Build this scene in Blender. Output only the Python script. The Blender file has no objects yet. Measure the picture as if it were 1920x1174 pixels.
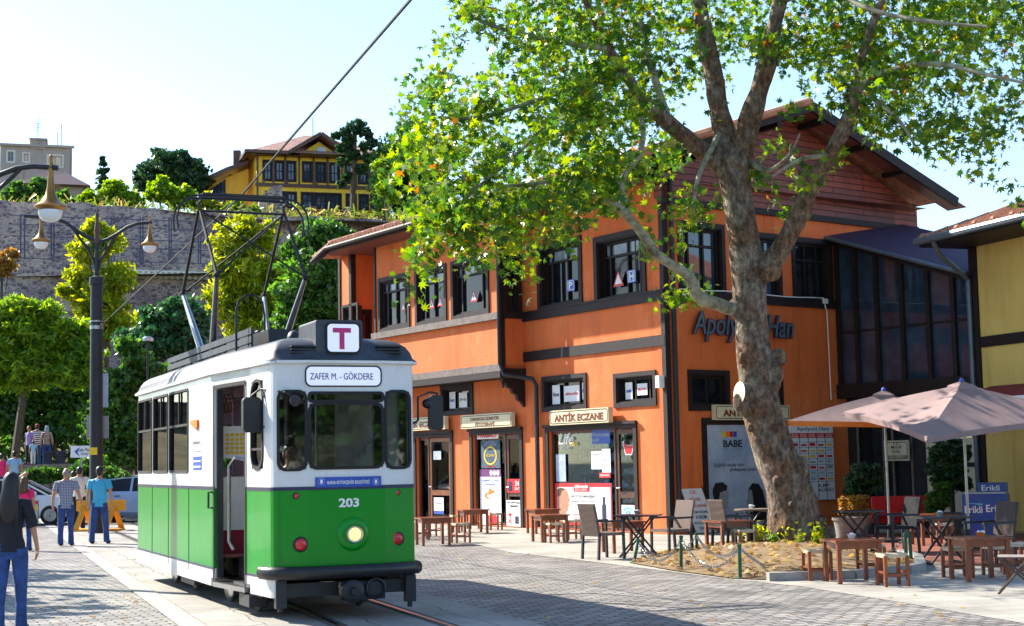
import bpy, bmesh, math, random
import numpy as np
from mathutils import Vector, Matrix
PI = math.pi
rng = np.random.default_rng(7); random.seed(7)
S = bpy.context.scene
C = S.collection
# ---------------------------------------------------------------- camera
FPX = 2870.0; HC = 1.7; PITCH = math.atan(280/2870); ROLL = math.radians(1.09)
Fv = Vector((0, math.cos(PITCH), math.sin(PITCH))); Uv = Vector((0, -math.sin(PITCH), math.cos(PITCH))); Rv = Vector((1, 0, 0))
CX = Rv*math.cos(ROLL) - Uv*math.sin(ROLL); CY = Rv*math.sin(ROLL) + Uv*math.cos(ROLL)
cam = bpy.data.cameras.new('camera'); camo = bpy.data.objects.new('camera', cam); C.objects.link(camo)
m = Matrix((CX, CY, -Fv)).transposed().to_4x4(); m.translation = (0, 0, HC); camo.matrix_world = m
cam.sensor_width = 36; cam.lens = 36*FPX/1920; cam.clip_start = .1; cam.clip_end = 4000
S.camera = camo
# ---------------------------------------------------------------- sky, sun, exposure
SAZ = math.radians(145); SEL = math.radians(36.5)
sv = Vector((math.cos(SAZ)*math.cos(SEL), math.sin(SAZ)*math.cos(SEL), math.sin(SEL)))
w = bpy.data.worlds.new('World'); S.world = w; w.use_nodes = True
nt = w.node_tree; bg = nt.nodes['Background']
sk = nt.nodes.new('ShaderNodeTexSky'); sk.sky_type = 'NISHITA'; sk.sun_disc = False
sk.sun_elevation = SEL; sk.sun_rotation = math.atan2(sv.x, sv.y)
sk.air_density = 1.0; sk.dust_density = .5; sk.ozone_density = 3.0
nt.links.new(sk.outputs[0], bg.inputs[0]); bg.inputs[1].default_value = 0.125
sl = bpy.data.lights.new('sun', 'SUN'); sl.energy = 5.0; sl.angle = math.radians(.5); sl.color = (1, .93, .80)
so = bpy.data.objects.new('sun', sl); C.objects.link(so); so.rotation_euler = sv.to_track_quat('Z', 'Y').to_euler()
S.view_settings.view_transform = 'Standard'; S.view_settings.look = 'None'; S.view_settings.exposure = 1.32; S.view_settings.gamma = 1
S.render.engine = 'CYCLES'; S.cycles.max_bounces = 6; S.cycles.transparent_max_bounces = 12; S.cycles.diffuse_bounces = 3
# ---------------------------------------------------------------- pixel helpers (photo pixels, 1920 x 1174)
def ray(px, py): return CX*((px-960)/FPX) + CY*((587-py)/FPX) + Fv
def ground(px, py, z=0.0):
    d = ray(px, py); t = (z-HC)/d.z; return Vector((d.x*t, d.y*t, z))
def atY(px, py, Y):
    d = ray(px, py); t = Y/d.y; return Vector((d.x*t, Y, HC+d.z*t))
def gx(px, Y, z=0.0):
    """ground point in column px at distance Y"""
    d = ray(px, 880); return Vector((d.x*Y/d.y, Y, z))
class Fr:
    """vertical frame: x to the right seen from the front, y inwards, z up"""
    def __init__(s, o, d): s.o = Vector((o[0], o[1], 0)); d = Vector((d[0], d[1], 0)).normalized(); s.ex = d; s.ey = Vector((-d.y, d.x, 0))
    def pt(s, x, y, z): return s.o + s.ex*x + s.ey*y + Vector((0, 0, z))
    def px(s, px, py, y=0.0):
        d = ray(px, py); o = Vector((0, 0, HC)); p0 = s.pt(0, y, 0)
        t = (p0-o).dot(s.ey)/d.dot(s.ey); q = o + d*t - p0
        return q.dot(s.ex), q.z
    def rect(s, xl, yt, xr, yb, y=0.0):
        ym = (yt+yb)/2; xm = (xl+xr)/2
        return s.px(xl, ym, y)[0], s.px(xr, ym, y)[0], s.px(xm, yb, y)[1], s.px(xm, yt, y)[1]
    def off(s, x, y): p = s.pt(x, y, 0); f = Fr((p.x, p.y), (s.ex.x, s.ex.y)); return f
W0 = Fr((0, 0), (1, 0))
# ---------------------------------------------------------------- materials
MATS = {}
def nd(nt, t, **k):
    n = nt.nodes.new(t)
    for a, b in k.items(): setattr(n, a, b)
    return n
def base(name):
    m = bpy.data.materials.new(name); m.use_nodes = True; nt = m.node_tree
    p = nt.nodes['Principled BSDF']; MATS[name] = m
    tc = nd(nt, 'ShaderNodeTexCoord'); return m, nt, p, tc
def ramp(nt, fac, stops):
    r = nd(nt, 'ShaderNodeValToRGB'); e = r.color_ramp.elements
    while len(e) < len(stops): e.new(.5)
    for i, (a, c) in enumerate(stops): e[i].position = a; e[i].color = (*c, 1)
    nt.links.new(fac, r.inputs[0]); return r
def noise(nt, vec, scale, detail=4, rough=.6):
    n = nd(nt, 'ShaderNodeTexNoise'); n.inputs['Scale'].default_value = scale; n.inputs['Detail'].default_value = detail; n.inputs['Roughness'].default_value = rough
    nt.links.new(vec, n.inputs['Vector']); return n
def bumpn(nt, p, h, st, dist=.01):
    b = nd(nt, 'ShaderNodeBump'); b.inputs['Strength'].default_value = st; b.inputs['Distance'].default_value = dist
    nt.links.new(h, b.inputs['Height']); nt.links.new(b.outputs[0], p.inputs['Normal']); return b
def mul(c, k): return tuple(min(1, max(0, a*k)) for a in c)
def M(name, col, rough=.6, metal=0., var=.15, scale=3., bump=0., bscale=40., coat=0., spec=.5, col2=None, stretch=None, rvar=0.):
    m, nt, p, tc = base(name)
    v = tc.outputs['Object']
    if stretch:
        mp = nd(nt, 'ShaderNodeMapping'); mp.inputs['Scale'].default_value = stretch; nt.links.new(v, mp.inputs[0]); v = mp.outputs[0]
    n = noise(nt, v, scale, 6, .65)
    a = mul(col, 1-var); b = col2 if col2 else mul(col, 1+var)
    r = ramp(nt, n.outputs['Fac'], [(.32, a), (.68, b)])
    nt.links.new(r.outputs[0], p.inputs['Base Color'])
    p.inputs['Roughness'].default_value = rough; p.inputs['Metallic'].default_value = metal
    p.inputs['Coat Weight'].default_value = coat; p.inputs['Coat Roughness'].default_value = .06
    p.inputs['Specular IOR Level'].default_value = spec
    if rvar:
        mr = nd(nt, 'ShaderNodeMapRange'); mr.inputs[3].default_value = max(.02, rough-rvar); mr.inputs[4].default_value = rough+rvar
        nt.links.new(n.outputs['Fac'], mr.inputs[0]); nt.links.new(mr.outputs[0], p.inputs['Roughness'])
    if bump:
        n2 = noise(nt, v, bscale, 5, .6); bumpn(nt, p, n2.outputs['Fac'], bump, .02)
    return m
def leafmat(name, stops, trans=.45, rough=.45):
    m, nt, p, tc = base(name)
    g = nd(nt, 'ShaderNodeNewGeometry')
    r = ramp(nt, g.outputs['Random Per Island'], stops)
    nt.links.new(r.outputs[0], p.inputs['Base Color']); p.inputs['Roughness'].default_value = rough
    tr = nd(nt, 'ShaderNodeBsdfTranslucent')
    hs = nd(nt, 'ShaderNodeHueSaturation'); hs.inputs['Value'].default_value = 2.2; hs.inputs['Saturation'].default_value = 1.1; hs.inputs['Hue'].default_value = .485
    nt.links.new(r.outputs[0], hs.inputs['Color']); nt.links.new(hs.outputs[0], tr.inputs[0])
    mx = nd(nt, 'ShaderNodeMixShader'); mx.inputs[0].default_value = trans
    nt.links.new(p.outputs[0], mx.inputs[1]); nt.links.new(tr.outputs[0], mx.inputs[2])
    nt.links.new(mx.outputs[0], nt.nodes['Material Output'].inputs[0]); return m
def brickmat(name, c1, c2, mortar, sx, sy, ms, rot=0., bump=.6, rough=.75, vert=None, nvar=.3, wide=None):
    """vert: direction (x,y) for walls -> brick coords (along, z)"""
    m, nt, p, tc = base(name)
    g = nd(nt, 'ShaderNodeNewGeometry'); v = g.outputs['Position']
    if vert:
        sp = nd(nt, 'ShaderNodeSeparateXYZ'); nt.links.new(v, sp.inputs[0])
        dt = nd(nt, 'ShaderNodeVectorMath', operation='DOT_PRODUCT'); dt.inputs[1].default_value = (vert[0], vert[1], 0); nt.links.new(v, dt.inputs[0])
        cb = nd(nt, 'ShaderNodeCombineXYZ'); nt.links.new(dt.outputs['Value'], cb.inputs[0]); nt.links.new(sp.outputs[2], cb.inputs[1]); v = cb.outputs[0]
    else:
        mp = nd(nt, 'ShaderNodeMapping'); mp.inputs['Rotation'].default_value = (0, 0, rot); nt.links.new(v, mp.inputs[0]); v = mp.outputs[0]
    wn = noise(nt, v, 1.3, 2); va = nd(nt, 'ShaderNodeVectorMath', operation='MULTIPLY_ADD'); va.inputs[1].default_value = (.06*sx*4, .06*sy*4, 0)
    nt.links.new(wn.outputs['Color'], va.inputs[0]); nt.links.new(v, va.inputs[2])
    b = nd(nt, 'ShaderNodeTexBrick'); b.inputs['Scale'].default_value = 1; b.inputs['Brick Width'].default_value = sx; b.inputs['Row Height'].default_value = sy
    b.inputs['Mortar Size'].default_value = ms; b.inputs['Mortar Smooth'].default_value = .6; b.inputs['Bias'].default_value = 0
    b.inputs['Color1'].default_value = (*c1, 1); b.inputs['Color2'].default_value = (*c2, 1); b.inputs['Mortar'].default_value = (*mortar, 1)
    nt.links.new(va.outputs[0], b.inputs['Vector'])
    n = noise(nt, v, .7 if not wide else wide, 6, .7); r = ramp(nt, n.outputs['Fac'], [(.3, (1-nvar,)*3), (.7, (1+nvar*.3,)*3)])
    mx = nd(nt, 'ShaderNodeMix', data_type='RGBA', blend_type='MULTIPLY'); mx.inputs[0].default_value = 1
    nt.links.new(b.outputs['Color'], mx.inputs[6]); nt.links.new(r.outputs[0], mx.inputs[7]); nt.links.new(mx.outputs[2], p.inputs['Base Color'])
    p.inputs['Roughness'].default_value = rough
    n2 = noise(nt, v, 25, 4); ad = nd(nt, 'ShaderNodeMath', operation='MULTIPLY_ADD'); ad.inputs[1].default_value = .35
    inv = nd(nt, 'ShaderNodeMath', operation='SUBTRACT'); inv.inputs[0].default_value = 1; nt.links.new(b.outputs['Fac'], inv.inputs[1])
    nt.links.new(n2.outputs['Fac'], ad.inputs[0]); nt.links.new(inv.outputs[0], ad.inputs[2])
    bumpn(nt, p, ad.outputs[0], bump, .02); return m
def glassmat(name, col=(.01, .012, .015), rough=.04, spec=.6):
    m, nt, p, tc = base(name)
    n = noise(nt, tc.outputs['Object'], 1.5, 3); r = ramp(nt, n.outputs['Fac'], [(.35, mul(col, .7)), (.7, mul(col, 1.5))])
    nt.links.new(r.outputs[0], p.inputs['Base Color']); p.inputs['Roughness'].default_value = rough; p.inputs['Specular IOR Level'].default_value = spec
    bumpn(nt, p, n.outputs['Fac'], .03, .02); return m
def seeglass(name, tint=(.5, .6, .6), refl=.12, ior=1.35):
    m, nt, p, tc = base(name)
    t = nd(nt, 'ShaderNodeBsdfTransparent'); t.inputs[0].default_value = (*tint, 1)
    g = nd(nt, 'ShaderNodeBsdfGlossy'); g.inputs['Roughness'].default_value = .02
    f = nd(nt, 'ShaderNodeFresnel'); f.inputs[0].default_value = ior
    ad = nd(nt, 'ShaderNodeMath', operation='ADD'); ad.inputs[1].default_value = refl; ad.use_clamp = True; nt.links.new(f.outputs[0], ad.inputs[0])
    mx = nd(nt, 'ShaderNodeMixShader'); nt.links.new(ad.outputs[0], mx.inputs[0]); nt.links.new(t.outputs[0], mx.inputs[1]); nt.links.new(g.outputs[0], mx.inputs[2])
    nt.links.new(mx.outputs[0], nt.nodes['Material Output'].inputs[0]); return m
def emit(name, col, st):
    m, nt, p, tc = base(name); p.inputs['Base Color'].default_value = (*col, 1)
    p.inputs['Emission Color'].default_value = (*col, 1); p.inputs['Emission Strength'].default_value = st; return m
# ---------------------------------------------------------------- mesh building
class MB:
    def __init__(s): s.v = []; s.f = []; s.mi = []; s.cur = 0
    def add(s, vs, fs):
        o = len(s.v); s.v.extend(tuple(x) for x in vs)
        for f in fs: s.f.append(tuple(o+i for i in f)); s.mi.append(s.cur)
        return s
    def box(s, x0, x1, y0, y1, z0, z1, fr=W0):
        P = [fr.pt(x, y, z) for z in (z0, z1) for x, y in ((x0, y0), (x1, y0), (x1, y1), (x0, y1))]
        return s.add(P, [(3, 2, 1, 0), (4, 5, 6, 7), (0, 1, 5, 4), (1, 2, 6, 5), (2, 3, 7, 6), (3, 0, 4, 7)])
    def beam(s, a, b, w, h, up=(0, 0, 1)):
        a = Vector(a); b = Vector(b); d = (b-a).normalized(); u = Vector(up)
        if abs(d.dot(u)) > .98: u = Vector((1, 0, 0))
        x = d.cross(u).normalized(); z = x.cross(d).normalized()
        P = [p + x*i*w/2 + z*j*h/2 for p in (a, b) for i, j in ((-1, -1), (1, -1), (1, 1), (-1, 1))]
        return s.add(P, [(0, 1, 2, 3), (7, 6, 5, 4), (4, 5, 1, 0), (5, 6, 2, 1), (6, 7, 3, 2), (7, 4, 0, 3)])
    def tube(s, pts, r, n=8, cap=True):
        pts = [Vector(p) for p in pts]; k = len(pts)
        rs = r if isinstance(r, (list, tuple)) else [r]*k
        P = []; x = None
        for i, p in enumerate(pts):
            t = (pts[min(i+1, k-1)] - pts[max(i-1, 0)]).normalized()
            if x is None:
                x = t.orthogonal().normalized()
            else:
                x = (x - t*x.dot(t)); x = x.normalized() if x.length > 1e-6 else t.orthogonal().normalized()
            y = t.cross(x)
            for j in range(n):
                a = 2*PI*j/n; P.append(p + x*math.cos(a)*rs[i] + y*math.sin(a)*rs[i])
        F = [(i*n+j, i*n+(j+1) % n, (i+1)*n+(j+1) % n, (i+1)*n+j) for i in range(k-1) for j in range(n)]
        if cap: F += [tuple(range(n))[::-1], tuple((k-1)*n+j for j in range(n))]
        return s.add(P, F)
    def lathe(s, c, prof, n=16, axis=(0, 0, 1), cap=True):
        ax = Vector(axis).normalized(); x = ax.orthogonal().normalized(); y = ax.cross(x); c = Vector(c)
        P = [c + ax*h + (x*math.cos(2*PI*j/n) + y*math.sin(2*PI*j/n))*r for r, h in prof for j in range(n)]
        k = len(prof)
        F = [(i*n+j, i*n+(j+1) % n, (i+1)*n+(j+1) % n, (i+1)*n+j) for i in range(k-1) for j in range(n)]
        if cap: F += [tuple(range(n))[::-1], tuple((k-1)*n+j for j in range(n))]
        return s.add(P, F)
    def ell(s, c, rx, ry, rz, n=12, k=8, rot=None):
        c = Vector(c); P = []
        for i in range(k+1):
            th = PI*i/k
            for j in range(n):
                ph = 2*PI*j/n; q = Vector((rx*math.sin(th)*math.cos(ph), ry*math.sin(th)*math.sin(ph), rz*math.cos(th)))
                if rot: q = rot @ q
                P.append(c+q)
        F = [(i*n+j, (i+1)*n+j, (i+1)*n+(j+1) % n, i*n+(j+1) % n) for i in range(k) for j in range(n)]
        return s.add(P, F)
    def prism(s, pts, fr, y0, y1):
        """pts (x,z) counter-clockwise seen from the front"""
        k = len(pts); P = [fr.pt(x, y0, z) for x, z in pts] + [fr.pt(x, y1, z) for x, z in pts]
        F = [tuple(range(k)), tuple(range(2*k-1, k-1, -1))] + [((i+1) % k, i, k+i, k+(i+1) % k) for i in range(k)]
        return s.add(P, F)
    def slab(s, pts, z0, z1):
        """pts (x,y) ccw seen from above"""
        k = len(pts); P = [Vector((p[0], p[1], z0)) for p in pts] + [Vector((p[0], p[1], z1)) for p in pts]
        F = [tuple(range(k))[::-1], tuple(range(k, 2*k))] + [(i, (i+1) % k, k+(i+1) % k, k+i) for i in range(k)]
        return s.add(P, F)
    def sheet(s, pts): return s.add(pts, [tuple(range(len(pts)))])
    def ring(s, outer, inner, fr, y0, y1):
        k = len(outer); P = [fr.pt(x, y, z) for y in (y0, y1) for L in (outer, inner) for x, z in L]
        F = []
        for i in range(k):
            j = (i+1) % k
            F += [(i, j, k+j, k+i), (2*k+j, 2*k+i, 3*k+i, 3*k+j), (j, i, 2*k+i, 2*k+j), (k+i, k+j, 3*k+j, 3*k+i)]
        return s.add(P, F)
    def wall(s, fr, u0, u1, z0, z1, holes, y0=0., y1=.25):
        us = sorted({u0, u1, *[a for h in holes for a in h[:2]]}); zs = sorted({z0, z1, *[a for h in holes for a in h[2:]]})
        us = [u for u in us if u0 <= u <= u1]; zs = [z for z in zs if z0 <= z <= z1]
        def solid(i, j):
            if i < 0 or j < 0 or i >= len(us)-1 or j >= len(zs)-1: return False
            a = (us[i]+us[i+1])/2; b = (zs[j]+zs[j+1])/2
            return not any(h[0] < a < h[1] and h[2] < b < h[3] for h in holes)
        for i in range(len(us)-1):
            for j in range(len(zs)-1):
                if not solid(i, j): continue
                a, b, c, d = us[i], us[i+1], zs[j], zs[j+1]
                P = [fr.pt(x, y, z) for y in (y0, y1) for x, z in ((a, c), (b, c), (b, d), (a, d))]
                F = [(0, 1, 2, 3), (7, 6, 5, 4)]
                if not solid(i-1, j): F.append((4, 0, 3, 7))
                if not solid(i+1, j): F.append((1, 5, 6, 2))
                if not solid(i, j-1): F.append((4, 5, 1, 0))
                if not solid(i, j+1): F.append((3, 2, 6, 7))
                s.add(P, F)
        return s
    def build(s, name, mats, parent=None, smooth=0, world=True):
        me = bpy.data.meshes.new(name)
        o0 = Vector(ORG.get(parent.name, (0, 0, 0))) if (parent and world) else Vector((0, 0, 0))
        me.from_pydata([(x-o0.x, y-o0.y, z-o0.z) for x, y, z in s.v], [], s.f)
        if not isinstance(mats, (list, tuple)): mats = [mats]
        for q in mats: me.materials.append(MATS[q] if isinstance(q, str) else q)
        if len(mats) > 1: me.polygons.foreach_set('material_index', s.mi)
        me.update()
        if smooth: me.shade_smooth(); me.set_sharp_from_angle(angle=math.radians(smooth))
        o = bpy.data.objects.new(name, me); C.objects.link(o)
        if parent: o.parent = parent; ORG[o.name] = tuple(o0)
        return o
ORG = {}
def tag(o, label=None, cat=None, group=None, kind=None):
    if label: o['label'] = label
    if cat: o['category'] = cat
    if group: o['group'] = group
    if kind: o['kind'] = kind
    return o
def thing(name, label, cat, loc=(0, 0, 0), group=None, rz=0):
    o = bpy.data.objects.new(name, None); C.objects.link(o); o.location = loc; o.rotation_euler = (0, 0, rz); o.empty_display_size = .1
    ORG[o.name] = tuple(loc); return tag(o, label, cat, group)
def dup(root, loc, rz, label, group=None, scale=None):
    def cp(o, par):
        c = o.copy(); C.objects.link(c); c.parent = par
        for ch in list(o.children): cp(ch, c)
        return c
    r = cp(root, None); r.location = loc; r.rotation_euler = (0, 0, rz)
    if scale: r.scale = (scale,)*3
    r['label'] = label
    if group: r['group'] = group
    return r
def struct(o): o['kind'] = 'structure'; return o
def rrect(x0, x1, z0, z1, r, n=5):
    P = []
    for cx, cz, a0 in ((x0+r, z0+r, PI), (x1-r, z0+r, 1.5*PI), (x1-r, z1-r, 0), (x0+r, z1-r, .5*PI)):
        for i in range(n+1): a = a0+.5*PI*i/n; P.append((cx+r*math.cos(a), cz+r*math.sin(a)))
    return P
def text(fr, s, u0, u1, z0, z1, y, mat, parent, name='lettering', ext=.004, bold=0., shear=0., align='CENTER'):
    cu = bpy.data.curves.new('t', 'FONT'); cu.body = s; cu.size = 1; cu.extrude = .01; cu.offset = bold; cu.shear = shear; cu.align_x = align; cu.resolution_u = 3
    o = bpy.data.objects.new('t', cu); C.objects.link(o)
    dg = bpy.context.evaluated_depsgraph_get(); me = bpy.data.meshes.new_from_object(o.evaluated_get(dg))
    V = np.array([v.co[:] for v in me.vertices]); F = [tuple(p.vertices) for p in me.polygons]
    bpy.data.objects.remove(o); bpy.data.curves.remove(cu); bpy.data.meshes.remove(me)
    a = V.min(0); b = V.max(0); q = (V-a)/np.maximum(b-a, 1e-6)
    P = [fr.pt(u0+(u1-u0)*x, y-ext*z, z0+(z1-z0)*yy) for x, yy, z in q]
    return MB().add(P, F).build(name, mat, parent)
def cloud(name, cen, size, mat, parent, shape='quad', nrm=None, up=.0, world=True):
    """many leaf faces as one mesh: cen (N,3)"""
    N = len(cen); cen = np.asarray(cen, float)
    d = rng.normal(size=(N, 3)); d[:, 2] += up; d /= np.linalg.norm(d, axis=1)[:, None]
    t = rng.normal(size=(N, 3)); t -= d*np.sum(t*d, 1)[:, None]; t /= np.linalg.norm(t, axis=1)[:, None]; b = np.cross(d, t)
    if shape == 'star':
        ang = [-90, -60, -38, -15, 12, 35, 62, 90]; rad = [.42, .22, .50, .30, .95*.8, .36, .62, 1.0]
        A = []; R = []
        for a_, r_ in ((-90, .30), (-62, .62), (-32, .33), (-4, .88), (24, .40), (50, .80), (68, .44), (90, 1.0)): A.append(a_); R.append(r_)
        for a_, r_ in ((112, .44), (130, .80), (156, .40), (184, .88), (212, .33), (242, .62)): A.append(a_); R.append(r_)
        sh = np.array([(r*math.cos(math.radians(a)), r*math.sin(math.radians(a)), -.55*r*r) for a, r in zip(A, R)])*.55
    elif shape == 'tri': sh = np.array([(-.5, -.4, 0), (.5, -.4, 0), (0, .6, 0)])
    elif shape == 'blade': sh = np.array([(-.12, -.6, 0), (.12, -.6, 0), (.1, .6, 0), (-.1, .6, 0)])
    elif shape == 'frond': sh = np.array([(0, -.6, 0), (.16, -.15, .05), (.13, .3, .03), (0, .65, -.08), (-.13, .3, .03), (-.16, -.15, .05)])
    else: sh = np.array([(-.5, 0, 0), (0, -.32, .05), (.5, 0, 0), (0, .32, .05)])
    k = len(sh); sz = size*rng.uniform(.6, 1.35, N)
    P = cen[:, None, :] + sz[:, None, None]*(sh[None, :, 0:1]*t[:, None, :] + sh[None, :, 1:2]*b[:, None, :] + sh[None, :, 2:3]*d[:, None, :])
    o0 = np.array(ORG.get(parent.name, (0, 0, 0)) if (parent and world) else (0, 0, 0)); P = (P-o0).reshape(-1, 3)
    me = bpy.data.meshes.new(name); me.vertices.add(N*k); me.vertices.foreach_set('co', P.ravel())
    me.loops.add(N*k); me.loops.foreach_set('vertex_index', np.arange(N*k)); me.polygons.add(N)
    me.polygons.foreach_set('loop_start', np.arange(N)*k); me.polygons.foreach_set('loop_total', np.full(N, k))
    me.update(calc_edges=True); me.validate(); me.materials.append(MATS[mat])
    o = bpy.data.objects.new(name, me); C.objects.link(o)
    if parent: o.parent = parent
    return o
def inball(n, surf=.5):
    d = rng.normal(size=(n, 3)); d /= np.linalg.norm(d, axis=1)[:, None]
    return d*(rng.uniform(0, 1, n)**surf)[:, None]
# ---------------------------------------------------------------- palette
def plaster(name, col, pale):
    m, nt, p, tc = base(name); g = nd(nt, 'ShaderNodeNewGeometry'); v = g.outputs['Position']
    n = noise(nt, v, .9, 7, .7); r = ramp(nt, n.outputs['Fac'], [(.3, mul(col, .9)), (.55, col), (.78, pale)])
    mp = nd(nt, 'ShaderNodeMapping'); mp.inputs['Scale'].default_value = (1.9, 1.9, .22); nt.links.new(v, mp.inputs[0])
    n3 = noise(nt, mp.outputs[0], 1.1, 5, .7); r3 = ramp(nt, n3.outputs['Fac'], [(.28, (.58, .54, .50)), (.42, (.90, .88, .86)), (.54, (1, 1, 1))])
    mx = nd(nt, 'ShaderNodeMix', data_type='RGBA', blend_type='MULTIPLY'); mx.inputs[0].default_value = .8
    nt.links.new(r.outputs[0], mx.inputs[6]); nt.links.new(r3.outputs[0], mx.inputs[7]); nt.links.new(mx.outputs[2], p.inputs['Base Color'])
    p.inputs['Roughness'].default_value = .8; n2 = noise(nt, v, 60, 4); bumpn(nt, p, n2.outputs['Fac'], .35, .01); return m
plaster('orange_plaster', (.76, .165, .036), (.80, .27, .085))
plaster('yellow_plaster', (.78, .56, .16), (.82, .63, .24))
plaster('house_yellow', (.90, .58, .05), (.90, .62, .09))
plaster('house_orange', (.80, .42, .04), (.82, .46, .07))
plaster('beige_plaster', (.38, .33, .30), (.46, .41, .38))
plaster('cream_plaster', (.68, .60, .45), (.75, .68, .52))
M('dark_timber', (.020, .013, .014), .6, spec=.3, var=.5, scale=6, bump=.25, bscale=30, stretch=(1, 1, 6))
M('grey_timber', (.16, .125, .11), .7, var=.35, scale=5, bump=.4, bscale=25)
M('brown_timber', (.085, .035, .02), .45, var=.4, scale=6, bump=.2, bscale=30, stretch=(1, 1, .2))
M('soffit_wood', (.16, .055, .04), .55, var=.3, scale=5, bump=.2)
M('chair_wood', (.22, .055, .018), .35, var=.4, scale=9, bump=.1, bscale=40, coat=.3, stretch=(1, 1, .3))
M('door_wood', (.22, .075, .025), .4, var=.35, scale=8, bump=.1, stretch=(1, 1, .2))
M('rope_seat', (.62, .50, .34), .85, var=.25, scale=30, bump=.6, bscale=90)
M('dark_metal', (.018, .02, .026), .5, metal=.1, var=.3)
M('black_plastic', (.012, .012, .014), .35, var=.2)
M('rubber', (.015, .015, .016), .8, var=.3)
M('steel', (.35, .36, .38), .3, metal=1, var=.2, scale=12)
M('rail_steel', (.22, .21, .21), .28, metal=1, var=.3, scale=20)
M('chrome', (.75, .75, .76), .12, metal=1, var=.05)
def paint(name, col, dirt, coat):
    m, nt, p, tc = base(name); g = nd(nt, 'ShaderNodeNewGeometry'); v = g.outputs['Position']
    mp = nd(nt, 'ShaderNodeMapping'); mp.inputs['Scale'].default_value = (7, 7, .5); nt.links.new(v, mp.inputs[0]); n = noise(nt, mp.outputs[0], 1.6, 6, .75); n2 = noise(nt, v, 1.7, 7, .7)
    r = ramp(nt, n.outputs['Fac'], [(.26, (.72, .69, .64)), (.44, (1, 1, 1))]); r2 = ramp(nt, n2.outputs['Fac'], [(.3, mul(col, .9)), (.7, mul(col, 1.08))])
    mx = nd(nt, 'ShaderNodeMix', data_type='RGBA', blend_type='MULTIPLY'); mx.inputs[0].default_value = dirt; nt.links.new(r2.outputs[0], mx.inputs[6]); nt.links.new(r.outputs[0], mx.inputs[7])
    sp = nd(nt, 'ShaderNodeSeparateXYZ'); nt.links.new(v, sp.inputs[0]); ad = nd(nt, 'ShaderNodeMath', operation='MULTIPLY_ADD'); ad.inputs[1].default_value = .5; nt.links.new(n2.outputs['Fac'], ad.inputs[0]); nt.links.new(sp.outputs[2], ad.inputs[2])
    r3 = ramp(nt, ad.outputs[0], [(.45, (.45, .38, .30)), (.72, (1, 1, 1))]); m2 = nd(nt, 'ShaderNodeMix', data_type='RGBA', blend_type='MULTIPLY'); m2.inputs[0].default_value = dirt*.8; nt.links.new(mx.outputs[2], m2.inputs[6]); nt.links.new(r3.outputs[0], m2.inputs[7])
    nt.links.new(m2.outputs[2], p.inputs['Base Color']); p.inputs['Roughness'].default_value = .3; p.inputs['Specular IOR Level'].default_value = .32; p.inputs['Coat Weight'].default_value = coat; p.inputs['Coat Roughness'].default_value = .05
    n4 = noise(nt, v, 2.4, 2, .4); bumpn(nt, p, n4.outputs['Fac'], .35, .02); return m
paint('green_paint', (.0, .25, .012), .5, .15); paint('cream_paint', (.70, .71, .71), .55, .25)
M('roof_grey', (.045, .055, .07), .55, var=.35, scale=3, spec=.35)
M('dark_navy', (.02, .022, .07), .4, var=.1)
M('blue_band', (.035, .03, .32), .4, var=.08)
M('white_print', (.82, .82, .84), .5, var=.05)
M('black_print', (.012, .012, .014), .5, var=.1)
M('red_print', (.62, .012, .02), .45, var=.1)
M('blue_print', (.02, .08, .42), .45, var=.1)
M('cyan_print', (.10, .45, .62), .45, var=.1)
M('yellow_print', (.80, .55, .03), .45, var=.1)
M('orange_print', (.85, .20, .02), .45, var=.1)
M('purple_print', (.16, .03, .16), .45, var=.1)
M('skyblue_print', (.28, .40, .62), .4, var=.25, scale=.8, col2=(.62, .68, .76))
M('grey_print', (.30, .31, .33), .5, var=.15)
M('sign_cream', (.72, .62, .40), .5, var=.08)
M('sign_brown', (.16, .035, .01), .45, var=.15)
M('slate_letter', (.13, .17, .22), .35, metal=.3, var=.2)
M('lamp_gold', (.30, .15, .04), .35, metal=.7, var=.3)
M('lamp_glass', (.78, .80, .80), .15, var=.05)
M('interior_dark', (.018, .016, .02), .8, var=.3)
M('interior_blue', (.05, .10, .15), .7, var=.5, scale=5)
M('interior_tan', (.32, .27, .20), .8, var=.3)
M('red_cloth', (.50, .012, .012), .8, var=.15)
M('maroon_cloth', (.22, .012, .03), .8, var=.15)
M('umbrella_cloth', (.30, .205, .20), .85, var=.12, scale=3, bump=.25, bscale=5)
M('valance_orange', (.85, .22, .02), .7, var=.1)
M('wicker_brown', (.10, .075, .065), .85, spec=.2, var=.4, scale=60, bump=.9, bscale=90)
M('wicker_dark', (.025, .026, .03), .85, spec=.2, var=.4, scale=60, bump=.8, bscale=90)
M('wicker_silver', (.21, .16, .14), .85, spec=.2, var=.35, scale=70, bump=.9, bscale=90)
M('table_dark', (.035, .032, .04), .3, var=.3, coat=.3)
M('green_post', (.012, .09, .045), .45, var=.3)
M('soil', (.20, .13, .065), .95, var=.35, scale=3, bump=.9, bscale=12)
M('bark_cut', (.72, .62, .42), .8, var=.12)
M('kerb_stone', (.34, .32, .30), .85, var=.2, scale=4, bump=.4)
M('skin', (.48, .24, .15), .5, var=.05)
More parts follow.
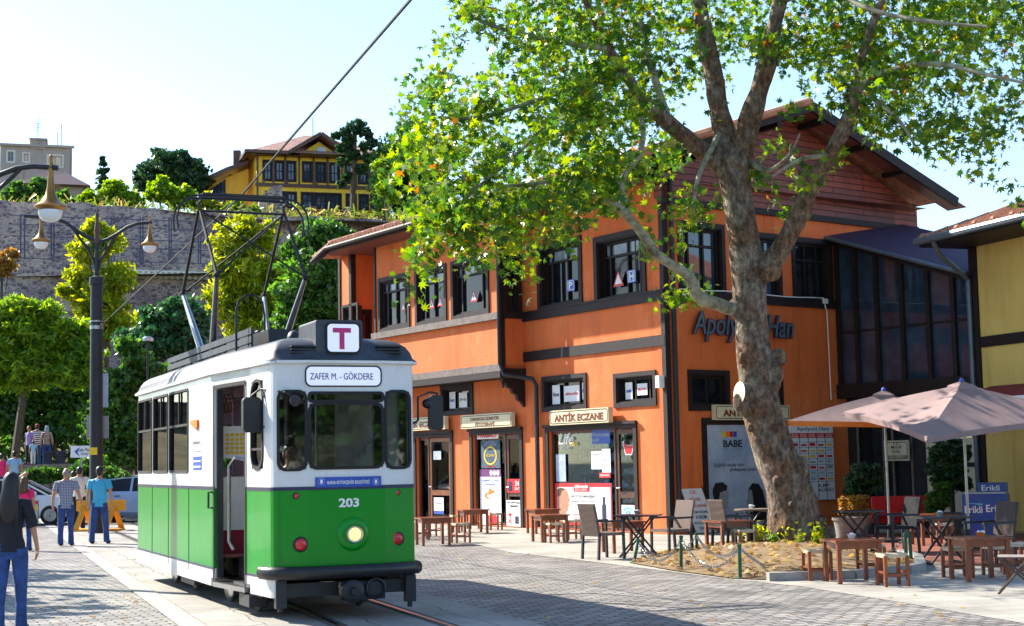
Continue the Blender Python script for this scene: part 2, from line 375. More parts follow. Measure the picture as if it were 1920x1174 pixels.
def stonemat(name, cols, mortar, sc, st=(1, 1, 1.9)):
    m, nt, p, tc = base(name); g = nd(nt, 'ShaderNodeNewGeometry'); mp = nd(nt, 'ShaderNodeMapping'); mp.inputs['Scale'].default_value = st; nt.links.new(g.outputs['Position'], mp.inputs[0]); v = mp.outputs[0]
    vo = nd(nt, 'ShaderNodeTexVoronoi'); vo.inputs['Scale'].default_value = sc; nt.links.new(v, vo.inputs['Vector']); ve_ = nd(nt, 'ShaderNodeTexVoronoi'); ve_.feature = 'DISTANCE_TO_EDGE'; ve_.inputs['Scale'].default_value = sc; nt.links.new(v, ve_.inputs['Vector'])
    sp = nd(nt, 'ShaderNodeSeparateColor'); nt.links.new(vo.outputs['Color'], sp.inputs[0]); r = ramp(nt, sp.outputs[0], cols); r.color_ramp.interpolation = 'CONSTANT'
    rm_ = ramp(nt, ve_.outputs['Distance'], [(.03, (1, 1, 1)), (.10, (0, 0, 0))]); mx = nd(nt, 'ShaderNodeMix', data_type='RGBA'); nt.links.new(rm_.outputs[0], mx.inputs[0]); nt.links.new(r.outputs[0], mx.inputs[6]); mx.inputs[7].default_value = (*mortar, 1)
    n = noise(nt, g.outputs['Position'], .22, 7, .7); r2 = ramp(nt, n.outputs['Fac'], [(.36, (.60, .50, .54)), (.5, (1.1, 1.0, .98)), (.64, (1.6, 1.42, 1.22))]); m2 = nd(nt, 'ShaderNodeMix', data_type='RGBA', blend_type='MULTIPLY'); m2.inputs[0].default_value = 1; nt.links.new(mx.outputs[2], m2.inputs[6]); nt.links.new(r2.outputs[0], m2.inputs[7])
    nt.links.new(m2.outputs[2], p.inputs['Base Color']); p.inputs['Roughness'].default_value = .9; bumpn(nt, p, ve_.outputs['Distance'], 1., .12); return m
stonemat('old_stone', [(0, (.14, .12, .15)), (.25, (.26, .22, .24)), (.45, (.34, .30, .29)), (.65, (.40, .35, .31)), (.85, (.19, .17, .20))], (.40, .36, .33), 3.3)
M('hair_dark', (.012, .008, .007), .45, var=.3, scale=30)
M('hair_brown', (.10, .045, .02), .45, var=.4, scale=30)
M('hair_grey', (.25, .22, .20), .6, var=.2)
M('denim', (.025, .065, .22), .85, var=.45, scale=9, bump=.9, bscale=14)
M('dark_cloth', (.012, .012, .02), .85, var=.3, bump=.9, bscale=9)
M('pink_cloth', (.85, .03, .16), .8, var=.12, bump=.9, bscale=9)
M('sky_tee', (.06, .42, .66), .8, var=.1, bump=.9, bscale=9)
M('pale_tee', (.32, .55, .72), .8, var=.1, bump=.9, bscale=9)
M('white_cloth', (.68, .68, .62), .8, var=.08, bump=.9, bscale=9)
M('blue_cloth', (.02, .06, .38), .8, var=.1, bump=.9, bscale=9)
M('lilac_cloth', (.32, .24, .52), .8, var=.15)
M('floral_cloth', (.45, .16, .16), .8, var=.8, scale=14, col2=(.55, .45, .35))
M('scarf_cloth', (.06, .22, .50), .8, var=.5, scale=14, col2=(.5, .55, .65))
M('shoe_dark', (.02, .018, .018), .5, var=.2)
M('bag_leather', (.04, .03, .035), .4, var=.2)
M('car_white', (.62, .70, .74), .22, var=.04, coat=.8)
M('car_blue', (.30, .42, .60), .22, var=.04, coat=.8)
M('amber', (.85, .22, .01), .25, var=.1)
M('barrier_yellow', (.75, .32, .01), .5, var=.15)
M('tail_red', (.55, .01, .015), .15, var=.1, coat=.6)
M('blue_plastic', (.015, .06, .30), .35, var=.1, coat=.3)
M('shingle', (.05, .03, .075), .7, var=.4, scale=9, bump=.8, bscale=14)
M('concrete', (.40, .38, .35), .85, var=.18, scale=1.2, bump=.3, bscale=30)
M('tarmac_dark', (.07, .07, .072), .9, var=.3, scale=3, bump=.5, bscale=60)
M('white_wood', (.62, .62, .58), .6, var=.1)
M('stone_terrace', (.24, .20, .18), .85, var=.3, bump=.6, bscale=8)
def plaid():
    m, nt, p, tc = base('plaid_cloth'); g = nd(nt, 'ShaderNodeNewGeometry')
    mp = nd(nt, 'ShaderNodeMapping'); mp.inputs['Scale'].default_value = (11, 11, 11); nt.links.new(tc.outputs['Object'], mp.inputs[0])
    ws = []
    for d in ('X', 'Z'):
        wv = nd(nt, 'ShaderNodeTexWave'); wv.bands_direction = d; wv.inputs['Scale'].default_value = .8; nt.links.new(mp.outputs[0], wv.inputs[0]); ws.append(wv)
    mx = nd(nt, 'ShaderNodeMath', operation='MAXIMUM'); nt.links.new(ws[0].outputs['Fac'], mx.inputs[0]); nt.links.new(ws[1].outputs['Fac'], mx.inputs[1])
    r = ramp(nt, mx.outputs[0], [(.55, (.03, .05, .14)), (.75, (.10, .14, .26)), (.97, (.5, .52, .58))]); nt.links.new(r.outputs[0], p.inputs['Base Color']); p.inputs['Roughness'].default_value = .85
plaid()
def stripes():
    m, nt, p, tc = base('striped_cloth')
    wv = nd(nt, 'ShaderNodeTexWave'); wv.bands_direction = 'Z'; wv.inputs['Scale'].default_value = 3.5; nt.links.new(tc.outputs['Object'], wv.inputs[0])
    r = ramp(nt, wv.outputs['Fac'], [(.45, (.02, .02, .03)), (.55, (.7, .7, .7))]); nt.links.new(r.outputs[0], p.inputs['Base Color'])
stripes()
def barkmat():
    m, nt, p, tc = base('bark'); g = nd(nt, 'ShaderNodeNewGeometry'); v = g.outputs['Position']
    mp = nd(nt, 'ShaderNodeMapping'); mp.inputs['Scale'].default_value = (1, 1, .6); nt.links.new(v, mp.inputs[0])
    n = noise(nt, mp.outputs[0], 9, 9, .78)
    r = ramp(nt, n.outputs['Fac'], [(.34, (.045, .03, .02)), (.45, (.16, .115, .08)), (.54, (.30, .24, .175)), (.66, (.52, .45, .34))])
    n3 = noise(nt, v, 2.2, 5, .6); r3 = ramp(nt, n3.outputs['Fac'], [(.42, (1, 1, 1)), (.56, (.75, .55, .42)), (.66, (1.0, .62, .42))])
    mx = nd(nt, 'ShaderNodeMix', data_type='RGBA', blend_type='MULTIPLY'); mx.inputs[0].default_value = .9
    nt.links.new(r.outputs[0], mx.inputs[6]); nt.links.new(r3.outputs[0], mx.inputs[7]); nt.links.new(mx.outputs[2], p.inputs['Base Color']); p.inputs['Roughness'].default_value = .9
    vo = nd(nt, 'ShaderNodeTexVoronoi'); vo.inputs['Scale'].default_value = 14; nt.links.new(mp.outputs[0], vo.inputs['Vector'])
    ad = nd(nt, 'ShaderNodeMath', operation='MULTIPLY_ADD'); ad.inputs[1].default_value = .5; nt.links.new(vo.outputs['Distance'], ad.inputs[0])
    nt.links.new(n.outputs['Fac'], ad.inputs[2]); bumpn(nt, p, ad.outputs[0], 1., .09)
barkmat()
M('limb_bark', (.17, .14, .09), .8, var=.45, scale=5, bump=.5, bscale=16, col2=(.42, .40, .27))
M('twig', (.09, .065, .04), .8, var=.3)
leafmat('plane_leaf', [(.0, (.022, .075, .014)), (.35, (.045, .125, .015)), (.68, (.115, .205, .013)), (.975, (.21, .28, .012)), (.985, (.34, .16, .012)), (1., (.18, .07, .015))], .5, .36)
leafmat('leaf_green', [(0, (.022, .07, .018)), (.6, (.055, .155, .022)), (1, (.11, .24, .03))], .42)
leafmat('leaf_lime', [(0, (.06, .15, .015)), (.5, (.15, .27, .018)), (1, (.28, .40, .02))], .5)
leafmat('leaf_yellow', [(0, (.09, .16, .012)), (.5, (.24, .31, .014)), (1, (.44, .43, .016))], .5)
leafmat('leaf_dark', [(0, (.014, .045, .022)), (.6, (.030, .085, .032)), (1, (.06, .13, .035))], .3)
leafmat('leaf_pine', [(0, (.016, .06, .028)), (.6, (.035, .12, .045)), (1, (.08, .19, .05))], .35)
leafmat('leaf_autumn', [(0, (.20, .10, .02)), (.5, (.34, .20, .04)), (1, (.45, .30, .06))], .35)
leafmat('weed_leaf', [(0, (.04, .10, .015)), (.5, (.14, .20, .02)), (.8, (.26, .22, .06)), (1, (.36, .28, .12))], .35); leafmat('dry_leaf', [(0, (.16, .08, .03)), (.5, (.35, .22, .07)), (1, (.55, .40, .12))], .2)
glassmat('transom_pane', (.16, .19, .22), .1, .4); glassmat('pane_dark', spec=.32); glassmat('pane_sky', (.03, .05, .09), .03, .9); glassmat('pane_tram', (.03, .008, .028), .06, .5); glassmat('pane_far', (.03, .06, .10), .1, .8)
seeglass('clear_glass', (.72, .78, .78), .05); seeglass('shop_glass', (.70, .82, .88), .0, 1.2)
# ================================================================ ground, road, tracks
brickmat('cobbles', (.42, .385, .35), (.22, .205, .195), (.04, .034, .03), .26, .13, .019, rot=math.radians(-24), bump=1., nvar=.5, rough=.62)
brickmat('pavers', (.43, .40, .35), (.37, .345, .30), (.20, .18, .16), .6, .4, .006, rot=math.radians(-8), bump=.35, nvar=.4)
brickmat('track_slab', (.38, .355, .31), (.32, .30, .27), (.12, .11, .10), 2.2, 1.1, .012, rot=math.radians(70), bump=.4, nvar=.45)
M('earth', (.07, .065, .055), .95, var=.3)
g = MB(); g.sheet([(-900, -300, -.012), (900, -300, -.012), (900, 1500, -.012), (-900, 1500, -.012)]); struct(g.build('ground', 'earth'))
g = MB(); g.sheet([(-34, -8, 0), (34, -8, 0), (34, 60, 0), (-34, 60, 0)]); struct(g.build('cobbled_square', 'cobbles'))
pv = [(960, 1036), (1060, 1047), (1182, 1062), (1375, 1087), (1500, 1099), (1700, 1131), (1940, 1172)]
P = [ground(*p, .004) for p in pv]; far = [(14, 16.5), (14, 50), (-7, 50)]
P = P + [Vector((12, 15.5, .004)), Vector((22, 20, .004)), Vector((22, 50, .004)), Vector((-9, 50, .004)), ground(800, 1000, .004)]
g = MB(); g.sheet(P); struct(g.build('pavement', 'pavers'))
# tram track: concrete slab between the kerb strip and the far edge
kl = [ground(120, 1012), ground(235, 1098), ground(345, 1180)]
kd = (kl[0]-kl[1]).normalized(); far0 = kl[0]+kd*30; near0 = kl[2]-kd*12
AXT = Vector((-.3907, .9205, 0)); PXT = Vector((.9205, .3907, 0))
line = [near0, kl[2], kl[1], kl[0], far0]
def offl(L, d):
    R = []
    for i, p in enumerate(L):
        t = (L[min(i+1, len(L)-1)] - L[max(i-1, 0)]).normalized(); R.append(p + Vector((t.y, -t.x, 0))*d)
    return R
def strip(L, a, b, z, name, mat, mb=None):
    A = offl(L, a); B = offl(L, b); m_ = mb or MB()
    for i in range(len(L)-1): m_.sheet([(A[i].x, A[i].y, z), (B[i].x, B[i].y, z), (B[i+1].x, B[i+1].y, z), (A[i+1].x, A[i+1].y, z)])
    if not mb: return struct(m_.build(name, mat))
strip(line, .28, 3.5, .0042, 'tram_trackbed', 'track_slab')
strip(line, -.02, .26, .013, 'kerb_strip', 'kerb_stone')
g = MB()
for c in (1.55, 2.60):
    A = offl(line, c); 
    for i in range(len(A)-1):
        g.beam(A[i]+Vector((0, 0, .004)), A[i+1]+Vector((0, 0, .004)), .06, .024)
struct(g.build('tram_rails', 'rail_steel'))
g = MB()
for c in (1.60, 2.65): strip(line, c, c+.05, .0085, '', '', g)
for c in (1.47, 2.52): strip(line, c, c+.03, .0085, '', '', g)
struct(g.build('rail_grooves', 'tarmac_dark'))
g = MB(); g.sheet([(-40, 47.5, .0085), (-5, 47.5, .0085), (-14, 60, .0085), (-40, 60, .0085)]); struct(g.build('road', 'tarmac_dark'))
# ================================================================ orange building
C0 = ground(1258, 1003)
F1 = Fr(C0[:2], (math.sin(math.radians(33)), -math.cos(math.radians(33))))
F2 = Fr(C0[:2], (math.cos(math.radians(37)), math.sin(math.radians(37))))
BP = -.72                                                     # the bays stand this far proud of the wall
FB = F1.off(0, BP)
bld = thing('orange_building', 'two storey orange plastered building with dark timber framing and tiled roof behind the plane tree', 'building', F1.pt(0, 0, 0))
def window(par, fr, u0, u1, z0, z1, cols=(.5,), rows=(.72,), cas=.10, deep=.13, pane='pane_dark', sash='dark_timber', frame='dark_timber', proud=.04, sill=False, bar=.055, split=None, transom=False):
    f = MB(); o = [(u0-cas, z0-cas), (u1+cas, z0-cas), (u1+cas, z1+cas), (u0-cas, z1+cas)]; i = [(u0, z0), (u1, z0), (u1, z1), (u0, z1)]
    f.ring(o, i, fr, -proud, .0-.001); f.ring([(a+(.001 if k in (0, 3) else -.001), b) for k, (a, b) in enumerate(i)], [(u0+.03, z0+.03), (u1-.03, z0+.03), (u1-.03, z1-.03), (u0+.03, z1-.03)], fr, .0, deep+.05)
    if sill: f.box(u0-cas-.04, u1+cas+.04, -proud-.07, -proud-.002, z0-cas-.02, z0-cas+.05, fr)
    wn = f.build('window', frame, par)
    s = MB(); a, b, c, d = u0+.032, u1-.032, z0+.032, z1-.032
    s.ring([(a, c), (b, c), (b, d), (a, d)], [(a+bar, c+bar), (b-bar, c+bar), (b-bar, d-bar), (a+bar, d-bar)], fr, deep-.04, deep+.02)
    for k in cols: x = a+(b-a)*k; s.box(x-bar/2, x+bar/2, deep-.037, deep+.018, c+bar, d-bar, fr)
    for k in rows: z = c+(d-c)*k; s.box(a+bar, b-bar, deep-.034, deep+.016, z-bar/2, z+bar/2, fr)
    s.build('sash', sash, wn)
    MB().box(a+.005, b-.005, deep+.022, deep+.03, c+.005, d-.005, fr).build('pane', pane, wn)
    if transom and rows: z = c+(d-c)*rows[0]; MB().box(a+bar+.03, b-bar-.03, deep+.012, deep+.02, z+.04, d-bar-.01, fr).build('transom_pane', 'transom_pane', wn)
    return wn
# openings
upW = [F1.rect(1014, 460, 1086, 570), F1.rect(1121, 446, 1205, 556)]
mez = [F1.rect(831, 728, 884, 771), F1.rect(1022, 711, 1096, 762), F1.rect(1157, 706, 1226, 754)]
zt = F1.px(1110, 806)[1]
D1 = F1.rect(781, 812, 846, 900); D2 = F1.rect(887, 806, 976, 900); D3 = F1.rect(1030, 806, 1190, 900)
D1, D2, D3 = [(d[0], d[1], .03, zt) for d in (D1, D2, D3)]
uL = FB.px(637, 600)[0]; uB0 = FB.px(703, 560)[0]; uB1 = FB.px(938, 560)[0]; uS = FB.px(660, 560)[0]
ZE = 8.15                                                    # eave height
zb = F1.px(1110, 573)[1]                                     # upper sill band
zb2 = F1.px(1110, 654)[1]
zbay = FB.px(820, 703)[1]; zsill = FB.px(820, 607)[1]
m_ = MB(); m_.wall(F1, uL, 0, 0, ZE, upW+mez+[D1, D2, D3]); 
holes2 = []
R1 = F2.rect(1278, 427, 1352, 547); R2 = F2.rect(1405, 446, 1458, 555); R3 = F2.rect(1491, 456, 1554, 562)
L1 = F2.rect(1296, 703, 1361, 762); L2 = F2.rect(1403, 700, 1461, 754)
zc = (F2.px(1248, 371)[1] + F2.px(1700, 428)[1])/2; U2 = F2.px(1716, 440)[0]
PO = F2.rect(1326, 795, 1452, 990); PO = (PO[0], PO[1], .05, PO[3])
ED = (F2.px(1576, 800)[0], U2-.3, .02, 3.0)
m_.wall(F2, .001, U2, 0, zc, [R1, R2, R3, L1, L2, PO])
m_.build('wall', 'orange_plaster', bld)
# back walls that close the block
b0 = F1.pt(uL, 0, 0); b1 = F1.pt(uL, 8.4, 0); b2 = F2.pt(U2, .26, 0)
mb = MB(); mb.beam(b0+Vector((0, 0, ZE/2)), b1+Vector((0, 0, ZE/2)), .2, ZE-.1); mb.beam(b1+Vector((0, 0, ZE/2)), b2+Vector((0, 0, ZE/2)), .2, ZE-.1); mb.build('rear_wall', 'orange_plaster', bld)
# floors and dark partitions seen through the openings
mb = MB(); MB().box(uL+.3, -.35, 1.5, 1.6, .05, 3.55, F1).build('shop_wall', 'interior_blue', bld); mb.box(uL+.3, -.35, 2.6, 2.7, 3.75, ZE-.2, F1); mb.box(uL+.3, -.35, .3, 2.6, 3.6, 3.7, F1); mb.box(.3, U2-.3, 1.2, 1.3, .05, ZE-.2, F2); mb.build('partition', 'interior_dark', bld)
# upper windows main wall
window(bld, F1, *upW[0], cols=(.16, .58), rows=(.76,), cas=.14, deep=.2, transom=True); window(bld, F1, *upW[1], cols=(.16, .56, .84), rows=(.74,), cas=.14, deep=.2, transom=True)
for r_ in mez: window(bld, F1, *r_, cols=(.4, .8), rows=(), cas=.11, deep=.16, bar=.045)
window(bld, F2, *R1, cols=(.22, .62), rows=(.73,), cas=.12, pane='pane_sky'); window(bld, F2, *R2, cols=(.3, .62), rows=(.73,), cas=.12, pane='pane_sky'); window(bld, F2, *R3, cols=(.35, .72), rows=(.7,), cas=.12)
window(bld, F2, *L1, cols=(.52,), rows=(), cas=.11); window(bld, F2, *L2, cols=(.5,), rows=(), cas=.11)
# bays
bay = MB(); bw = [FB.rect(714, 524, 765, 612), FB.rect(783, 509, 834, 601), FB.rect(851, 492, 913, 588)]
hb = max(b[3] for b in bw); lb = min(b[2] for b in bw); bw = [(b[0], b[1], lb, hb) for b in bw]
bay.wall(FB, uB0, uB1, zbay, ZE, bw, 0, .14)
FS1 = Fr(FB.pt(uB1, 0, 0)[:2], (F1.ey.x, F1.ey.y)); FS0 = Fr(F1.pt(uB0, 0, 0)[:2], (-F1.ey.x, -F1.ey.y))
FS1 = Fr(FB.pt(uB1, 0, 0)[:2], (F1.ey.x, F1.ey.y))
sw = (.16, .56, zsill+.05, hb-.05)
bay.wall(FS1, .002, -BP-.002, zbay, ZE, [sw], 0, .12)
bay.wall(FS0, .002, -BP-.002, zbay, ZE, [], 0, .12)
bay.box(uB0, uB1, .001, -BP-.002, zbay-.02, zbay+.08, FB)
bay.wall(FB, uL, uS, zbay, ZE, [(uL+.3, uL+1.2, zbay+1.2, zbay+2.4)], 0, .14)
FS2 = Fr(FB.pt(uS, 0, 0)[:2], (F1.ey.x, F1.ey.y)); bay.wall(FS2, .002, -BP-.002, zbay, ZE, [(.1, .6, zbay+.3, 6.4)], 0, .12)
bay.box(uL, uS, .001, -BP-.002, zbay-.02, zbay+.08, FB)
FE = Fr(F1.pt(uL, 0, 0)[:2], (-F1.ey.x, -F1.ey.y)); bay.wall(FE, .002, -BP, zbay, ZE, [], 0, .12)
bo = bay.build('bay', 'orange_plaster', bld)
window(bld, FB, *bw[0], cols=(.18, .5, .84), rows=(.78,), cas=.12, deep=.11, transom=True); window(bld, FB, *bw[1], cols=(.2, .55), rows=(.78,), cas=.12, deep=.11, transom=True); window(bld, FB, *bw[2], cols=(.18, .82), rows=(.78,), cas=.12, deep=.11, transom=True)
window(bld, FS1, *sw, cols=(), rows=(.8,), cas=.1, deep=.09); window(bld, FB, uL+.3, uL+1.2, zbay+1.2, zbay+2.4, cols=(.5,), cas=.08, deep=.1)
window(bld, FS2, .1, .6, zbay+.3, 6.4, cols=(.6,), rows=(), cas=.06, deep=.1, pane='maroon_cloth')
# timber bands, posts
tb = MB()
tb.box(uB1, .03, -.06, -.001, zb-.14, zb+.1, F1); tb.box(uB1, .03, -.075, -.061, zb+.06, zb+.11, F1)
tb.box(uB1, .02, -.05, -.001, zb2-.13, zb2+.12, F1)
tb.box(-.02, U2-3.0, -.06, -.001, zb-.10, zb+.12, F2)
tb.box(-.0, .11, -.05, -.001, 0.1, ZE, F2); tb.box(-.09, .052, -.045, -.001, .1, ZE, F1)
for u in (uB0, uB1-.1): tb.box(u, u+.1, -.04, -.001, zbay, ZE, FB)
tb.box(uL-.02, uL+.1, -.04, -.001, zbay, ZE, FB); tb.box(uS-.14, uS+.02, -.04, -.001, zbay, ZE, FB)
tb.box(.0, .1, -.03, -.001, zbay, ZE, FS1); tb.box(.02, .12, -.03, -.001, zbay, ZE, FS2)
tb.box(.03, .72, -.03, -.002, zsill-.14, zsill+.04, FS1)
tb.box(uB0-.03, uB1+.03, -.07, -.001, zbay-.26, zbay-.10, FB); tb.box(uB0-.1, uB1+.06, .05, -BP, zbay-.24, zbay-.021, FB)
tb.box(uL, uS, -.05, -BP, zbay-.26, zbay-.021, FB)
for d in (D1, D2, D3):
    tb.ring([(d[0]-.13, d[2]-.02), (d[1]+.13, d[2]-.02), (d[1]+.13, d[3]+.16), (d[0]-.13, d[3]+.16)], [(d[0], d[2]-.01), (d[1], d[2]-.01), (d[1], d[3]), (d[0], d[3])], F1, -.045, -.001)
    tb.box(d[0]-.16, d[1]+.16, -.10, -.046, d[3]+.1, d[3]+.17, F1)
tb.ring([(PO[0]-.14, PO[2]-.02), (PO[1]+.14, PO[2]-.02), (PO[1]+.14, PO[3]+.14), (PO[0]-.14, PO[3]+.14)], [(PO[0], PO[2]-.01), (PO[1], PO[2]-.01), (PO[1], PO[3]), (PO[0], PO[3])], F2, -.045, -.001)
tb.box(-.05, U2+.05, -.09, -.001, zc-.12, zc+.03, F2); tb.box(U2-.12, U2+.02, -.05, .26, 3.0, ZE+.2, F2)
tb.build('timber_frame', 'dark_timber', bld)
gt = MB(); gt.box(uB0-.05, uB1+.05, -.12, -.002, zsill-.16, zsill+.02, FB); gt.box(uB0-.04, uB1+.04, -.05, -.001, zbay-.09, zbay+.10, FB); gt.build('bay_sill', 'grey_timber', bld)
# carved brackets under the bay
for x in (uB1-.06, uB0+.3):
    br = MB(); fr = Fr(FB.pt(x, 0, 0)[:2], (F1.ey.x, F1.ey.y)); a = -BP
    prof = [(a, zbay-1.02), (a, zbay-.27), (.02, zbay-.27), (.02, zbay-.36), (.14, zbay-.40), (.16, zbay-.5), (.30, zbay-.54), (.34, zbay-.66), (.47, zbay-.70), (.5, zbay-.84), (.60, zbay-.88)]
    br.prism(prof[::-1][0:0]+prof, fr, -.06, .06)
    br.lathe(FB.pt(x, .07, zbay-.44), [(.0, -.1), (.035, -.06), (.02, -.02), (.04, .02), (.03, .1)], 8); br.build('bracket', 'dark_timber', bld)
# gable cladding
brickmat('cladding', (.36, .08, .05), (.15, .045, .05), (.012, .007, .008), 2.4, .155, .012, vert=(F2.ex.x, F2.ex.y), bump=.8, rough=.6, nvar=.45, wide=2.2)
ZR = 10.15; UR = 4.3
gb = MB(); gb.prism([(-.05, zc+.03), (U2+.05, zc+.03), (U2+.05, ZE+.1), (UR, ZR-.08), (-.05, ZE+.1)], F2, -.05, .2); gb.build('gable_cladding', 'cladding', bld)
# roof
EV = 1.6
def r1(x, y, z): return F1.pt(x, y, z)
ub, zzb = F1.px(617, 470, -EV); uc = uL-.5
tip = atY(587, 494, 46.6); print('tip', tip, 'ub', ub, zzb, 'eavechk', F1.px(1215, 275, -EV), F1.px(781, 404, -EV))
tipx = (tip-F1.o).dot(F1.ex); tipy = (Vector((tip.x, tip.y, 0))-F1.o).dot(F1.ey)
E = [(.75, -EV), (ub, -EV), (tipx, tipy), (tipx, 9.45), (.1, 9.45)]
ZEV = ZE+.06
rm = MB(); r0 = r1(.55, UR, ZR+.2); rr = r1(ub+5, UR, ZR+.2); V = [r1(x, y, ZEV+.14-(.3 if i_ == 2 else 0)) for i_, (x, y) in enumerate(E)]
for q in ([V[1], V[0], r0, rr], [V[2], V[1], rr], [V[3], V[2], rr], [V[4], V[3], rr, r0]): rm.sheet(q)
M('roof_tile', (.50, .17, .10), .75, var=.35, scale=6, bump=.3, col2=(.62, .30, .18))
n = int((.75-ub)/.21)
for i in range(n):
    x = .70-i*.21; a = r1(x, -EV-.05, ZEV+.13); k = min(1, (x-ub)/5.0); b = r1(x, -EV+(UR+EV)*max(.05, k)*.98, ZEV+.16+(ZR+.06-ZEV)*max(.05, k)*.98)
    rm.tube([a, b], .085, 6)
    if i % 3 == 0: rm.ell(r1(x, -EV+.1, ZEV+.22), .09, .09, .07, 6, 4)
for i in range(10):
    k = i/9; a = V[1]*(1-k)+V[2]*k; rm.tube([a, a*.95+rr*.05], .085, 6)
rm.tube([r0, rr], .12, 8); rm.tube([V[1], rr], .12, 6); rm.tube([V[0]+Vector((0, 0, .02)), r0], .1, 6)
ro = rm.build('roof', 'roof_tile', bld, 40)
fa = MB(); Z1 = ZEV-.02
for i in (0, 1): a, b = E[i], E[i+1]; fa.beam(r1(a[0], a[1], ZEV+.02), r1(b[0], b[1], ZEV+.02-(.3 if i == 1 else 0)), .08, .2)
# verges
for (ya, yb) in ((-EV, UR), (UR, 9.45)):
    for off, hh in ((.62, .22),):
        za, zz = (ZEV+.05, ZR+.08) if ya < 0 else (ZR+.08, ZEV+.05)
        fa.beam(r1(off-.07*(ya/9) , ya, za), r1(off-.07*(yb/9)-.02, yb, zz), .09, .24)
fa.build('fascia', 'dark_timber', ro)
gu = MB(); gu.tube([r1(.75, -EV-.1, ZEV+.02), r1(ub, -EV-.1, ZEV+.02), r1(tipx, tipy, ZEV-.28)+F1.ex*-.08], .075, 8)
gu.build('gutter', 'dark_timber', ro)
sf = MB(); sf.sheet([r1(x, y, ZE-.01) for x, y in ((.02, -EV), (ub, -EV), (tipx, tipy), (tipx, 8.9), (.0, 8.9))][::1])
za, zz = ZEV-.06, ZR-.02
for (ya, yb, z0_, z1_) in ((-EV, UR, za, zz), (UR, 9.8, zz, za)): sf.sheet([r1(-.02, ya, z0_), r1(.6, ya, z0_), r1(.55, yb, z1_), r1(-.1, yb, z1_)])
sf.build('soffit', 'soffit_wood', ro)
for k in range(7):
    ra = MB(); y = -EV+.5+k*1.45; t = abs(y-UR)/(UR+EV); z = zz+(za-zz)*t-.09; ra.beam(r1(-.25, y, z), r1(.56, y, z), .14, .14).build('rafter', 'dark_timber', ro)
# pipes
pp = MB()
a = FB.px(936, 500)[0]
pp.tube([FB.pt(uB1+.07, -.09, ZE-.1), FB.pt(uB1+.07, -.09, zbay+.1), FB.pt(uB1+.12, -.02, zbay-.18), F1.pt(uB1+.55, -.12, zbay-.32), F1.pt(uB1+.66, -.10, zbay-.5), F1.pt(uB1+.66, -.10, .05)], .06, 8)
pp.build('downpipe', 'dark_metal', bld, 40); MB().tube([F2.pt(.2, -.1, ZE), F2.pt(.2, -.1, .1)], .055, 8).build('downpipe', 'dark_metal', bld, 40)
cb = MB(); cb.tube([F2.pt(u, -.09, zb+.14-.02*math.sin(u*2)) for u in np.linspace(.4, 5.3, 12)]+[F2.pt(5.42, -.09, zb-.2), F2.pt(5.45, -.09, 3.1)], .014, 5)
cb.box(5.3, 5.45, -.12, -.03, zb+.02, zb+.14, F2); cb.box(-.16, -.02, -.2, -.03, F1.px(1240, 718)[1]-.12, F1.px(1240, 718)[1]+.16, F1)
cb.build('cable', 'white_print', bld)
# name letters
a = F2.rect(1291, 588, 1481, 645)
text(F2, 'Apolyont Han', a[0], a[1], a[2], a[3], -.09, 'dark_navy', bld, 'lettering', ext=.05, bold=.035, shear=.25)
text(F2, 'Apolyont Han', a[0]+.015, a[1]-.015, a[2]+.015, a[3]-.015, -.145, 'slate_letter', bld, 'lettering', ext=.01, bold=.004, shear=.25)
# shop doors
def shopdoor(d, x0, x1, mat='door_wood', rails=(.36,), w_=.11):
    dm = MB(); z0, z1 = d[2], d[3]-.02; y = .1
    dm.ring([(x0, z0), (x1, z0), (x1, z1), (x0, z1)], [(x0+w_, z0+.16), (x1-w_, z0+.16), (x1-w_, z1-w_), (x0+w_, z1-w_)], F1, y, y+.06)
    for r_ in rails: z = z0+(z1-z0)*r_; dm.box(x0+w_, x1-w_, y+.003, y+.057, z-.09, z+.06, F1)
    do = dm.build('door', mat, bld)
    MB().box(x0+w_-.01, x1-w_+.01, y+.025, y+.033, z0+.15, z1-w_+.01, F1).build('pane', 'shop_glass', do)
    h = MB(); h.tube([F1.pt(x0+.06, y-.01, z0+1.02), F1.pt(x0+.06, y-.06, z0+1.02), F1.pt(x0+.2, y-.06, z0+1.02)], .012, 6); h.build('handle', 'chrome', do)
def shopglass(d, x0, x1, bars=()):
    f = MB(); z0, z1 = d[2], d[3]; f.ring([(x0, z0), (x1, z0), (x1, z1), (x0, z1)], [(x0+.06, z0+.08), (x1-.06, z0+.08), (x1-.06, z1-.07), (x0+.06, z1-.07)], F1, .08, .16)
    fo = f.build('shop_window', 'brown_timber', bld); MB().box(x0+.05, x1-.05, .115, .123, z0+.07, z1-.06, F1).build('pane', 'shop_glass', fo)
ux = lambda px, py=880: F1.px(px, py)[0]
x = ux(800); x2 = ux(840); shopglass(D1, D1[0]+.01, x); shopdoor(D1, x, x2); shopglass(D1, x2, D1[1]-.01)
x = ux(944); shopglass(D2, D2[0]+.01, x); shopdoor(D2, x, D2[1]-.01, 'brown_timber')
x = ux(1150); shopglass(D3, D3[0]+.01, x); shopdoor(D3, x, D3[1]-.01, 'brown_timber')
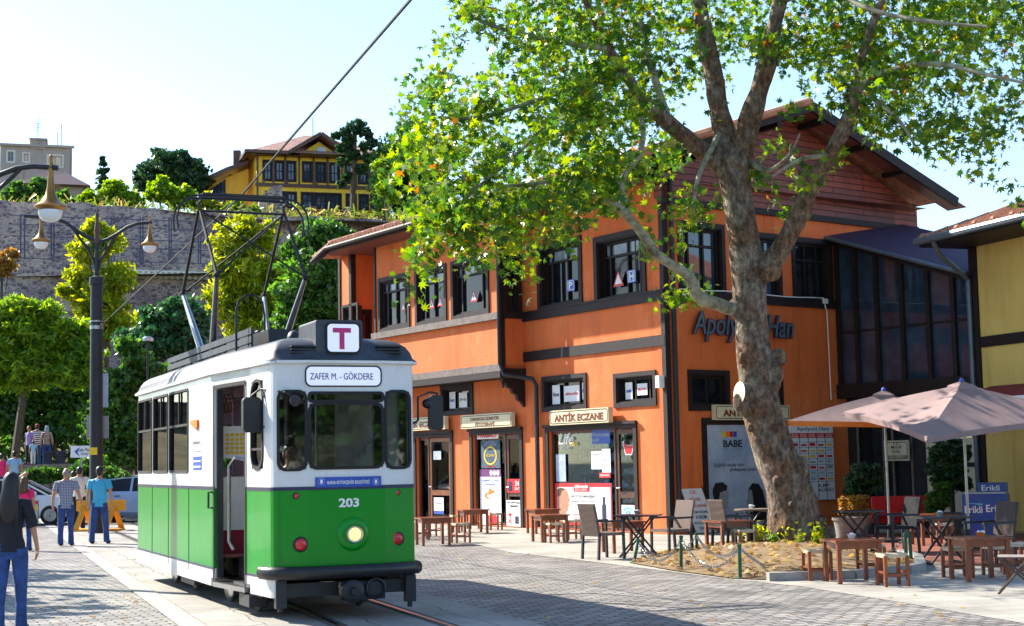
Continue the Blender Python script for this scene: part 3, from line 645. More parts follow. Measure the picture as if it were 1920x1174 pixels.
# shelves with goods inside the pharmacy
sh = MB(); gd = MB()
for d in (D1, D2, D3):
    for k in range(7):
        z = .35+k*.33; sh.box(d[0]-.1, d[1]+.5, 1.0, 1.3, z, z+.03, F1)
        x = d[0]-.05
        while x < d[1]+.4:
            w_ = random.uniform(.05, .12); h_ = random.uniform(.08, .24); gd.cur = random.choice((0, 1, 2, 3, 4)); gd.box(x, x+w_*.85, .98, 1.16, z+.032, z+.03+h_, F1); x += w_
sh.build('shelf', 'interior_tan', bld); gd.build('shop_goods', ['white_print', 'skyblue_print', 'red_print', 'cyan_print', 'sign_cream'], bld)['kind'] = 'stuff'
# ================================================================ signs on the building
def board(name, label, cat, fr, r, y, depth, matb, lines, group=None, border=None, rr=.0, mats=()):
    t = thing(name, label, cat, fr.pt((r[0]+r[1])/2, y, r[2]), group)
    MB().prism(rrect(r[0], r[1], r[2], r[3], max(rr, .004), 3), fr, y-depth, y).build('panel', matb, t)
    if border:
        e = .05*(r[3]-r[2])+.01; a = (r[0]+e, r[1]-e, r[2]+e, r[3]-e); q = .14*(r[3]-r[2])
        MB().ring(rrect(*a, q, 3), rrect(a[0]+.018, a[1]-.018, a[2]+.018, a[3]-.018, q*.8, 3), fr, y-depth-.004, y-depth-.0005).build('border', border, t)
    for s_, (fa_, fb_, fc_, fd_), mt, bo_ in lines:
        w_ = r[1]-r[0]; h_ = r[3]-r[2]; text(fr, s_, r[0]+w_*fa_, r[0]+w_*fb_, r[2]+h_*fc_, r[2]+h_*fd_, y-depth-.001, mt, t, bold=bo_)
    return t
gsn = 'cream shop boards on the orange building'
board('shop_sign', 'cream ANTİK ECZANE board over the left door, partly behind the tram mirror', 'sign', F1, F1.rect(757, 783, 847, 807), -.105, .12, 'sign_cream', [('ANTİK ECZANE', (.08, .92, .2, .82), 'sign_brown', .045)], gsn, 'black_print')
board('shop_sign', 'cream DERMOKOZMETIK FITOTERAPI board above the middle door', 'sign', F1, F1.rect(877, 776, 972, 802), -.105, .12, 'sign_cream', [('DERMOKOZMETİK', (.2, .78, .54, .84), 'sign_brown', .04), ('FİTOTERAPİ', (.3, .68, .14, .44), 'sign_brown', .04)], gsn, 'black_print')
board('shop_sign', 'cream ANTİK ECZANE board above the wide shop window with red poster', 'sign', F1, F1.rect(1046, 767, 1156, 795), -.105, .14, 'sign_cream', [('ANTİK ECZANE', (.08, .92, .2, .84), 'sign_brown', .045)], gsn, 'black_print')
board('shop_sign', 'cream ANTİK board on the shaded wall, half hidden by the tree trunk', 'sign', F2, F2.rect(1331, 760, 1470, 788), -.06, .12, 'sign_cream', [('ANTİK ECZANE', (.1, .9, .22, .82), 'sign_brown', .045)], gsn, 'black_print')
yp = .085
def poster(label, r, bg, lines, fr=F1, y=yp, extra=None, group=None, cat='poster', name='poster'):
    t = board(name, label, cat, fr, r, y, .006, bg, lines, group)
    if extra: extra(t, fr, r, y-.0075)
    return t
def pr(x0, y0, x1, y1): a = F1.rect(x0, y0, x1, y1, yp); return a
# D2 column posters
def ex(t, fr, r, y):
    w_, h_ = r[1]-r[0], r[3]-r[2]; b = MB(); b.box(r[0], r[1], y-.003, y, r[3]-h_*.13, r[3], fr); b.build('band', 'purple_print', t)
    b = MB()
    for k in range(3): b.lathe(fr.pt(r[0]+w_*(.55+.16*k), y-.004, r[3]-h_*.065), [(w_*.07, 0), (w_*.07, .002)], 12, fr.ey)
    b.build('dot', 'white_print', t)
    b = MB(); cx, cz = r[0]+w_*.45, r[2]+h_*.55
    b.prism([(cx-w_*.02, cz+h_*.12), (cx-w_*.02, cz+.0*h_), (cx+w_*.3, cz+h_*.06)], fr, y-.004, y-.001); b.ring([(cx-w_*.02+w_*.22*math.cos(a), cz+h_*.06*math.sin(a)-.02) for a in np.linspace(1.6, 4.6, 9)]+[], [(cx-w_*.02+w_*.12*math.cos(a), cz+h_*.035*math.sin(a)-.02) for a in np.linspace(1.6, 4.6, 9)], fr, y-.004, y-.001); b.build('arrow', 'orange_print', t)
    b = MB()
    for k in range(3): b.lathe(fr.pt(r[0]+w_*(.5+.2*(k % 2)), y-.004, r[2]+h_*(.06+.05*k)), [(w_*.13, 0), (w_*.13, .002)], 12, fr.ey)
    b.build('berry', 'red_print', t)
poster('tall white poster with purple top band and orange arrow in the middle doorway', pr(901, 880, 940, 987), 'white_print', [('Sağlıklı ve dinç', (.08, .92, .78, .82), 'blue_print', 0), ('misiniz?', (.25, .75, .72, .76), 'blue_print', 0)], extra=ex)
board('shop_sign', 'small white PHARMACY panel with red letters at the top of the middle doorway', 'sign', F1, pr(896, 809, 936, 823), yp-.01, .02, 'white_print', [('PHARMACY', (.06, .94, .16, .84), 'red_print', .045)])
def exn(t, fr, r, y):
    w_, h_ = r[1]-r[0], r[3]-r[2]
    b = MB(); o = [(r[0]+w_*.5+w_*.34*math.cos(a), r[2]+h_*.45+h_*.34*math.sin(a)) for a in np.linspace(0, 2*PI, 17)[:-1]]; i = [(r[0]+w_*.5+w_*.28*math.cos(a), r[2]+h_*.45+h_*.28*math.sin(a)) for a in np.linspace(0, 2*PI, 17)[:-1]]
    b.ring(o, i, fr, y-.004, y-.001); b.build('emblem_ring', 'yellow_print', t)
poster('dark glass panel with yellow round ECZANE emblem in the middle doorway', pr(902, 826, 938, 878), 'interior_blue', [('ANTİK', (.25, .75, .9, .98), 'grey_print', 0), ('ECZANE', (.2, .8, .8, .88), 'grey_print', 0), ('ECZANE', (.28, .72, .42, .5), 'yellow_print', .01), ('NÖBETÇİ', (.25, .75, .02, .1), 'red_print', .01)], extra=exn)
def exh(t, fr, r, y):
    w_, h_ = r[1]-r[0], r[3]-r[2]; b = MB(); b.lathe(fr.pt(r[0]+w_*.25, y-.003, r[2]+h_*.6), [(w_*.14, 0), (w_*.14, .002)], 12, fr.ey); b.box(r[0]+w_*.12, r[0]+w_*.38, y-.003, y, r[2]+h_*.1, r[2]+h_*.45, fr); b.build('figure', 'dark_navy', t)
poster('small pink and red poster on the glass of the middle door', pr(951, 898, 976, 924), 'red_print', [('24', (.62, .92, .5, .85), 'white_print', .02), ('SAAT', (.6, .95, .2, .4), 'white_print', .0)], extra=exh)
def exv(t, fr, r, y):
    w_, h_ = r[1]-r[0], r[3]-r[2]; b = MB(); cx = r[0]+w_*.25; cz = r[2]+h_*.3
    b.lathe(fr.pt(cx, y-.003, cz+h_*.17), [(w_*.06, 0), (w_*.06, .002)], 8, fr.ey)
    for a, c_ in (((0, .12), (0, -.03)), ((0, .1), (-.13, .19)), ((0, .1), (.13, .19)), ((0, -.03), (-.1, -.18)), ((0, -.03), (.1, -.18))): b.beam(fr.pt(cx+w_*a[0], y-.003, cz+h_*a[1]), fr.pt(cx+w_*c_[0], y-.003, cz+h_*c_[1]), .03, .004, fr.ey)
    b.build('figure', 'red_print', t); b = MB(); b.box(r[0]+w_*.6, r[0]+w_*.85, y-.003, y, r[2]+h_*.12, r[2]+h_*.4, fr); b.build('box_picture', 'dark_navy', t)
poster('white vitamin poster with red running figure low on the middle door', pr(950, 938, 977, 988), 'white_print', [('Kilo aldırmayan', (.05, .95, .86, .95), 'black_print', 0), ('vitamin!', (.25, .8, .74, .84), 'black_print', .01)], extra=exv)
# D3
def exs(t, fr, r, y):
    w_, h_ = r[1]-r[0], r[3]-r[2]
    b = MB(); b.ring([(r[0], r[2]), (r[1], r[2]), (r[1], r[3]), (r[0], r[3])], [(r[0]+w_*.035, r[2]+h_*.07), (r[1]-w_*.02, r[2]+h_*.07), (r[1]-w_*.02, r[3]-h_*.09), (r[0]+w_*.035, r[3]-h_*.09)], fr, y-.004, y-.0005); b.box(r[0]+w_*.34, r[0]+w_*.62, y-.0065, y-.0045, r[3]-h_*.2, r[3]-.002, fr); b.build('border', 'red_print', t)
    text(fr, 'skincode', r[0]+w_*.36, r[0]+w_*.6, r[3]-h_*.115, r[3]-h_*.03, y-.007, 'white_print', t, bold=.02); text(fr, 'EXCLUSIVE', r[0]+w_*.37, r[0]+w_*.58, r[3]-h_*.18, r[3]-h_*.13, y-.007, 'white_print', t)
    pf = [(.05, .07), (.20, .07), (.19, .30), (.23, .36), (.22, .42), (.255, .47), (.235, .50), (.25, .55), (.265, .60), (.24, .68), (.24, .76), (.19, .86), (.10, .88), (.045, .80), (.04, .5)]
    b = MB(); b.prism([(r[0]+w_*a, r[2]+h_*c_) for a, c_ in pf], fr, y-.003, y-.0002); b.build('face', 'skin', t)
    b = MB(); b.prism([(r[0]+w_*a, r[2]+h_*c_) for a, c_ in ((.042, .66), (.10, .70), (.12, .80), (.19, .865), (.10, .89), (.04, .84))], fr, y-.0042, y-.0031); b.build('hair', 'hair_brown', t)
    b = MB(); b.box(r[0]+w_*.83, r[0]+w_*.90, y-.003, y, r[2]+h_*.12, r[2]+h_*.5, fr); b.box(r[0]+w_*.845, r[0]+w_*.885, y-.003, y, r[2]+h_*.5, r[2]+h_*.68, fr); b.build('bottle_picture', 'dark_navy', t)
a = pr(1042, 906, 1148, 985)
poster('large white advert with red border and profile face behind the shop window', a, 'white_print', [('BOTOX BENZERİ', (.30, .72, .66, .73), 'black_print', .0), ('KIRIŞIKLIK YAPILAYICI SERUM', (.28, .74, .54, .58), 'grey_print', 0), ('*Dermatolog', (.30, .55, .22, .27), 'red_print', .01), ('İsviçre', (.34, .52, .13, .18), 'red_print', 0)], extra=exs)
text(F1, 'Life', *F1.rect(1047, 812, 1075, 833, yp), yp-.002, 'white_print', bld, bold=0, shear=.3); text(F1, 'TIME', *F1.rect(1068, 829, 1084, 836, yp), yp-.002, 'yellow_print', bld); text(F1, 'VITAMINS', *F1.rect(1050, 838, 1070, 843, yp), yp-.002, 'grey_print', bld)
poster('dark blue sign with pale lettering at the top of the shop window', pr(1110, 805, 1144, 832), 'blue_print', [('Pharmaton', (.06, .94, .5, .78), 'skyblue_print', .0), ('kiddi', (.06, .4, .15, .4), 'skyblue_print', 0)])
poster('white notice taped to the shop glass, the left one of two', pr(1109, 846, 1128, 880), 'white_print', [('DUYURU', (.2, .8, .8, .86), 'grey_print', 0)])
poster('white notice with round grey picture on the shop glass', pr(1129, 841, 1145, 886), 'white_print', [('BİLGİ', (.2, .8, .5, .56), 'grey_print', 0)])
poster('thin red strip with white letters on the shop glass', pr(1124, 886, 1145, 896), 'red_print', [('DERMAN ECZACI', (.08, .92, .3, .7), 'white_print', 0)])
poster('pale leaflet on the left side of the shop glass', pr(1043, 852, 1061, 903), 'skyblue_print', [('spf', (.3, .7, .7, .8), 'white_print', 0)])
def exg(t, fr, r, y):
    w_, h_ = r[1]-r[0], r[3]-r[2]; o = []; i = []
    for a in np.linspace(.3, 3.3, 10): o.append((r[0]+w_*(.5+.34*math.cos(a)), r[2]+h_*(.45+.36*math.sin(a)))); i.append((r[0]+w_*(.5+.28*math.cos(a)), r[2]+h_*(.42+.24*math.sin(a))))
    b = MB()
    for k in range(9): b.sheet([fr.pt(*(p[0], y-.002, p[1])) for p in (o[k], o[k+1], i[k+1], i[k])])
    b.build('swoosh', 'cyan_print', t)
poster('white SGK sticker low on the right shop door', pr(1166, 947, 1190, 968), 'white_print', [('SGK', (.3, .75, .15, .55), 'cyan_print', .02)], extra=exg)
# red mortar-shaped pharmacy mark on the right door
a = F1.rect(1169, 829, 1187, 851, yp); t = thing('mortar_sign', 'red mortar shaped mark with white outline on the right shop door', 'sign', F1.pt(a[0], yp, a[2]))
w_, h_ = a[1]-a[0], a[3]-a[2]; sh_ = [(.25, 0), (.8, 0), (1., .7), (.3, .7), (.12, 1.0), (.0, .95), (.1, .6)]
MB().prism([(a[0]+w_*p, a[2]+h_*q) for p, q in sh_], F1, yp-.01, yp-.004).build('mark', 'red_print', t); MB().prism([(a[0]+w_*(.5+(p-.5)*1.22), a[2]+h_*(.5+(q-.5)*1.2)) for p, q in sh_], F1, yp-.003, yp).build('outline', 'white_print', t)
poster('blue and white sticker on the glass of the left wooden door', pr(813, 846, 827, 862), 'skyblue_print', [('ECZ', (.2, .8, .4, .6), 'white_print', 0)])
poster('yellow edged white poster low on the left wooden door', pr(814, 933, 832, 964), 'white_print', [('Lierac', (.2, .8, .6, .7), 'blue_print', 0)], extra=lambda t, fr, r, y: MB().box(r[0], r[1], y-.003, y, r[2], r[2]+(r[3]-r[2])*.2, fr).build('band', 'blue_print', t))
# papers in the mezzanine windows
ym = .125
def paper(lab, x0, y0, x1, y1, s_, mt): board('window_paper', lab, 'paper', F1, F1.rect(x0, y0, x1, y1, ym), ym, .006, 'white_print', [(s_, (.1, .9, .4, .62), mt, .02)], 'white papers in the mezzanine windows')
paper('narrow white paper in the left mezzanine window', 843, 735, 854, 766, 'Lierac', 'blue_print'); paper('white paper with round emblem in the left mezzanine window', 861, 736, 876, 764, '(N)', 'black_print')
paper('left narrow white paper in the middle mezzanine window', 1036, 722, 1050, 758, 'Nuxe', 'black_print'); paper('white paper with red skincode letters in the middle mezzanine window', 1058, 723, 1087, 753, 'skincode', 'red_print'); paper('right narrow white paper in the middle mezzanine window', 1092, 717, 1099, 749, 'BION', 'blue_print')
paper('left white paper in the right mezzanine window', 1173, 717, 1186, 749, 'caudalie', 'blue_print'); paper('white BIOXCIN paper in the right mezzanine window', 1195, 719, 1214, 741, 'BIOXCIN', 'red_print')
# traffic signs stored in the upper windows
def trisign(lab, fr, x, y_, sz, yy, mark, grp='toy traffic signs in the upper windows'):
    u, z = fr.px(x, y_, yy); t = thing('traffic_sign', lab, 'sign', fr.pt(u, yy, z), grp)
    tri = lambda s: [(u-s*.5, z-s*.4), (u+s*.5, z-s*.4), (u, z+s*.5)]
    MB().prism(tri(sz), fr, yy-.01, yy).build('border', 'red_print', t); MB().prism(tri(sz*.66), fr, yy-.014, yy-.0105).build('panel', 'white_print', t)
    if mark: text(fr, mark, u-sz*.06, u+sz*.06, z-sz*.2, z+sz*.14, yy-.015, 'black_print', t)
yb_ = .04
trisign('red triangle sign with exclamation mark in the right bay window', FB, 889, 556, .34, yb_, '!'); trisign('red triangle sign in the middle bay window, left of two', FB, 810, 570, .30, yb_, 'i'); trisign('red triangle sign in the middle bay window, right of two', FB, 826, 566, .30, yb_, 'A'); trisign('small red triangle sign in the left bay window', FB, 757, 576, .26, yb_, '')
trisign('large red triangle sign in the upper window beside the H sign', F1, 1160, 524, .42, .12, '')
def sq(lab, x0, y0, x1, y1, s_): board('traffic_sign', lab, 'sign', F1, F1.rect(x0, y0, x1, y1, .12), .12, .012, 'blue_print', [(s_, (.25, .75, .2, .8), 'white_print', .03)], 'toy traffic signs in the upper windows', 'white_print')
sq('blue square P parking sign in the upper window', 1064, 524, 1078, 546, 'P'); sq('blue square H sign in the upper window', 1177, 506, 1193, 530, 'H')
# poster in the shaded wall
rp = (PO[0], PO[1], PO[2]+.05, PO[3]-.02)
def exb(t, fr, r, y):
    w_, h_ = r[1]-r[0], r[3]-r[2]
    for k, mt in enumerate(('yellow_print', 'orange_print', 'red_print', 'blue_print')): MB().box(r[0]+w_*(.26+.055*k), r[0]+w_*(.31+.055*k), y-.003, y, r[2]+h_*.88, r[2]+h_*.935, fr).build('colour_bar', mt, t)
    man = [(.08, .08), (.24, .08), (.25, .17), (.31, .19), (.30, .22), (.325, .245), (.31, .28), (.33, .30), (.31, .37), (.26, .41), (.14, .41), (.10, .34), (.12, .24), (.07, .15)]
    P_ = lambda L: [(r[0]+w_*a, r[2]+h_*b_) for a, b_ in L]
    MB().prism(P_(man), fr, y-.003, y-.0004).build('man_picture', 'grey_print', t)
    MB().prism(P_([(.11, .26), (.17, .24), (.20, .34), (.30, .36), (.31, .40), (.24, .44), (.13, .43), (.09, .36)]), fr, y-.005, y-.0035).build('hair_picture', 'black_print', t)
    MB().prism(P_([(.62, .05), (.88, .05), (.88, .20), (.84, .34), (.78, .41), (.68, .42), (.62, .36), (.60, .22), (.64, .14)]), fr, y-.003, y-.0004).build('woman_hair_picture', 'black_print', t)
    MB().prism(P_([(.62, .14), (.68, .13), (.69, .24), (.67, .35), (.63, .36), (.605, .27), (.585, .25), (.60, .2)]), fr, y-.005, y-.0035).build('woman_face_picture', 'grey_print', t)
poster('tall blue shop poster with a man and a woman, half behind the trunk', rp, 'skyblue_print', [('BABE', (.27, .55, .78, .85), 'black_print', .03), ('LABORATORIOS', (.28, .56, .75, .765), 'grey_print', 0), ('Sağlıklı saçlar için', (.12, .56, .58, .63), 'black_print', 0), ('profesyonel çözüm', (.36, .74, .53, .58), 'black_print', 0)], fr=F2, y=.06, extra=exb)
# directory board
r = F2.rect(1478, 796, 1558, 938); rd = (r[0], r[1], r[2], r[3])
t = board('directory_sign', 'white Apolyont Hanı directory board with grid of small logos right of the trunk', 'sign', F2, rd, -.05, .05, 'white_print', [('Apolyont Hanı', (.15, .9, .9, .97), 'dark_navy', .0), ('LIP', (.62, .86, .17, .21), 'dark_navy', .02), ('KURSU', (.62, .96, .11, .15), 'dark_navy', .01)])
w_, h_ = rd[1]-rd[0], rd[3]-rd[2]; yy = -.101
gl = MB()
for k in range(8): gl.box(rd[0], rd[1], yy-.003, yy, rd[2]+h_*(.24+.075*k), rd[2]+h_*(.245+.075*k), F2)
for k in range(1, 5): gl.box(rd[0]+w_*k*.2, rd[0]+w_*(k*.2+.012), yy-.0028, yy, rd[2]+h_*.0, rd[2]+h_*.84, F2)
gl.build('grid', 'dark_navy', t); MB().box(rd[0], rd[1], yy-.004, yy, rd[2]+h_*.82, rd[2]+h_*.885, F2).build('band', 'red_print', t)
for k in range(5): text(F2, 'ANTİK', rd[0]+w_*(.02+.2*k), rd[0]+w_*(.17+.2*k), rd[2]+h_*.857, rd[2]+h_*.875, yy-.005, 'white_print', t); text(F2, 'ECZANE', rd[0]+w_*(.02+.2*k), rd[0]+w_*(.17+.2*k), rd[2]+h_*.83, rd[2]+h_*.85, yy-.005, 'white_print', t)
lg = MB()
for k in range(5):
    for j in range(7):
        lg.cur = random.choice((0, 1, 2, 3)); x = rd[0]+w_*(.035+.2*k); z = rd[2]+h_*(.255+.075*j); lg.box(x, x+w_*.13, yy-.0035, yy, z+h_*.008, z+h_*random.uniform(.03, .055), F2)
lg.build('logo', ['red_print', 'yellow_print', 'grey_print', 'skyblue_print'], t)
# ================================================================ glazed wing between the two buildings
G0 = F2.pt(F2.px(1572, 700)[0], 0, 0); F3 = Fr(G0[:2], (F1.ex.x, F1.ex.y)); 
UG = F3.px(1836, 700)[0]; g0 = F3.px(1700, 730)[1]; ga = F3.px(1566, 452)[1]; gb_ = F3.px(1822, 522)[1]
gw = thing('glazed_wing', 'dark glazed timber wing with sloping shingle roof between the orange and yellow buildings', 'building', F3.pt(0, 0, 0))
ztop = lambda u: ga+(gb_-ga)*u/UG
fm = MB(); cols = [F3.px(x, 600)[0] for x in (1572, 1606, 1645, 1692, 1741, 1788)]+[UG-.06]
for u in cols: fm.prism([(u-.06, g0+.2), (u+.06, g0+.2), (u+.06, ztop(u)), (u-.06, ztop(u))], F3, -.03, .12)
fm.prism([(0, ztop(0)-.1), (UG, ztop(UG)-.1), (UG, ztop(UG)+.12), (0, ztop(0)+.12)], F3, -.06, -.031); fm.box(-.2, UG+.05, -.10, .3, g0-.12, g0+.22, F3)
fm.box(0, UG, -.01, .10, g0+1.5, g0+1.54, F3)
fm.build('frame', 'dark_timber', gw)
MB().prism([(0, g0+.2), (UG, g0+.2), (UG, ztop(UG)), (0, ztop(0))], F3, .05, .06).build('glass', 'pane_sky', gw)
rf = MB(); P = [F3.pt(-.02, -.25, ztop(0)+.13), F3.pt(UG+.0, -.25, ztop(UG)+.13), F3.pt(UG, 2.6, ztop(UG)+.62), F3.pt(-.02, 2.6, ztop(0)+.62)]
rf.add(P+[p-Vector((0, 0, .1)) for p in P], [(0, 1, 2, 3), (7, 6, 5, 4), (0, 4, 5, 1), (1, 5, 6, 2), (2, 6, 7, 3), (3, 7, 4, 0)]); rf.build('roof', 'shingle', gw)
MB().tube([F3.pt(0, -.3, ztop(0)+.08), F3.pt(UG, -.3, ztop(UG)+.08)], .05, 8).build('gutter', 'slate_letter', gw)
lo = MB(); lo.wall(F3, .0, UG, 0, g0-.12, [(.35, 2.1, .05, 2.6), (2.9, UG-.5, .9, 2.5)], .25, .4); lo.build('wall', 'interior_dark', gw)
MB().box(.35, 2.1, .3, .31, .05, 2.6, F3).build('door_glass', 'pane_dark', gw)
dp = MB()
for u in (.35, 1.2, 1.5, 2.1): dp.box(u-.03, u+.03, .22, .245, .02, 2.62, F3)
dp.build('door_post', 'grey_timber', gw)
wp = MB(); rr_ = F3.rect(1738, 822, 1834, 940, .2); wp.box(rr_[0], rr_[1], .2, .24, .3, rr_[3], F3); wp.build('panel', 'cream_plaster', gw)
wp = MB(); wp.box((rr_[0]+rr_[1])/2-.04, (rr_[0]+rr_[1])/2+.04, .17, .198, .3, rr_[3], F3); wp.box(rr_[0], rr_[1], .165, .199, 1.4, 1.5, F3); wp.build('panel_timber', 'dark_timber', gw)
board('hanging_sign', 'pale green driving course sign hanging in the shade above the red bench', 'sign', F3, F3.rect(1660, 826, 1706, 864, .1), .1, .04, 'cream_plaster', [('T.C.', (.35, .65, .8, .92), 'black_print', .01), ('M.E.B', (.3, .7, .6, .74), 'black_print', .01), ('ÖZEL', (.32, .68, .38, .54), 'black_print', .01), ('KALIP SÜRÜCÜ KURSU', (.04, .96, .12, .3), 'black_print', .01)], None, 'green_post')
# ================================================================ yellow building at the right edge
Y0 = F3.pt(UG+.1, -.1, 0); F4 = Fr(Y0[:2], (math.sin(math.radians(20)), -math.cos(math.radians(20))))
yb = thing('yellow_building', 'mustard yellow plastered building with dark timber bands and tiled eave at the right edge', 'building', F4.pt(0, 0, 0))
ZY = 6.38; bz = F4.px(1880, 637)[1]
wl = MB(); wl.wall(F4, 0, 9, 0, ZY, [(2.6, 3.6, .05, 2.3)], 0, .25); wl.build('wall', 'yellow_plaster', yb)
MB().box(-.0, 9, 5.0, 5.2, 0, ZY, F4).build('rear_wall', 'yellow_plaster', yb); MB().box(-.14, -.001, -.04, 5.2, 0, ZY, F4).build('end_wall', 'yellow_plaster', yb)
tb = MB(); tb.box(-.16, .1, -.05, -.001, 0, ZY, F4); tb.box(.1, 9, -.04, -.001, bz-.12, bz+.12, F4); tb.ring([(2.45, .0), (3.75, .0), (3.75, 2.45), (2.45, 2.45)], [(2.6, .02), (3.6, .02), (3.6, 2.3), (2.6, 2.3)], F4, -.05, -.001); tb.build('timber_frame', 'dark_timber', yb)
MB().box(2.6, 3.6, .15, .2, .05, 2.3, F4).build('door', 'brown_timber', yb)
rf = MB(); EY = 1.25; ul = -.3
A = [F4.pt(ul, -EY, ZY+.16), F4.pt(9.5, -EY, ZY+.16), F4.pt(9.5, 2.6, ZY+1.5), F4.pt(ul+2, 2.6, ZY+1.5), F4.pt(ul, 5.5, ZY+.16)]
rf.sheet([A[0], A[1], A[2], A[3]]); rf.sheet([A[4], A[0], A[3]])
for i in range(50):
    x = ul+.1+i*.21; k = min(1, (x-ul)/2); a = F4.pt(x, -EY-.04, ZY+.17); b = F4.pt(x, -EY+3.8*max(k, .04), ZY+.19+1.34*max(k, .04)); rf.tube([a, b], .08, 6)
    if i % 3 == 0: rf.ell(F4.pt(x, -EY+.05, ZY+.25), .09, .09, .07, 6, 4)
rf.tube([A[0], A[3]], .1, 6); ro = rf.build('roof', 'roof_tile', yb, 40)
MB().box(ul, 9.5, -EY, 5.2, ZY-.0, ZY+.06, F4).build('soffit', 'dark_timber', ro)
gm = MB(); gm.tube([F4.pt(ul, -EY-.09, ZY+.12), F4.pt(9.5, -EY-.09, ZY+.12)], .085, 8); gm.tube([F4.pt(.35, -EY-.09, ZY+.05), F4.pt(.3, -EY+.1, ZY-.25), F4.pt(.0, -.5, ZY-.5), F4.pt(-.12, -.1, ZY-.75), F4.pt(-.12, -.1, .1)], .06, 8); gm.build('gutter', 'slate_letter', ro, 40)
# red canopy with sign
cn = thing('red_canopy', 'dark red sloping canopy with a white and red sign on the yellow wall', 'awning', F4.pt(2, 0, 3))
za = F4.px(1900, 725)[1]
cm = MB(); P = [F4.pt(.4, -1.3, za-.28), F4.pt(8, -1.3, za-.28), F4.pt(8, -.01, za+.05), F4.pt(.4, -.01, za+.05)]; cm.add(P+[p-Vector((0, 0, .05)) for p in P], [(0, 1, 2, 3), (7, 6, 5, 4), (0, 4, 5, 1), (1, 5, 6, 2), (2, 6, 7, 3), (3, 7, 4, 0)]); cm.build('cover', 'maroon_cloth', cn)
ss = thing('cafe_sign', 'white and red FE sign board under the red canopy, cut by the right edge', 'sign', F4.pt(3, -1.3, za-.6))
cs = F4.off(0, -1.32); MB().box(1.6, 6, -.06, 0, za-.62, za-.36, cs).build('panel', 'red_print', ss); MB().box(1.5, 6.1, -.08, .05, za-.36, za-.28, cs).build('border', 'white_print', ss); text(cs, 'KAFE', 2.0, 3.0, za-.57, za-.41, -.061, 'white_print', ss)
# ================================================================ tram
seeglass('tram_side_glass', (.62, .46, .56), .06); seeglass('windscreen_glass', (.66, .70, .72), .04)
emit('headlight_glow', (1, .55, .16), .9); emit('sign_glow', (.72, .76, .92), .18); M('magenta_print', (.55, .03, .16), .5)
M('tram_interior', (.60, .56, .48), .7, var=.2); M('tram_floor', (.22, .06, .05), .7, var=.3)
o = gx(513, 16.9); T = Fr(o[:2], (PXT.x, PXT.y))
tram = thing('tram', 'green and cream vintage tram number 203 with its headlight lit and pantograph raised', 'tram', T.pt(.835, 0, 0))
XC = .835; HW = 1.03; L = 8.0
zl = lambda py: T.px(515, py, .22)[1]
zs, zgb, zgt, zg = zl(1120), zl(1083), zl(917), zl(677); z0f = zs
half = [(-.445, 0.), (-.785, .06), (-.815, .085), (-.835, .13), (-.842, .19), (-.885, .9), (-1.03, 2.35)]
rearh = [(-.60, 0.), (-.86, .03), (-.97, .08), (-1.03, .2)]; left = half; right = [(-x, y) for x, y in half][::-1]
front = half[::-1][::-1]
plan = [(XC+x, y) for x, y in half[::-1]][::-1]
# closed outline, counter-clockwise from above, starting at the left end of the flat front
O = [(XC+x, y) for x, y in [half[0]]] + [(XC-x, y) for x, y in half] + [(XC-x, L-y) for x, y in rearh[::-1]] + [(XC+x, L-y) for x, y in rearh] + [(XC+x, y) for x, y in half[::-1][:-1]]
def seg(i): a, b = O[i], O[(i+1) % len(O)]; p = T.pt(*a, 0); q = T.pt(*b, 0); return Fr(p[:2], ((q-p).x, (q-p).y)), (q-p).length
NS = len(O)
# indices of the named segments
idx = {}
for i in range(NS):
    a, b = O[i], O[(i+1) % NS]; mx_, my_ = (a[0]+b[0])/2-XC, (a[1]+b[1])/2
    if abs(mx_) < .01 and my_ < .1: idx['front'] = i
    if 3 < my_ < 6: idx['left' if mx_ < 0 else 'right'] = i
    if .02 < my_ < .08 and abs(mx_) < .7: idx['fl' if mx_ < 0 else 'fr'] = i
    if 1 < my_ < 2: idx['dl' if mx_ < 0 else 'dr'] = i
    if .4 < my_ < .8: idx['cl' if mx_ < 0 else 'cr'] = i
    if my_ > L-.01: idx['rear'] = i
upper = MB(); mid = MB(); low = MB(); gaskets = []; panes = []
FRf, lf = seg(idx['front']); FRl, ll = seg(idx['fl']); SL, lsl = seg(idx['left']); DL, ldl = seg(idx['dl'])
wz = FRf.rect(576, 757, 720, 877); holes = {}
e = .018
holes['front'] = [(e, lf-e, wz[2], wz[3])]
vz = (FRf.px(650, 752)[1], FRf.px(650, 737)[1]); holes['front'].append((e, lf-e, vz[0], vz[1]))
sz = FRl.rect(512, 734, 571, 881); holes['fl'] = [(e, ll-.02, sz[2], sz[3])]; holes['fr'] = [(.02, ll-e, sz[2], sz[3])]
SW = [SL.rect(a, b, c, d) for a, b, c, d in ((260, 752, 285, 884), (288.5, 744, 315, 884), (318.5, 732, 353, 885))]
zz0 = sum(s[2] for s in SW)/3; assert 1; zz1 = max(s[3] for s in SW); print('side windows', SW, lsl)
sws = [(max(.03, a), b, zz0, zz1-.02) for a, b, *_ in SW][::-1]
sws2 = [(lsl-b, lsl-a, c, d) for a, b, c, d in sws]
holes['left'] = sws; holes['right'] = sws2
dz = (zs+.06, zl(712)); d0 = DL.px(403, 900)[0]; d1 = DL.px(460, 900)[0]; print('door', d0, d1, ldl)
d0 = max(d0, .04); d1 = min(d1, ldl-.05)
DOOR = (d0, d1, dz[0], dz[1]); holes['dl'] = [DOOR]; holes['dr'] = [(.3, 1.2, zgt+.15, dz[1])]; holes['cl'] = [(.06, .50, zz0+.02, zg-.2)]; holes['cr'] = [(.06, .5, zz0+.02, zg-.2)]
holes['rear'] = [(.1, 1.1, wz[2], wz[3])]
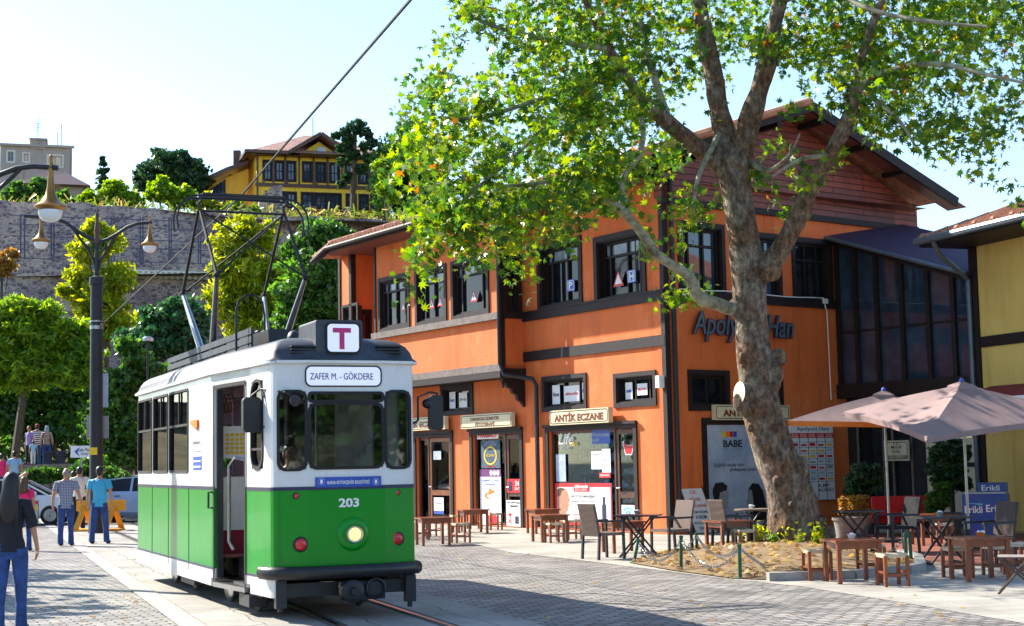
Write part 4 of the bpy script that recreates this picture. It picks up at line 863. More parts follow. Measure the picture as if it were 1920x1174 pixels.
inv = {v: k for k, v in idx.items()}
for i in range(NS):
    fr, ln = seg(i); h = holes.get(inv.get(i), [])
    if ln < 1e-4: continue
    for q in h:
        if q is DOOR: continue
        gaskets.append((fr, q)); panes.append((fr, q, inv.get(i)))
    upper.wall(fr, 0, ln, zgt, zg, [q for q in h if q[3] > zgt], 0, .05)
    mid.wall(fr, 0, ln, zgb, zgt, [q for q in h if q[2] < zgt], -.002, .05)
    if abs(O[i][1]-L/2) > L/2-.065 and O[i][1] < 1: continue
    low.wall(fr, 0, ln, zs+(.0 if abs(O[i][1]-L/2) > 3 else .10), zgb, [q for q in h if q[2] < zgb], 0, .05)
# curved front lower panel bulges slightly: add smooth shading only
ub_ = upper.build('upper_body', 'cream_paint', tram, 40); mb_ = mid.build('lower_body', 'green_paint', tram, 40); lb_ = low.build('skirt', 'cream_paint', tram, 40)
ln_ = MB()
for i in range(NS):
    fr, ln = seg(i)
    if i == idx['dl']:
        for (a, b) in ((0, d0), (d1, ln)): ln_.box(a, b, -.008, -.002, zgt-.02, zgt+.02, fr); ln_.box(a, b, -.008, -.002, zgb-.012, zgb+.012, fr)
    else: ln_.box(0, ln, -.008, -.002, zgt-.02, zgt+.02, fr); ln_.box(0, ln, -.008, -.002, zgb-.012, zgb+.012, fr)
ln_.build('trim_line', 'dark_navy', tram)
for (fr, q), (_, _, nm) in zip(gaskets, panes):
    a, b, c, d = q; r = .085 if nm in ('front', 'fl', 'fr', 'rear', 'dr', 'rl', 'rr') else .03
    if nm in ('cl', 'cr'): r = .18
    if d-c < .2: r = .025
    wn = MB(); wn.ring(rrect(a-.018, b+.018, c-.018, d+.018, r+.02), rrect(a+.014, b-.014, c+.014, d-.014, r), fr, -.014, .02)
    # cream filler behind the rounded corners
    wn.cur = 1; k = 6
    wn.cur = 0
    if nm in ('left', 'right'):
        zm = c+(d-c)*.57; wn.box(a+.01, b-.01, -.008, .018, zm-.016, zm+.016, fr); wn.box((a+b)/2-.012, (a+b)/2+.012, -.006, .016, zm+.01, d-.01, fr)
    if nm in ('cl', 'cr'): zm = c+.22; wn.box(a+.02, b-.02, -.008, .018, zm-.014, zm+.014, fr)
    wo = wn.build('window', 'rubber', tram)
    g_ = 'windscreen_glass' if nm in ('front', 'fl', 'fr', 'rear', 'cl', 'cr') else 'tram_side_glass'
    MB().box(a+.003, b-.003, .022, .027, c+.003, d-.003, fr).build('pane', g_, wo)
# small louvre behind the vent strip
# roof
rf = MB(); prof = [(0, -.05), (.05, .01), (.10, .045), (.16, -.0), (.20, .03), (.245, .10), (.285, .22), (.31, .40), (.325, .65)]
prof = [(-.03, -.035), (.0, -.045), (.03, -.005), (.10, .02), (.17, .07), (.225, .15), (.265, .27), (.29, .45), (.30, .80)]
R = []
for hz, ins in prof:
    R.append([T.pt(XC+(x-XC)*(HW-ins)/HW, L/2+(y-L/2)*(L/2-ins*1.1)/(L/2), zg+hz) for x, y in O])
vs = [p for r_ in R for p in r_]; fs = [(k*NS+i, k*NS+(i+1) % NS, (k+1)*NS+(i+1) % NS, (k+1)*NS+i) for k in range(len(R)-1) for i in range(NS)]
rf.add(vs, fs+[tuple((len(R)-1)*NS+i for i in range(NS)), tuple(range(NS))[::-1]])
roof = rf.build('roof', 'roof_grey', tram, 50)
rt = zg+.30
gt_ = MB()
for i in range(NS):
    fr, ln = seg(i); gt_.box(-.01, ln+.01, -.055, .0, zg-.035, zg-.005, fr)
gt_.build('gutter', 'cream_paint', roof)
# lengthwise roof boards
sb = MB()
for sx in (-1, 1):
    for k in range(3): sb.box(XC+sx*.62-.015, XC+sx*.62+.015, 1.9, L-.5, rt-.06+k*.105, rt+.02+k*.105, T)
    for k in range(8): sb.box(XC+sx*(.60)-.02, XC+sx*(.60)+.012, 2.0+k*.75, 2.06+k*.75, rt-.12, rt+.24, T)
sb.build('roof_board', 'roof_grey', roof)
MB().box(XC-.45, XC+.35, 1.75, 2.7, rt-.04, rt+.2, T).build('roof_box', 'dark_metal', roof); MB().box(XC-.3, XC+.3, 6.5, 7.2, rt-.04, rt+.15, T).build('roof_box', 'dark_metal', roof)
MB().ell(T.pt(XC-.28, 1.2, rt+.02), .09, .14, .12).build('horn', 'dark_metal', roof, 50)
rs_ = MB()
for k in range(10): rs_.tube([T.pt(XC-.35+k*.08, 3.0, rt+.27), T.pt(XC-.35+k*.08, 4.2, rt+.27)], .03, 6)
rs_.box(XC-.42, XC+.45, 3.0, 4.2, rt+.05, rt+.24, T); rs_.build('resistor_bank', 'roof_grey', roof)
for a in (543, 648+55):
    ve = MB()
    q = T.rect(a, 648, a+46, 663, .1)
    for k in range(3): ve.box(q[0], q[1], .02, .16, q[2]+k*.035, q[2]+k*.035+.018, T)
    ve.build('vent', 'dark_metal', roof)
# T box
q = T.rect(592, 600, 680, 671, .02); tb_ = MB(); tb_.prism(rrect(q[0], q[1], q[2], q[3], .03, 3), T, .02, .75); tbo = tb_.build('route_box', 'roof_grey', tram)
q = T.rect(613, 608, 672, 660, .02); MB().ring(rrect(q[0]-.02, q[1]+.02, q[2]-.02, q[3]+.02, .06), rrect(q[0], q[1], q[2], q[3], .05), T, -.004, .018).build('gasket', 'rubber', tbo)
MB().prism(rrect(q[0], q[1], q[2], q[3], .05), T, .0, .016).build('panel', 'sign_glow', tbo)
q = T.rect(624, 615, 658, 655, .0); text(T, 'T', q[0], q[1], q[2], q[3], -.001, 'magenta_print', tbo, bold=.04)
# destination
q = FRf.rect(574, 688, 713, 723); do_ = MB().ring(rrect(q[0]-.015, q[1]+.015, q[2]-.015, q[3]+.015, .07), rrect(q[0], q[1], q[2], q[3], .06), FRf, -.012, -.001).build('destination_board', 'rubber', tram)
MB().prism(rrect(q[0], q[1], q[2], q[3], .06), FRf, -.006, -.001).build('panel', 'sign_glow', do_)
q = FRf.rect(581, 697, 699, 712); text(FRf, 'ZAFER M. - GÖKDERE', q[0], q[1], q[2], q[3], -.008, 'dark_navy', do_, bold=.0)
# banner, number, lights
q = FRf.rect(591, 894, 714, 913); bo = MB().box(q[0], q[1], -.016, -.009, q[2], q[3], FRf).build('banner', 'blue_print', tram)
q = FRf.rect(613, 899, 692, 909); text(FRf, 'BURSA BÜYÜKŞEHİR BELEDİYESİ', q[0], q[1], q[2], q[3], -.017, 'white_print', bo, bold=.01)
for cx in (602, 704):
    u, z = FRf.px(cx, 903); b_ = MB()
    for k in range(12): a = k*PI/6; b_.box(u+.038*math.cos(a)-.003, u+.038*math.cos(a)+.003, -.019, -.016, z+.038*math.sin(a)-.003, z+.038*math.sin(a)+.003, FRf)
    b_.box(u-.014, u+.014, -.019, -.016, z-.022, z+.022, FRf); b_.build('emblem', 'white_print', bo)
q = FRf.rect(635, 934, 673, 951); text(FRf, '203', q[0], q[1], q[2], q[3], -.004, 'white_print', tram, 'number', bold=.03)
def lamp(px, py, r, name, m_lens, ring='chrome', depth=.05):
    u, z = T.px(px, py, .03); yy = .0 if abs(u-XC) < .46 else .0+(abs(u-XC)-.46)*.42
    c = T.pt(u, yy-.002, z); b = MB(); b.lathe(c, [(r*1.22, 0), (r*1.22, depth*.6), (r*1.05, depth), (r*1.0, depth*.9)], 20, -T.ey); lo_ = b.build(name, ring, tram, 40)
    b = MB(); b.lathe(c - T.ey*depth*.7, [(r, 0), (r*.9, r*.16), (r*.6, r*.30), (r*.25, r*.36), (.001, r*.37)], 20, -T.ey); b.build('lens', m_lens, lo_, 60)
lamp(660, 1001, .088, 'headlight', 'headlight_glow', 'chrome', .09)
u, z = T.px(660, 1001, .03); MB().lathe(T.pt(u, -.001, z), [(.19, 0), (.175, .03), (.13, .045), (.115, .04)], 24, -T.ey).build('headlight_surround', 'green_paint', tram, 50)
for p_, r_ in (((555, 930), .033), ((745, 924), .033), ((563, 1021), .07), ((745, 1010), .07)): lamp(*p_, r_, 'red_light', 'tail_red', 'dark_metal', .035)
# bumper
bm = MB(); zb_ = zl(1074); pts = [T.pt(XC+x, y-.10, zb_) for x, y in [(-.90, .42), (-.86, .2), (-.74, .08), (-.46, -.01)]] ; pts = pts + [T.pt(XC-x, y-.10, zb_) for x, y in [(-.46, -.01), (-.74, .08), (-.86, .2), (-.90, .42)]]
rows = []
for p_ in pts: rows.append(p_)
bm.tube([p_+(pts[0]-pts[1])*0 for p_ in rows], .055, 12); bm.v = [(x, y, zb_+(z-zb_)*1.35) for x, y, z in bm.v]
for p_ in (rows[0], rows[-1]): bm.ell(p_, .055, .055, .074, 10, 8)
bm.build('bumper', 'black_plastic', tram, 40)
# coupler and underside
cp = MB(); zc_ = zl(1112)
cp.box(XC-.10, XC+.42, -.05, .0, zc_-.10, zc_+.10, T); cp.lathe(T.pt(XC+.03, -.05, zc_), [(.13, 0), (.13, .06), (.10, .08), (.05, .08), (.04, .12)], 18, -T.ey); cp.lathe(T.pt(XC+.30, -.05, zc_+.02), [(.12, 0), (.12, .05), (.10, .06), (.08, .02)], 18, -T.ey)
cp.box(XC-.09, XC+.0, .0, 1.3, zc_-.08, zc_+.06, T); cp.build('coupler', 'dark_metal', tram, 40)
uf = MB(); uf.box(XC-.72, XC+.75, .12, .2, zc_-.05, zc_+.10, T); uf.box(XC-.8, XC-.68, .05, .14, zc_-.16, zc_+.14, T); uf.box(XC+.7, XC+.82, .05, .14, zc_-.16, zc_+.14, T)
uf.tube([T.pt(XC-.74, .1, zc_-.2), T.pt(XC-.74, .1, zc_+.1)], .03, 8); uf.tube([T.pt(XC+.76, .1, zc_-.22), T.pt(XC+.76, .1, zc_+.1)], .03, 8)
uf.box(XC-.85, XC+.85, .5, L-.5, zs-.02, zs+.08, T)
uf.build('buffer_beam', 'dark_metal', tram)
for yb_ in (2.3, L-2.0):
    b = MB(); b.box(XC-.72, XC+.72, yb_-1.1, yb_+1.1, .22, .36, T)
    for k in range(8): b.tube([T.pt(XC-.78, yb_-.8+k*.03, .2), T.pt(XC-.78, yb_-.8+k*.03, .32)], .03, 5)
    bg_ = b.build('bogie', 'dark_metal', tram)
    for dx in (-.62, .62):
        for dy in (-.75, .75): MB().lathe(T.pt(XC+dx-.05, yb_+dy, .30), [(.27, 0), (.30, .015), (.30, .04), (.27, .05), (.27, .10), (.08, .12)], 20, T.ex).build('wheel', 'steel', bg_, 40)
b = MB(); b.box(XC-.95, XC-.80, 3.8, 4.7, zs-.10, zs+.1, T); b.build('battery_box', 'dark_metal', tram); MB().box(XC-.90, XC-.7, .9, 1.4, zs-.16, zs-.021, T).build('sand_box', 'dark_metal', tram)
st = MB(); fr = DL; st.box(d0-.02, d1+.02, -.02, .30, zs+.0, zs+.055, fr); st.box(d0, d1, .30, .34, zs+.05, zs+.35, fr); st.build('door_step', 'steel', tram)
# interior
ti = MB(); ti.slab([T.pt(XC+x, y, 0)[:2] for x, y in ((-.80, .5), (.80, .5), (.92, 2.2), (.92, L-.5), (-.92, L-.5), (-.92, 2.4), (-.62, 2.3), (-.55, 1.0))], zs+.33, zs+.37); ti.build('floor', 'tram_floor', tram)
ti = MB(); ti.box(XC-.80, XC+.80, .9, L-.6, zg-.08, zg-.05, T); ti.build('ceiling', 'tram_interior', tram)
ti = MB(); ti.box(XC-.25, XC+.80, 1.15, 1.19, zs+.37, zgt-.1, T); ti.build('partition', 'cream_paint', tram); MB().box(XC-.96, XC-.40, 2.50, 2.53, zs+.66, zs+1.32, T).build('partition', 'cream_paint', tram); MB().box(XC-.96, XC-.40, 2.49, 2.54, zs+.37, zs+.655, T).build('partition_base', 'maroon_cloth', tram)
M('poster_cream', (.75, .70, .5), .5)
bz_ = MB(); bz_.box(XC-.6, XC+.6, .12, .42, zgt-.1, zgt+.05, T); bz_.box(XC-.2, XC+.15, .15, .4, zgt+.05, zgt+.14, T); bz_.build('dashboard', 'dark_metal', tram)
seatp = None
for k in range(5):
    for sx in (-1, 1):
        y = 2.9+k*.93; b = MB(); b.box(XC+sx*.62-.22, XC+sx*.62+.22, y, y+.4, zs+.72, zs+.79, T); b.box(XC+sx*.62-.22, XC+sx*.62+.22, y+.4, y+.45, zs+.72, zs+1.2, T); b.box(XC+sx*.62-.15, XC+sx*.62+.15, y+.1, y+.3, zs+.37, zs+.72, T); b.build('passenger_seat', 'maroon_cloth', tram)
pl = MB()
for x, y in ((-.5, 1.35), (-.5, 2.5), (.35, 2.5), (-.3, 4.4), (.3, 5.6)): pl.tube([T.pt(XC+x, y, zs+.37), T.pt(XC+x, y, zg-.08)], .018, 8)
pl.tube([T.pt(XC-.35, 1.2, zg-.25), T.pt(XC-.35, L-1.5, zg-.25)], .014, 6); pl.tube([T.pt(XC-.72, 2.5, zg-.25), T.pt(XC-.72, L-1.5, zg-.25)], .014, 6)
hl = DL
pl.tube([hl.pt(d0+.35, .12, zs+.45), hl.pt(d0+.30, .08, zs+.55), hl.pt(d0+.30, .08, zs+1.45), hl.pt(d0+.36, .14, zs+1.55), hl.pt(d0+.5, .3, zs+1.5)], .022, 8)
pl.build('grab_rail', 'steel', tram, 40)
for k in range(7):
    pl = MB(); y = 2.6+k*.2; a = T.pt(XC-.72, y, zg-.25); pl.tube([a, a-Vector((.05, 0, .18)), a+Vector((-.02, 0, -.24)), a+Vector((.05, 0, -.18)), a], .008, 4); pl.build('hanging_strap', 'door_wood', tram)
nb = MB(); nb.box(.0, .52, .0, .012, 0, .55, Fr(T.pt(XC-.42, 1.95, 0)[:2], (PXT.x, PXT.y)).off(0, 0))
nbp = Fr(T.pt(XC-.86, 2.47, 0)[:2], (PXT.x, PXT.y)); zn = zs+1.55
MB().box(0, .30, 0, .01, zn, zn+.40, nbp).build('notice', 'white_print', tram); 
b = MB()
for i in range(4):
    for j in range(5): b.box(.03+i*.062, .08+i*.062, -.004, -.0005, zn+.05+j*.055, zn+.09+j*.055, nbp)
b.build('notice_print', 'yellow_print', tram)
# door leaf folded at the rear edge of the opening
dr = MB(); dr.box(d0+.0, d0+.055, .02, .09, dz[0]+.05, dz[1]-.02, DL); dr.build('door', 'dark_metal', tram)
h_ = MB(); h_.tube([DL.pt(d0-.04, -.02, zgt-.05), DL.pt(d0-.04, -.07, zgt-.05), DL.pt(d0-.04, -.07, zgt-.24), DL.pt(d0-.04, -.02, zgt-.24)], .014, 6); h_.build('handle', 'dark_metal', tram)
b = MB(); b.ring([(d0-.04, dz[0]-.02), (d1+.03, dz[0]-.02), (d1+.03, dz[1]+.04), (d0-.04, dz[1]+.04)], [(d0, dz[0]), (d1, dz[0]), (d1, dz[1]), (d0, dz[1])], DL, -.016, -.0085); b.build('door_frame', 'rubber', tram)
# side markings
q = SL.rect(363, 856, 378, 881); q = (min(q[0], lsl-.2), min(q[1], lsl-.02), q[2], q[3]); b = MB().box(q[0], q[1], -.006, -.001, q[2], q[3], SL).build('sticker', 'blue_print', tram)
b = MB()
for k in range(4): b.box(q[0]+.02, q[1]-.03, -.009, -.0062, q[2]+.03+k*.07, q[2]+.05+k*.07, SL)
b.build('sticker_print', 'white_print', tram)
q = SL.rect(361, 788, 373, 803); MB().prism([(q[0], q[3]-.05), (q[1]-.05, q[3]-.12), (q[1]-.04, q[2]), (q[1], q[2]), (q[1], q[3]), (q[0], q[3])], SL, -.03, -.001).build('indicator_light', 'orange_print', tram)
q = SL.rect(362, 827, 376, 834); text(SL, 'BURULAŞ', q[0], q[1], q[2], q[3], -.002, 'grey_print', tram)
for x_ in (sws[0][1]+.06, sws[1][1]+.06, sws[2][1]+.06): MB().box(x_-.004, x_+.004, -.0075, -.0025, zs+.12, zgt-.02, SL).build('panel_seam', 'dark_metal', tram)
MB().box(.03, .034, -.004, -.0022, zgb+.05, zgt-.03, FRl).build('panel_seam', 'dark_metal', tram)
# mirrors, wiper, antenna
b = MB(); a = DL.pt(ldl, 0, zg-.55); c = T.pt(XC-1.13, .45, zl(775)+.02)
q = T.rect(455, 745, 489, 811, .45); mf = T.off(0, .45); b.prism(rrect(q[0], q[1], q[2], q[3], .05), mf, -.03, .07); mo = b.build('wing_mirror', 'black_plastic', tram)
b = MB(); b.tube([T.pt(XC-.85, .3, zl(745)), T.pt(q[1]-.02, .40, zl(728)), T.pt((q[0]+q[1])/2, .44, q[3]+.02), T.pt((q[0]+q[1])/2, .46, q[3]-.05)], .014, 6); b.tube([T.pt(q[1]-.02, .40, zl(728)), T.pt(XC-.72, -.06, zl(738)), T.pt(XC-.64, -.10, zl(745))], .011, 6); b.tube([T.pt(q[1]-.0, .40, zl(800)), T.pt(XC-.86, .33, zl(800))], .011, 6)
b.lathe(T.pt(XC-.62, -.11, zl(754)), [(.001, -.01), (.06, -.008), (.065, .0), (.06, .03), (.001, .04)], 14, -T.ey); b.build('mirror_arm', 'dark_metal', mo, 40)
q = T.rect(806, 741, 830, 807, .25); b = MB().prism(rrect(q[0], q[1], q[2], q[3], .05), T.off(0, .25), -.02, .08); mo2 = b.build('wing_mirror', 'black_plastic', tram)
b = MB(); b.tube([T.pt(XC+.86, .3, zl(800)), T.pt(XC+.93, .22, zl(790)), T.pt(XC+.93, .22, zl(745)), T.pt(q[0], .25, zl(735)), T.pt((q[0]+q[1])/2+.02, .27, zl(737)), T.pt((q[0]+q[1])/2+.02, .27, q[3]-.05)], .014, 6); MB().ell(T.pt(q[0]-.03, .26, zl(757)), .06, .05, .06).build('round_mirror', 'black_plastic', mo2, 50)
b.build('mirror_arm', 'dark_metal', mo2, 40)
b = MB(); wa = lambda px, py: FRf.pt(FRf.px(px, py)[0], -.03, FRf.px(px, py)[1]); b.beam(wa(650, 869), wa(708, 815), .012, .012); b.beam(wa(666, 862), wa(707, 812), .02, .01); b.tube([wa(684, 853), wa(684, 830), wa(690, 828)], .008, 5); b.build('wiper', 'black_plastic', tram)
b = MB(); p0 = T.pt(XC-.75, 2.2, zg+.1); b.tube([p0, p0+Vector((0, 0, .66)), p0+T.ex*.03+Vector((0, 0, .78)), p0+T.ex*.13+Vector((0, 0, .86)), p0+T.ex*.24+Vector((0, 0, .86)), p0+T.ex*.33+Vector((0, 0, .78)), p0+T.ex*.36+Vector((0, 0, .6)), p0+T.ex*.36+Vector((0, 0, .3))], .016, 6); b.build('antenna_loop', 'dark_metal', roof, 40)
# number on the side, faint
# pantograph
pg = thing('pantograph', '', 'x') if False else None
def TX(px, py, x): f = Fr(T.pt(x, 0, 0)[:2], (-T.ey.x, -T.ey.y)); s_, z_ = f.px(px, py); return -s_, z_
PW = .62; YH, ZH = TX(373, 395, XC-PW); YK1, ZK1 = TX(407, 504, XC-PW); YK2, ZK2 = TX(343, 561, XC-PW); print('panto', YH, ZH, YK1, ZK1, YK2, ZK2)
ZK = (ZK1+ZK2)/2; DK = (YK2-YK1)/2; YM = YH; ZB = rt+.22
up = MB(); lo_ = MB(); hd = MB()
J = .012
for sx in (-1, 1):
    x = XC+sx*PW; xb = XC+sx*.5
    for sy, rr_ in ((-1, .045), (1, .045)):
        kn = T.pt(x, YM+sy*DK, ZK); bs = T.pt(xb, YM+sy*.40, ZB)
        lo_.tube([bs, bs*.5+kn*.5, kn], [.055, .045, .03], 8)
        up.tube([kn, T.pt(x, YM-sy*.05*0+sy*.06, ZH)], [.024, .02], 8)
        up.ell(kn, .045, .045, .045, 8, 6)
# braces
for sy in (-1, 1):
    a = T.pt(XC-PW, YM+sy*DK, ZK); b_ = T.pt(XC+PW, YM+sy*.06, ZH); up.tube([a*.97+b_*.03, b_], .014, 6)
    a = T.pt(XC+PW, YM+sy*DK, ZK); b_ = T.pt(XC-PW, YM+sy*.06, ZH); 
    if sy < 0: up.tube([a, b_], .014, 6)
    up.tube([T.pt(XC-PW, YM+sy*DK*.97, ZK+.05), T.pt(XC-PW+.12, YM+sy*DK*.97, ZK+.05)], .015, 6)
    lo_.tube([T.pt(XC-.5, YM+sy*.4, ZB), T.pt(XC+.5, YM+sy*.4, ZB)], .045, 8)
lo_.tube([T.pt(XC-.5, YM-.4, ZB), T.pt(XC-.5, YM+.4, ZB)], .03, 6); lo_.tube([T.pt(XC+.5, YM-.4, ZB), T.pt(XC+.5, YM+.4, ZB)], .03, 6)
for sx in (-1, 1):
    for sy in (-1, 1): lo_.lathe(T.pt(XC+sx*.5, YM+sy*.4, rt-.02), [(.05, 0), (.07, .05), (.05, .08), (.07, .13), (.05, .2)], 10)
hd.tube([T.pt(XC-PW, YM, ZH), T.pt(XC+PW, YM, ZH)], .018, 8)
for dy in (-.14, .14):
    P = []
    for t in np.linspace(-1, 1, 31):
        a = t*1.0; ax_ = abs(a); zz = ZH+.21 - .02*a*a
        if ax_ > .68: q_ = (ax_-.68)/.32; xx = math.copysign(.66+.30*math.sin(q_*PI*.62), a); zz = ZH+.20-.50*(1-math.cos(q_*PI*.5))
        else: xx = a*.66/.68
        P.append(T.pt(XC+xx, YM+dy, zz))
    hd.tube(P, .016, 6); hd.beam(T.pt(XC-.6, YM+dy, ZH+.225), T.pt(XC+.6, YM+dy, ZH+.225), .05, .03)
for sx in (-1, 1):
    hd.tube([T.pt(XC+sx*PW, YM, ZH), T.pt(XC+sx*PW, YM, ZH+.12)], .02, 6); hd.tube([T.pt(XC+sx*PW, YM-.15, ZH+.13), T.pt(XC+sx*PW, YM+.15, ZH+.13)], .015, 6)
    for dy in (-.14, .14): hd.tube([T.pt(XC+sx*PW, YM+dy, ZH+.12), T.pt(XC+sx*PW, YM+dy, ZH+.2)], .012, 6)
pa = lo_.build('pantograph', 'steel', tram, 40); up.build('upper_arm', 'rubber', pa, 40); hd.build('contact_strip', 'dark_metal', pa, 40)
# ================================================================ hillside, walls, far houses
from mathutils import noise as mn
M('hill_grass', (.10, .10, .03), .95, var=.5, scale=.5, col2=(.22, .18, .07), bump=.5, bscale=2)
def sheetgrid(name, mat, X, Yv, zf, **k):
    V = [(x, y, zf(x, y)) for y in Yv for x in X]; n = len(X); F = [(j*n+i, j*n+i+1, (j+1)*n+i+1, (j+1)*n+i) for j in range(len(Yv)-1) for i in range(n-1)]
    return struct(MB().add(V, F).build(name, mat, None, 30))
ZW = atY(300, 388, 100).z; ZL_ = atY(200, 515, 90).z
def hz(x, y):
    if y < 99: return ZW-4
    t = (y-99)/40; return float(np.interp(x*100/y, [-26, -19.5, -14, -7], [18.8, 18.0, 17.7, 17.5])) + min(1, t)*2.4 - max(0, x+5)*.05 + .5*mn.noise(Vector((x*.12, y*.12, 0)))
sheetgrid('hill', 'hill_grass', list(np.linspace(-90, 120, 60)), list(np.linspace(99.4, 400, 60)), hz)
def ridge_wall(name, label, Y0_, Y1_, px0, px1, ytop, z0, mat, jag=.35, th=1.6, n=60):
    m_ = MB(); P = []
    for i in range(n+1):
        t = i/n; Yv = Y0_+(Y1_-Y0_)*t; px = px0+(px1-px0)*t; p = atY(px, np.interp(px, [q[0] for q in ytop], [q[1] for q in ytop]), Yv); P.append(Vector((p.x, p.y, p.z+jag*mn.noise(Vector((i*.35, 3, 1))))))
    for i in range(n):
        a, b = P[i], P[i+1]; o_ = Vector((0, th, 0)); A = [Vector((a.x, a.y, z0)), Vector((b.x, b.y, z0)), b, a]; B = [q+o_ for q in A]
        m_.add(A+B, [(0, 1, 2, 3), (3, 2, 6, 7), (7, 6, 5, 4)]+([(0, 3, 7, 4)] if i == 0 else [])+([(1, 5, 6, 2)] if i == n-1 else []))
    o = m_.build(name, mat); return tag(o, label, 'wall')
ridge_wall('ancient_wall', 'high ancient rubble stone wall along the hilltop below the yellow house', 97, 103, -120, 900, [(0, 378), (200, 384), (400, 402), (560, 408), (760, 412)], 8, 'old_stone')
ridge_wall('retaining_wall', 'lower rubble stone retaining wall under the white railing', 88, 92, -120, 760, [(0, 515), (250, 514), (400, 524), (700, 530)], 0, 'old_stone', .12)
MB().sheet([(-80, 88.5, ZL_-.2), (40, 88.5, ZL_-.2), (40, 104, ZL_-.2), (-80, 104, ZL_-.2)]).build('terrace_path', 'hill_grass')['kind'] = 'structure'
# railing on the terrace
rl = thing('railing', 'white crossed railing on top of the lower stone wall', 'railing', atY(300, 515, 89.6))
pm = MB(); rm_ = MB(); xs = list(range(246, 420, 11)); 
for i, x in enumerate(xs):
    yb_ = 521+(x-246)*.03; a = atY(x, yb_, 89.7); b = atY(x, yb_-14, 89.7); pm.beam(a, b, .14, .14)
    if i < len(xs)-1:
        c = atY(xs[i+1], yb_+.3, 89.7); d = atY(xs[i+1], yb_-14, 89.7); rm_.beam(a, d, .05, .05); rm_.beam(c, b, .05, .05); rm_.beam(b, d, .07, .07); rm_.beam(a+Vector((0, 0, .08)), c+Vector((0, 0, .08)), .06, .06)
pm.build('post', 'white_wood', rl)['kind'] = 'stuff'; rm_.build('rail', 'white_wood', rl)
sc_ = thing('scaffolding', 'blue tube scaffolding standing against the ancient stone wall', 'scaffolding', atY(200, 485, 95.5))
M('scaffold_blue', (.05, .06, .12), .5, var=.2)
for x in (39, 46, 96, 101, 209, 214, 263, 268, 317, 321, 372, 376): MB().beam(atY(x, 402+x*.02, 95.5), atY(x, 484+x*.03, 95.5), .07, .07).build('post', 'scaffold_blue', sc_)
hb_ = MB()
for y in (405, 421, 443, 459, 484): hb_.beam(atY(20, y-1, 95.4), atY(420, y+12, 95.4), .045, .045)
for x0, x1 in ((46, 96), (101, 209), (214, 263), (268, 317), (321, 372)): hb_.beam(atY(x0, 443, 95.4), atY(x1, 425, 95.4), .03, .03)
hb_.build('rail', 'scaffold_blue', sc_)
# yellow house
YH0 = atY(481, 400, 128); FH = Fr(YH0[:2], (.956, .292))
H = lambda a, b, c, d: FH.rect(a, b, c, d)
yh = thing('yellow_house', 'bright yellow two storey house with brown timber frame and pediment on the hilltop', 'house', (YH0.x, YH0.y, YH0.z))
UH = FH.px(724, 380)[0]; zb0 = YH0.z-3; zev = FH.px(500, 291)[1]
up_ = [H(a, 300+(a-495)*.065, b, 334+(a-495)*.065) for a, b in ((495, 509), (517, 531), (539, 553), (569, 583), (594, 609), (620, 635), (649, 662), (674, 688), (697, 710))]
lw_ = [H(a, 361+(a-495)*.03, b, 387+(a-495)*.03) for a, b in ((500, 512), (522, 533), (539, 554), (567, 586), (592, 612), (618, 638), (651, 666), (675, 689), (697, 711))]
zu = (np.mean([q[2] for q in up_]), np.mean([q[3] for q in up_])); zl2 = (np.mean([q[2] for q in lw_]), np.mean([q[3] for q in lw_]))
up_ = [(q[0], q[1], zu[0], zu[1]) for q in up_]; lw_ = [(q[0], q[1], zl2[0], zl2[1]) for q in lw_]
m_ = MB(); m_.wall(FH, 0, UH, zb0, zev, up_+lw_); m_.box(0, UH, 9.8, 10, zb0, zev, FH); m_.box(-.001, .25, .26, 10, zb0, zev-.01, FH); m_.box(UH-.25, UH+.001, .26, 10, zb0, zev-.01, FH)
pu0, pu1 = FH.px(556, 290)[0], FH.px(640, 290)[0]; pmid = (pu0+pu1)/2; zpe = FH.px(602, 266)[1]
m_.prism([(pu0, zev-.001), (pu1, zev-.001), (pmid, zpe)], FH, -.05, .2)
m_.build('wall', 'house_yellow', yh)
for q in up_+lw_: window(yh, FH, *q, cols=(.5,), rows=(.5,), cas=.14, deep=.1, pane='pane_far', bar=.07, sash='white_wood' if 0 else 'dark_timber')
tb = MB(); zbn = FH.px(600, 350)[1]; tb.box(-.1, UH+.1, -.12, -.01, zbn-.15, zbn+.15, FH)
for u in [0, UH-.2]+[(up_[i][1]+up_[i+1][0])/2-.1 for i in range(8)]+[q[0]-.1 for q in up_[::2]]: tb.box(u, u+.16, -.1, -.005, (zb0 if u in (0, UH-.2) else zbn), (zev if u in (0, UH-.2) else zu[0]+ (0 if u in [q[0]-.1 for q in up_[::2]] else 2.2)), FH)
tb.build('timber_frame', 'brown_timber', yh)
brickmat('far_tile', (.62, .36, .27), (.50, .28, .21), (.20, .10, .08), .32, .4, .03, bump=.8, nvar=.3)
rf = MB(); e0 = -1.0; za = zev+.1; zr_ = FH.px(540, 272)[1]; zr_ += 2.0
A = [FH.pt(e0, e0, za), FH.pt(UH-e0, e0, za), FH.pt(UH-e0, 10-e0, za), FH.pt(e0, 10-e0, za), FH.pt(5, 5, zr_), FH.pt(UH-5, 5, zr_)]
rf.sheet([A[0], A[1], A[5], A[4]]); rf.sheet([A[1], A[2], A[5]]); rf.sheet([A[2], A[3], A[4], A[5]]); rf.sheet([A[3], A[0], A[4]])
pe = [FH.pt(pu0-.8, e0-.1, za+.02), FH.pt(pmid, e0-.1, zpe+.5), FH.pt(pu1+.8, e0-.1, za+.02), FH.pt(pmid, 4, zpe+.5)]
rf.sheet([pe[0], pe[1], pe[3]]); rf.sheet([pe[1], pe[2], pe[3]]); rh = rf.build('roof', 'far_tile', yh)
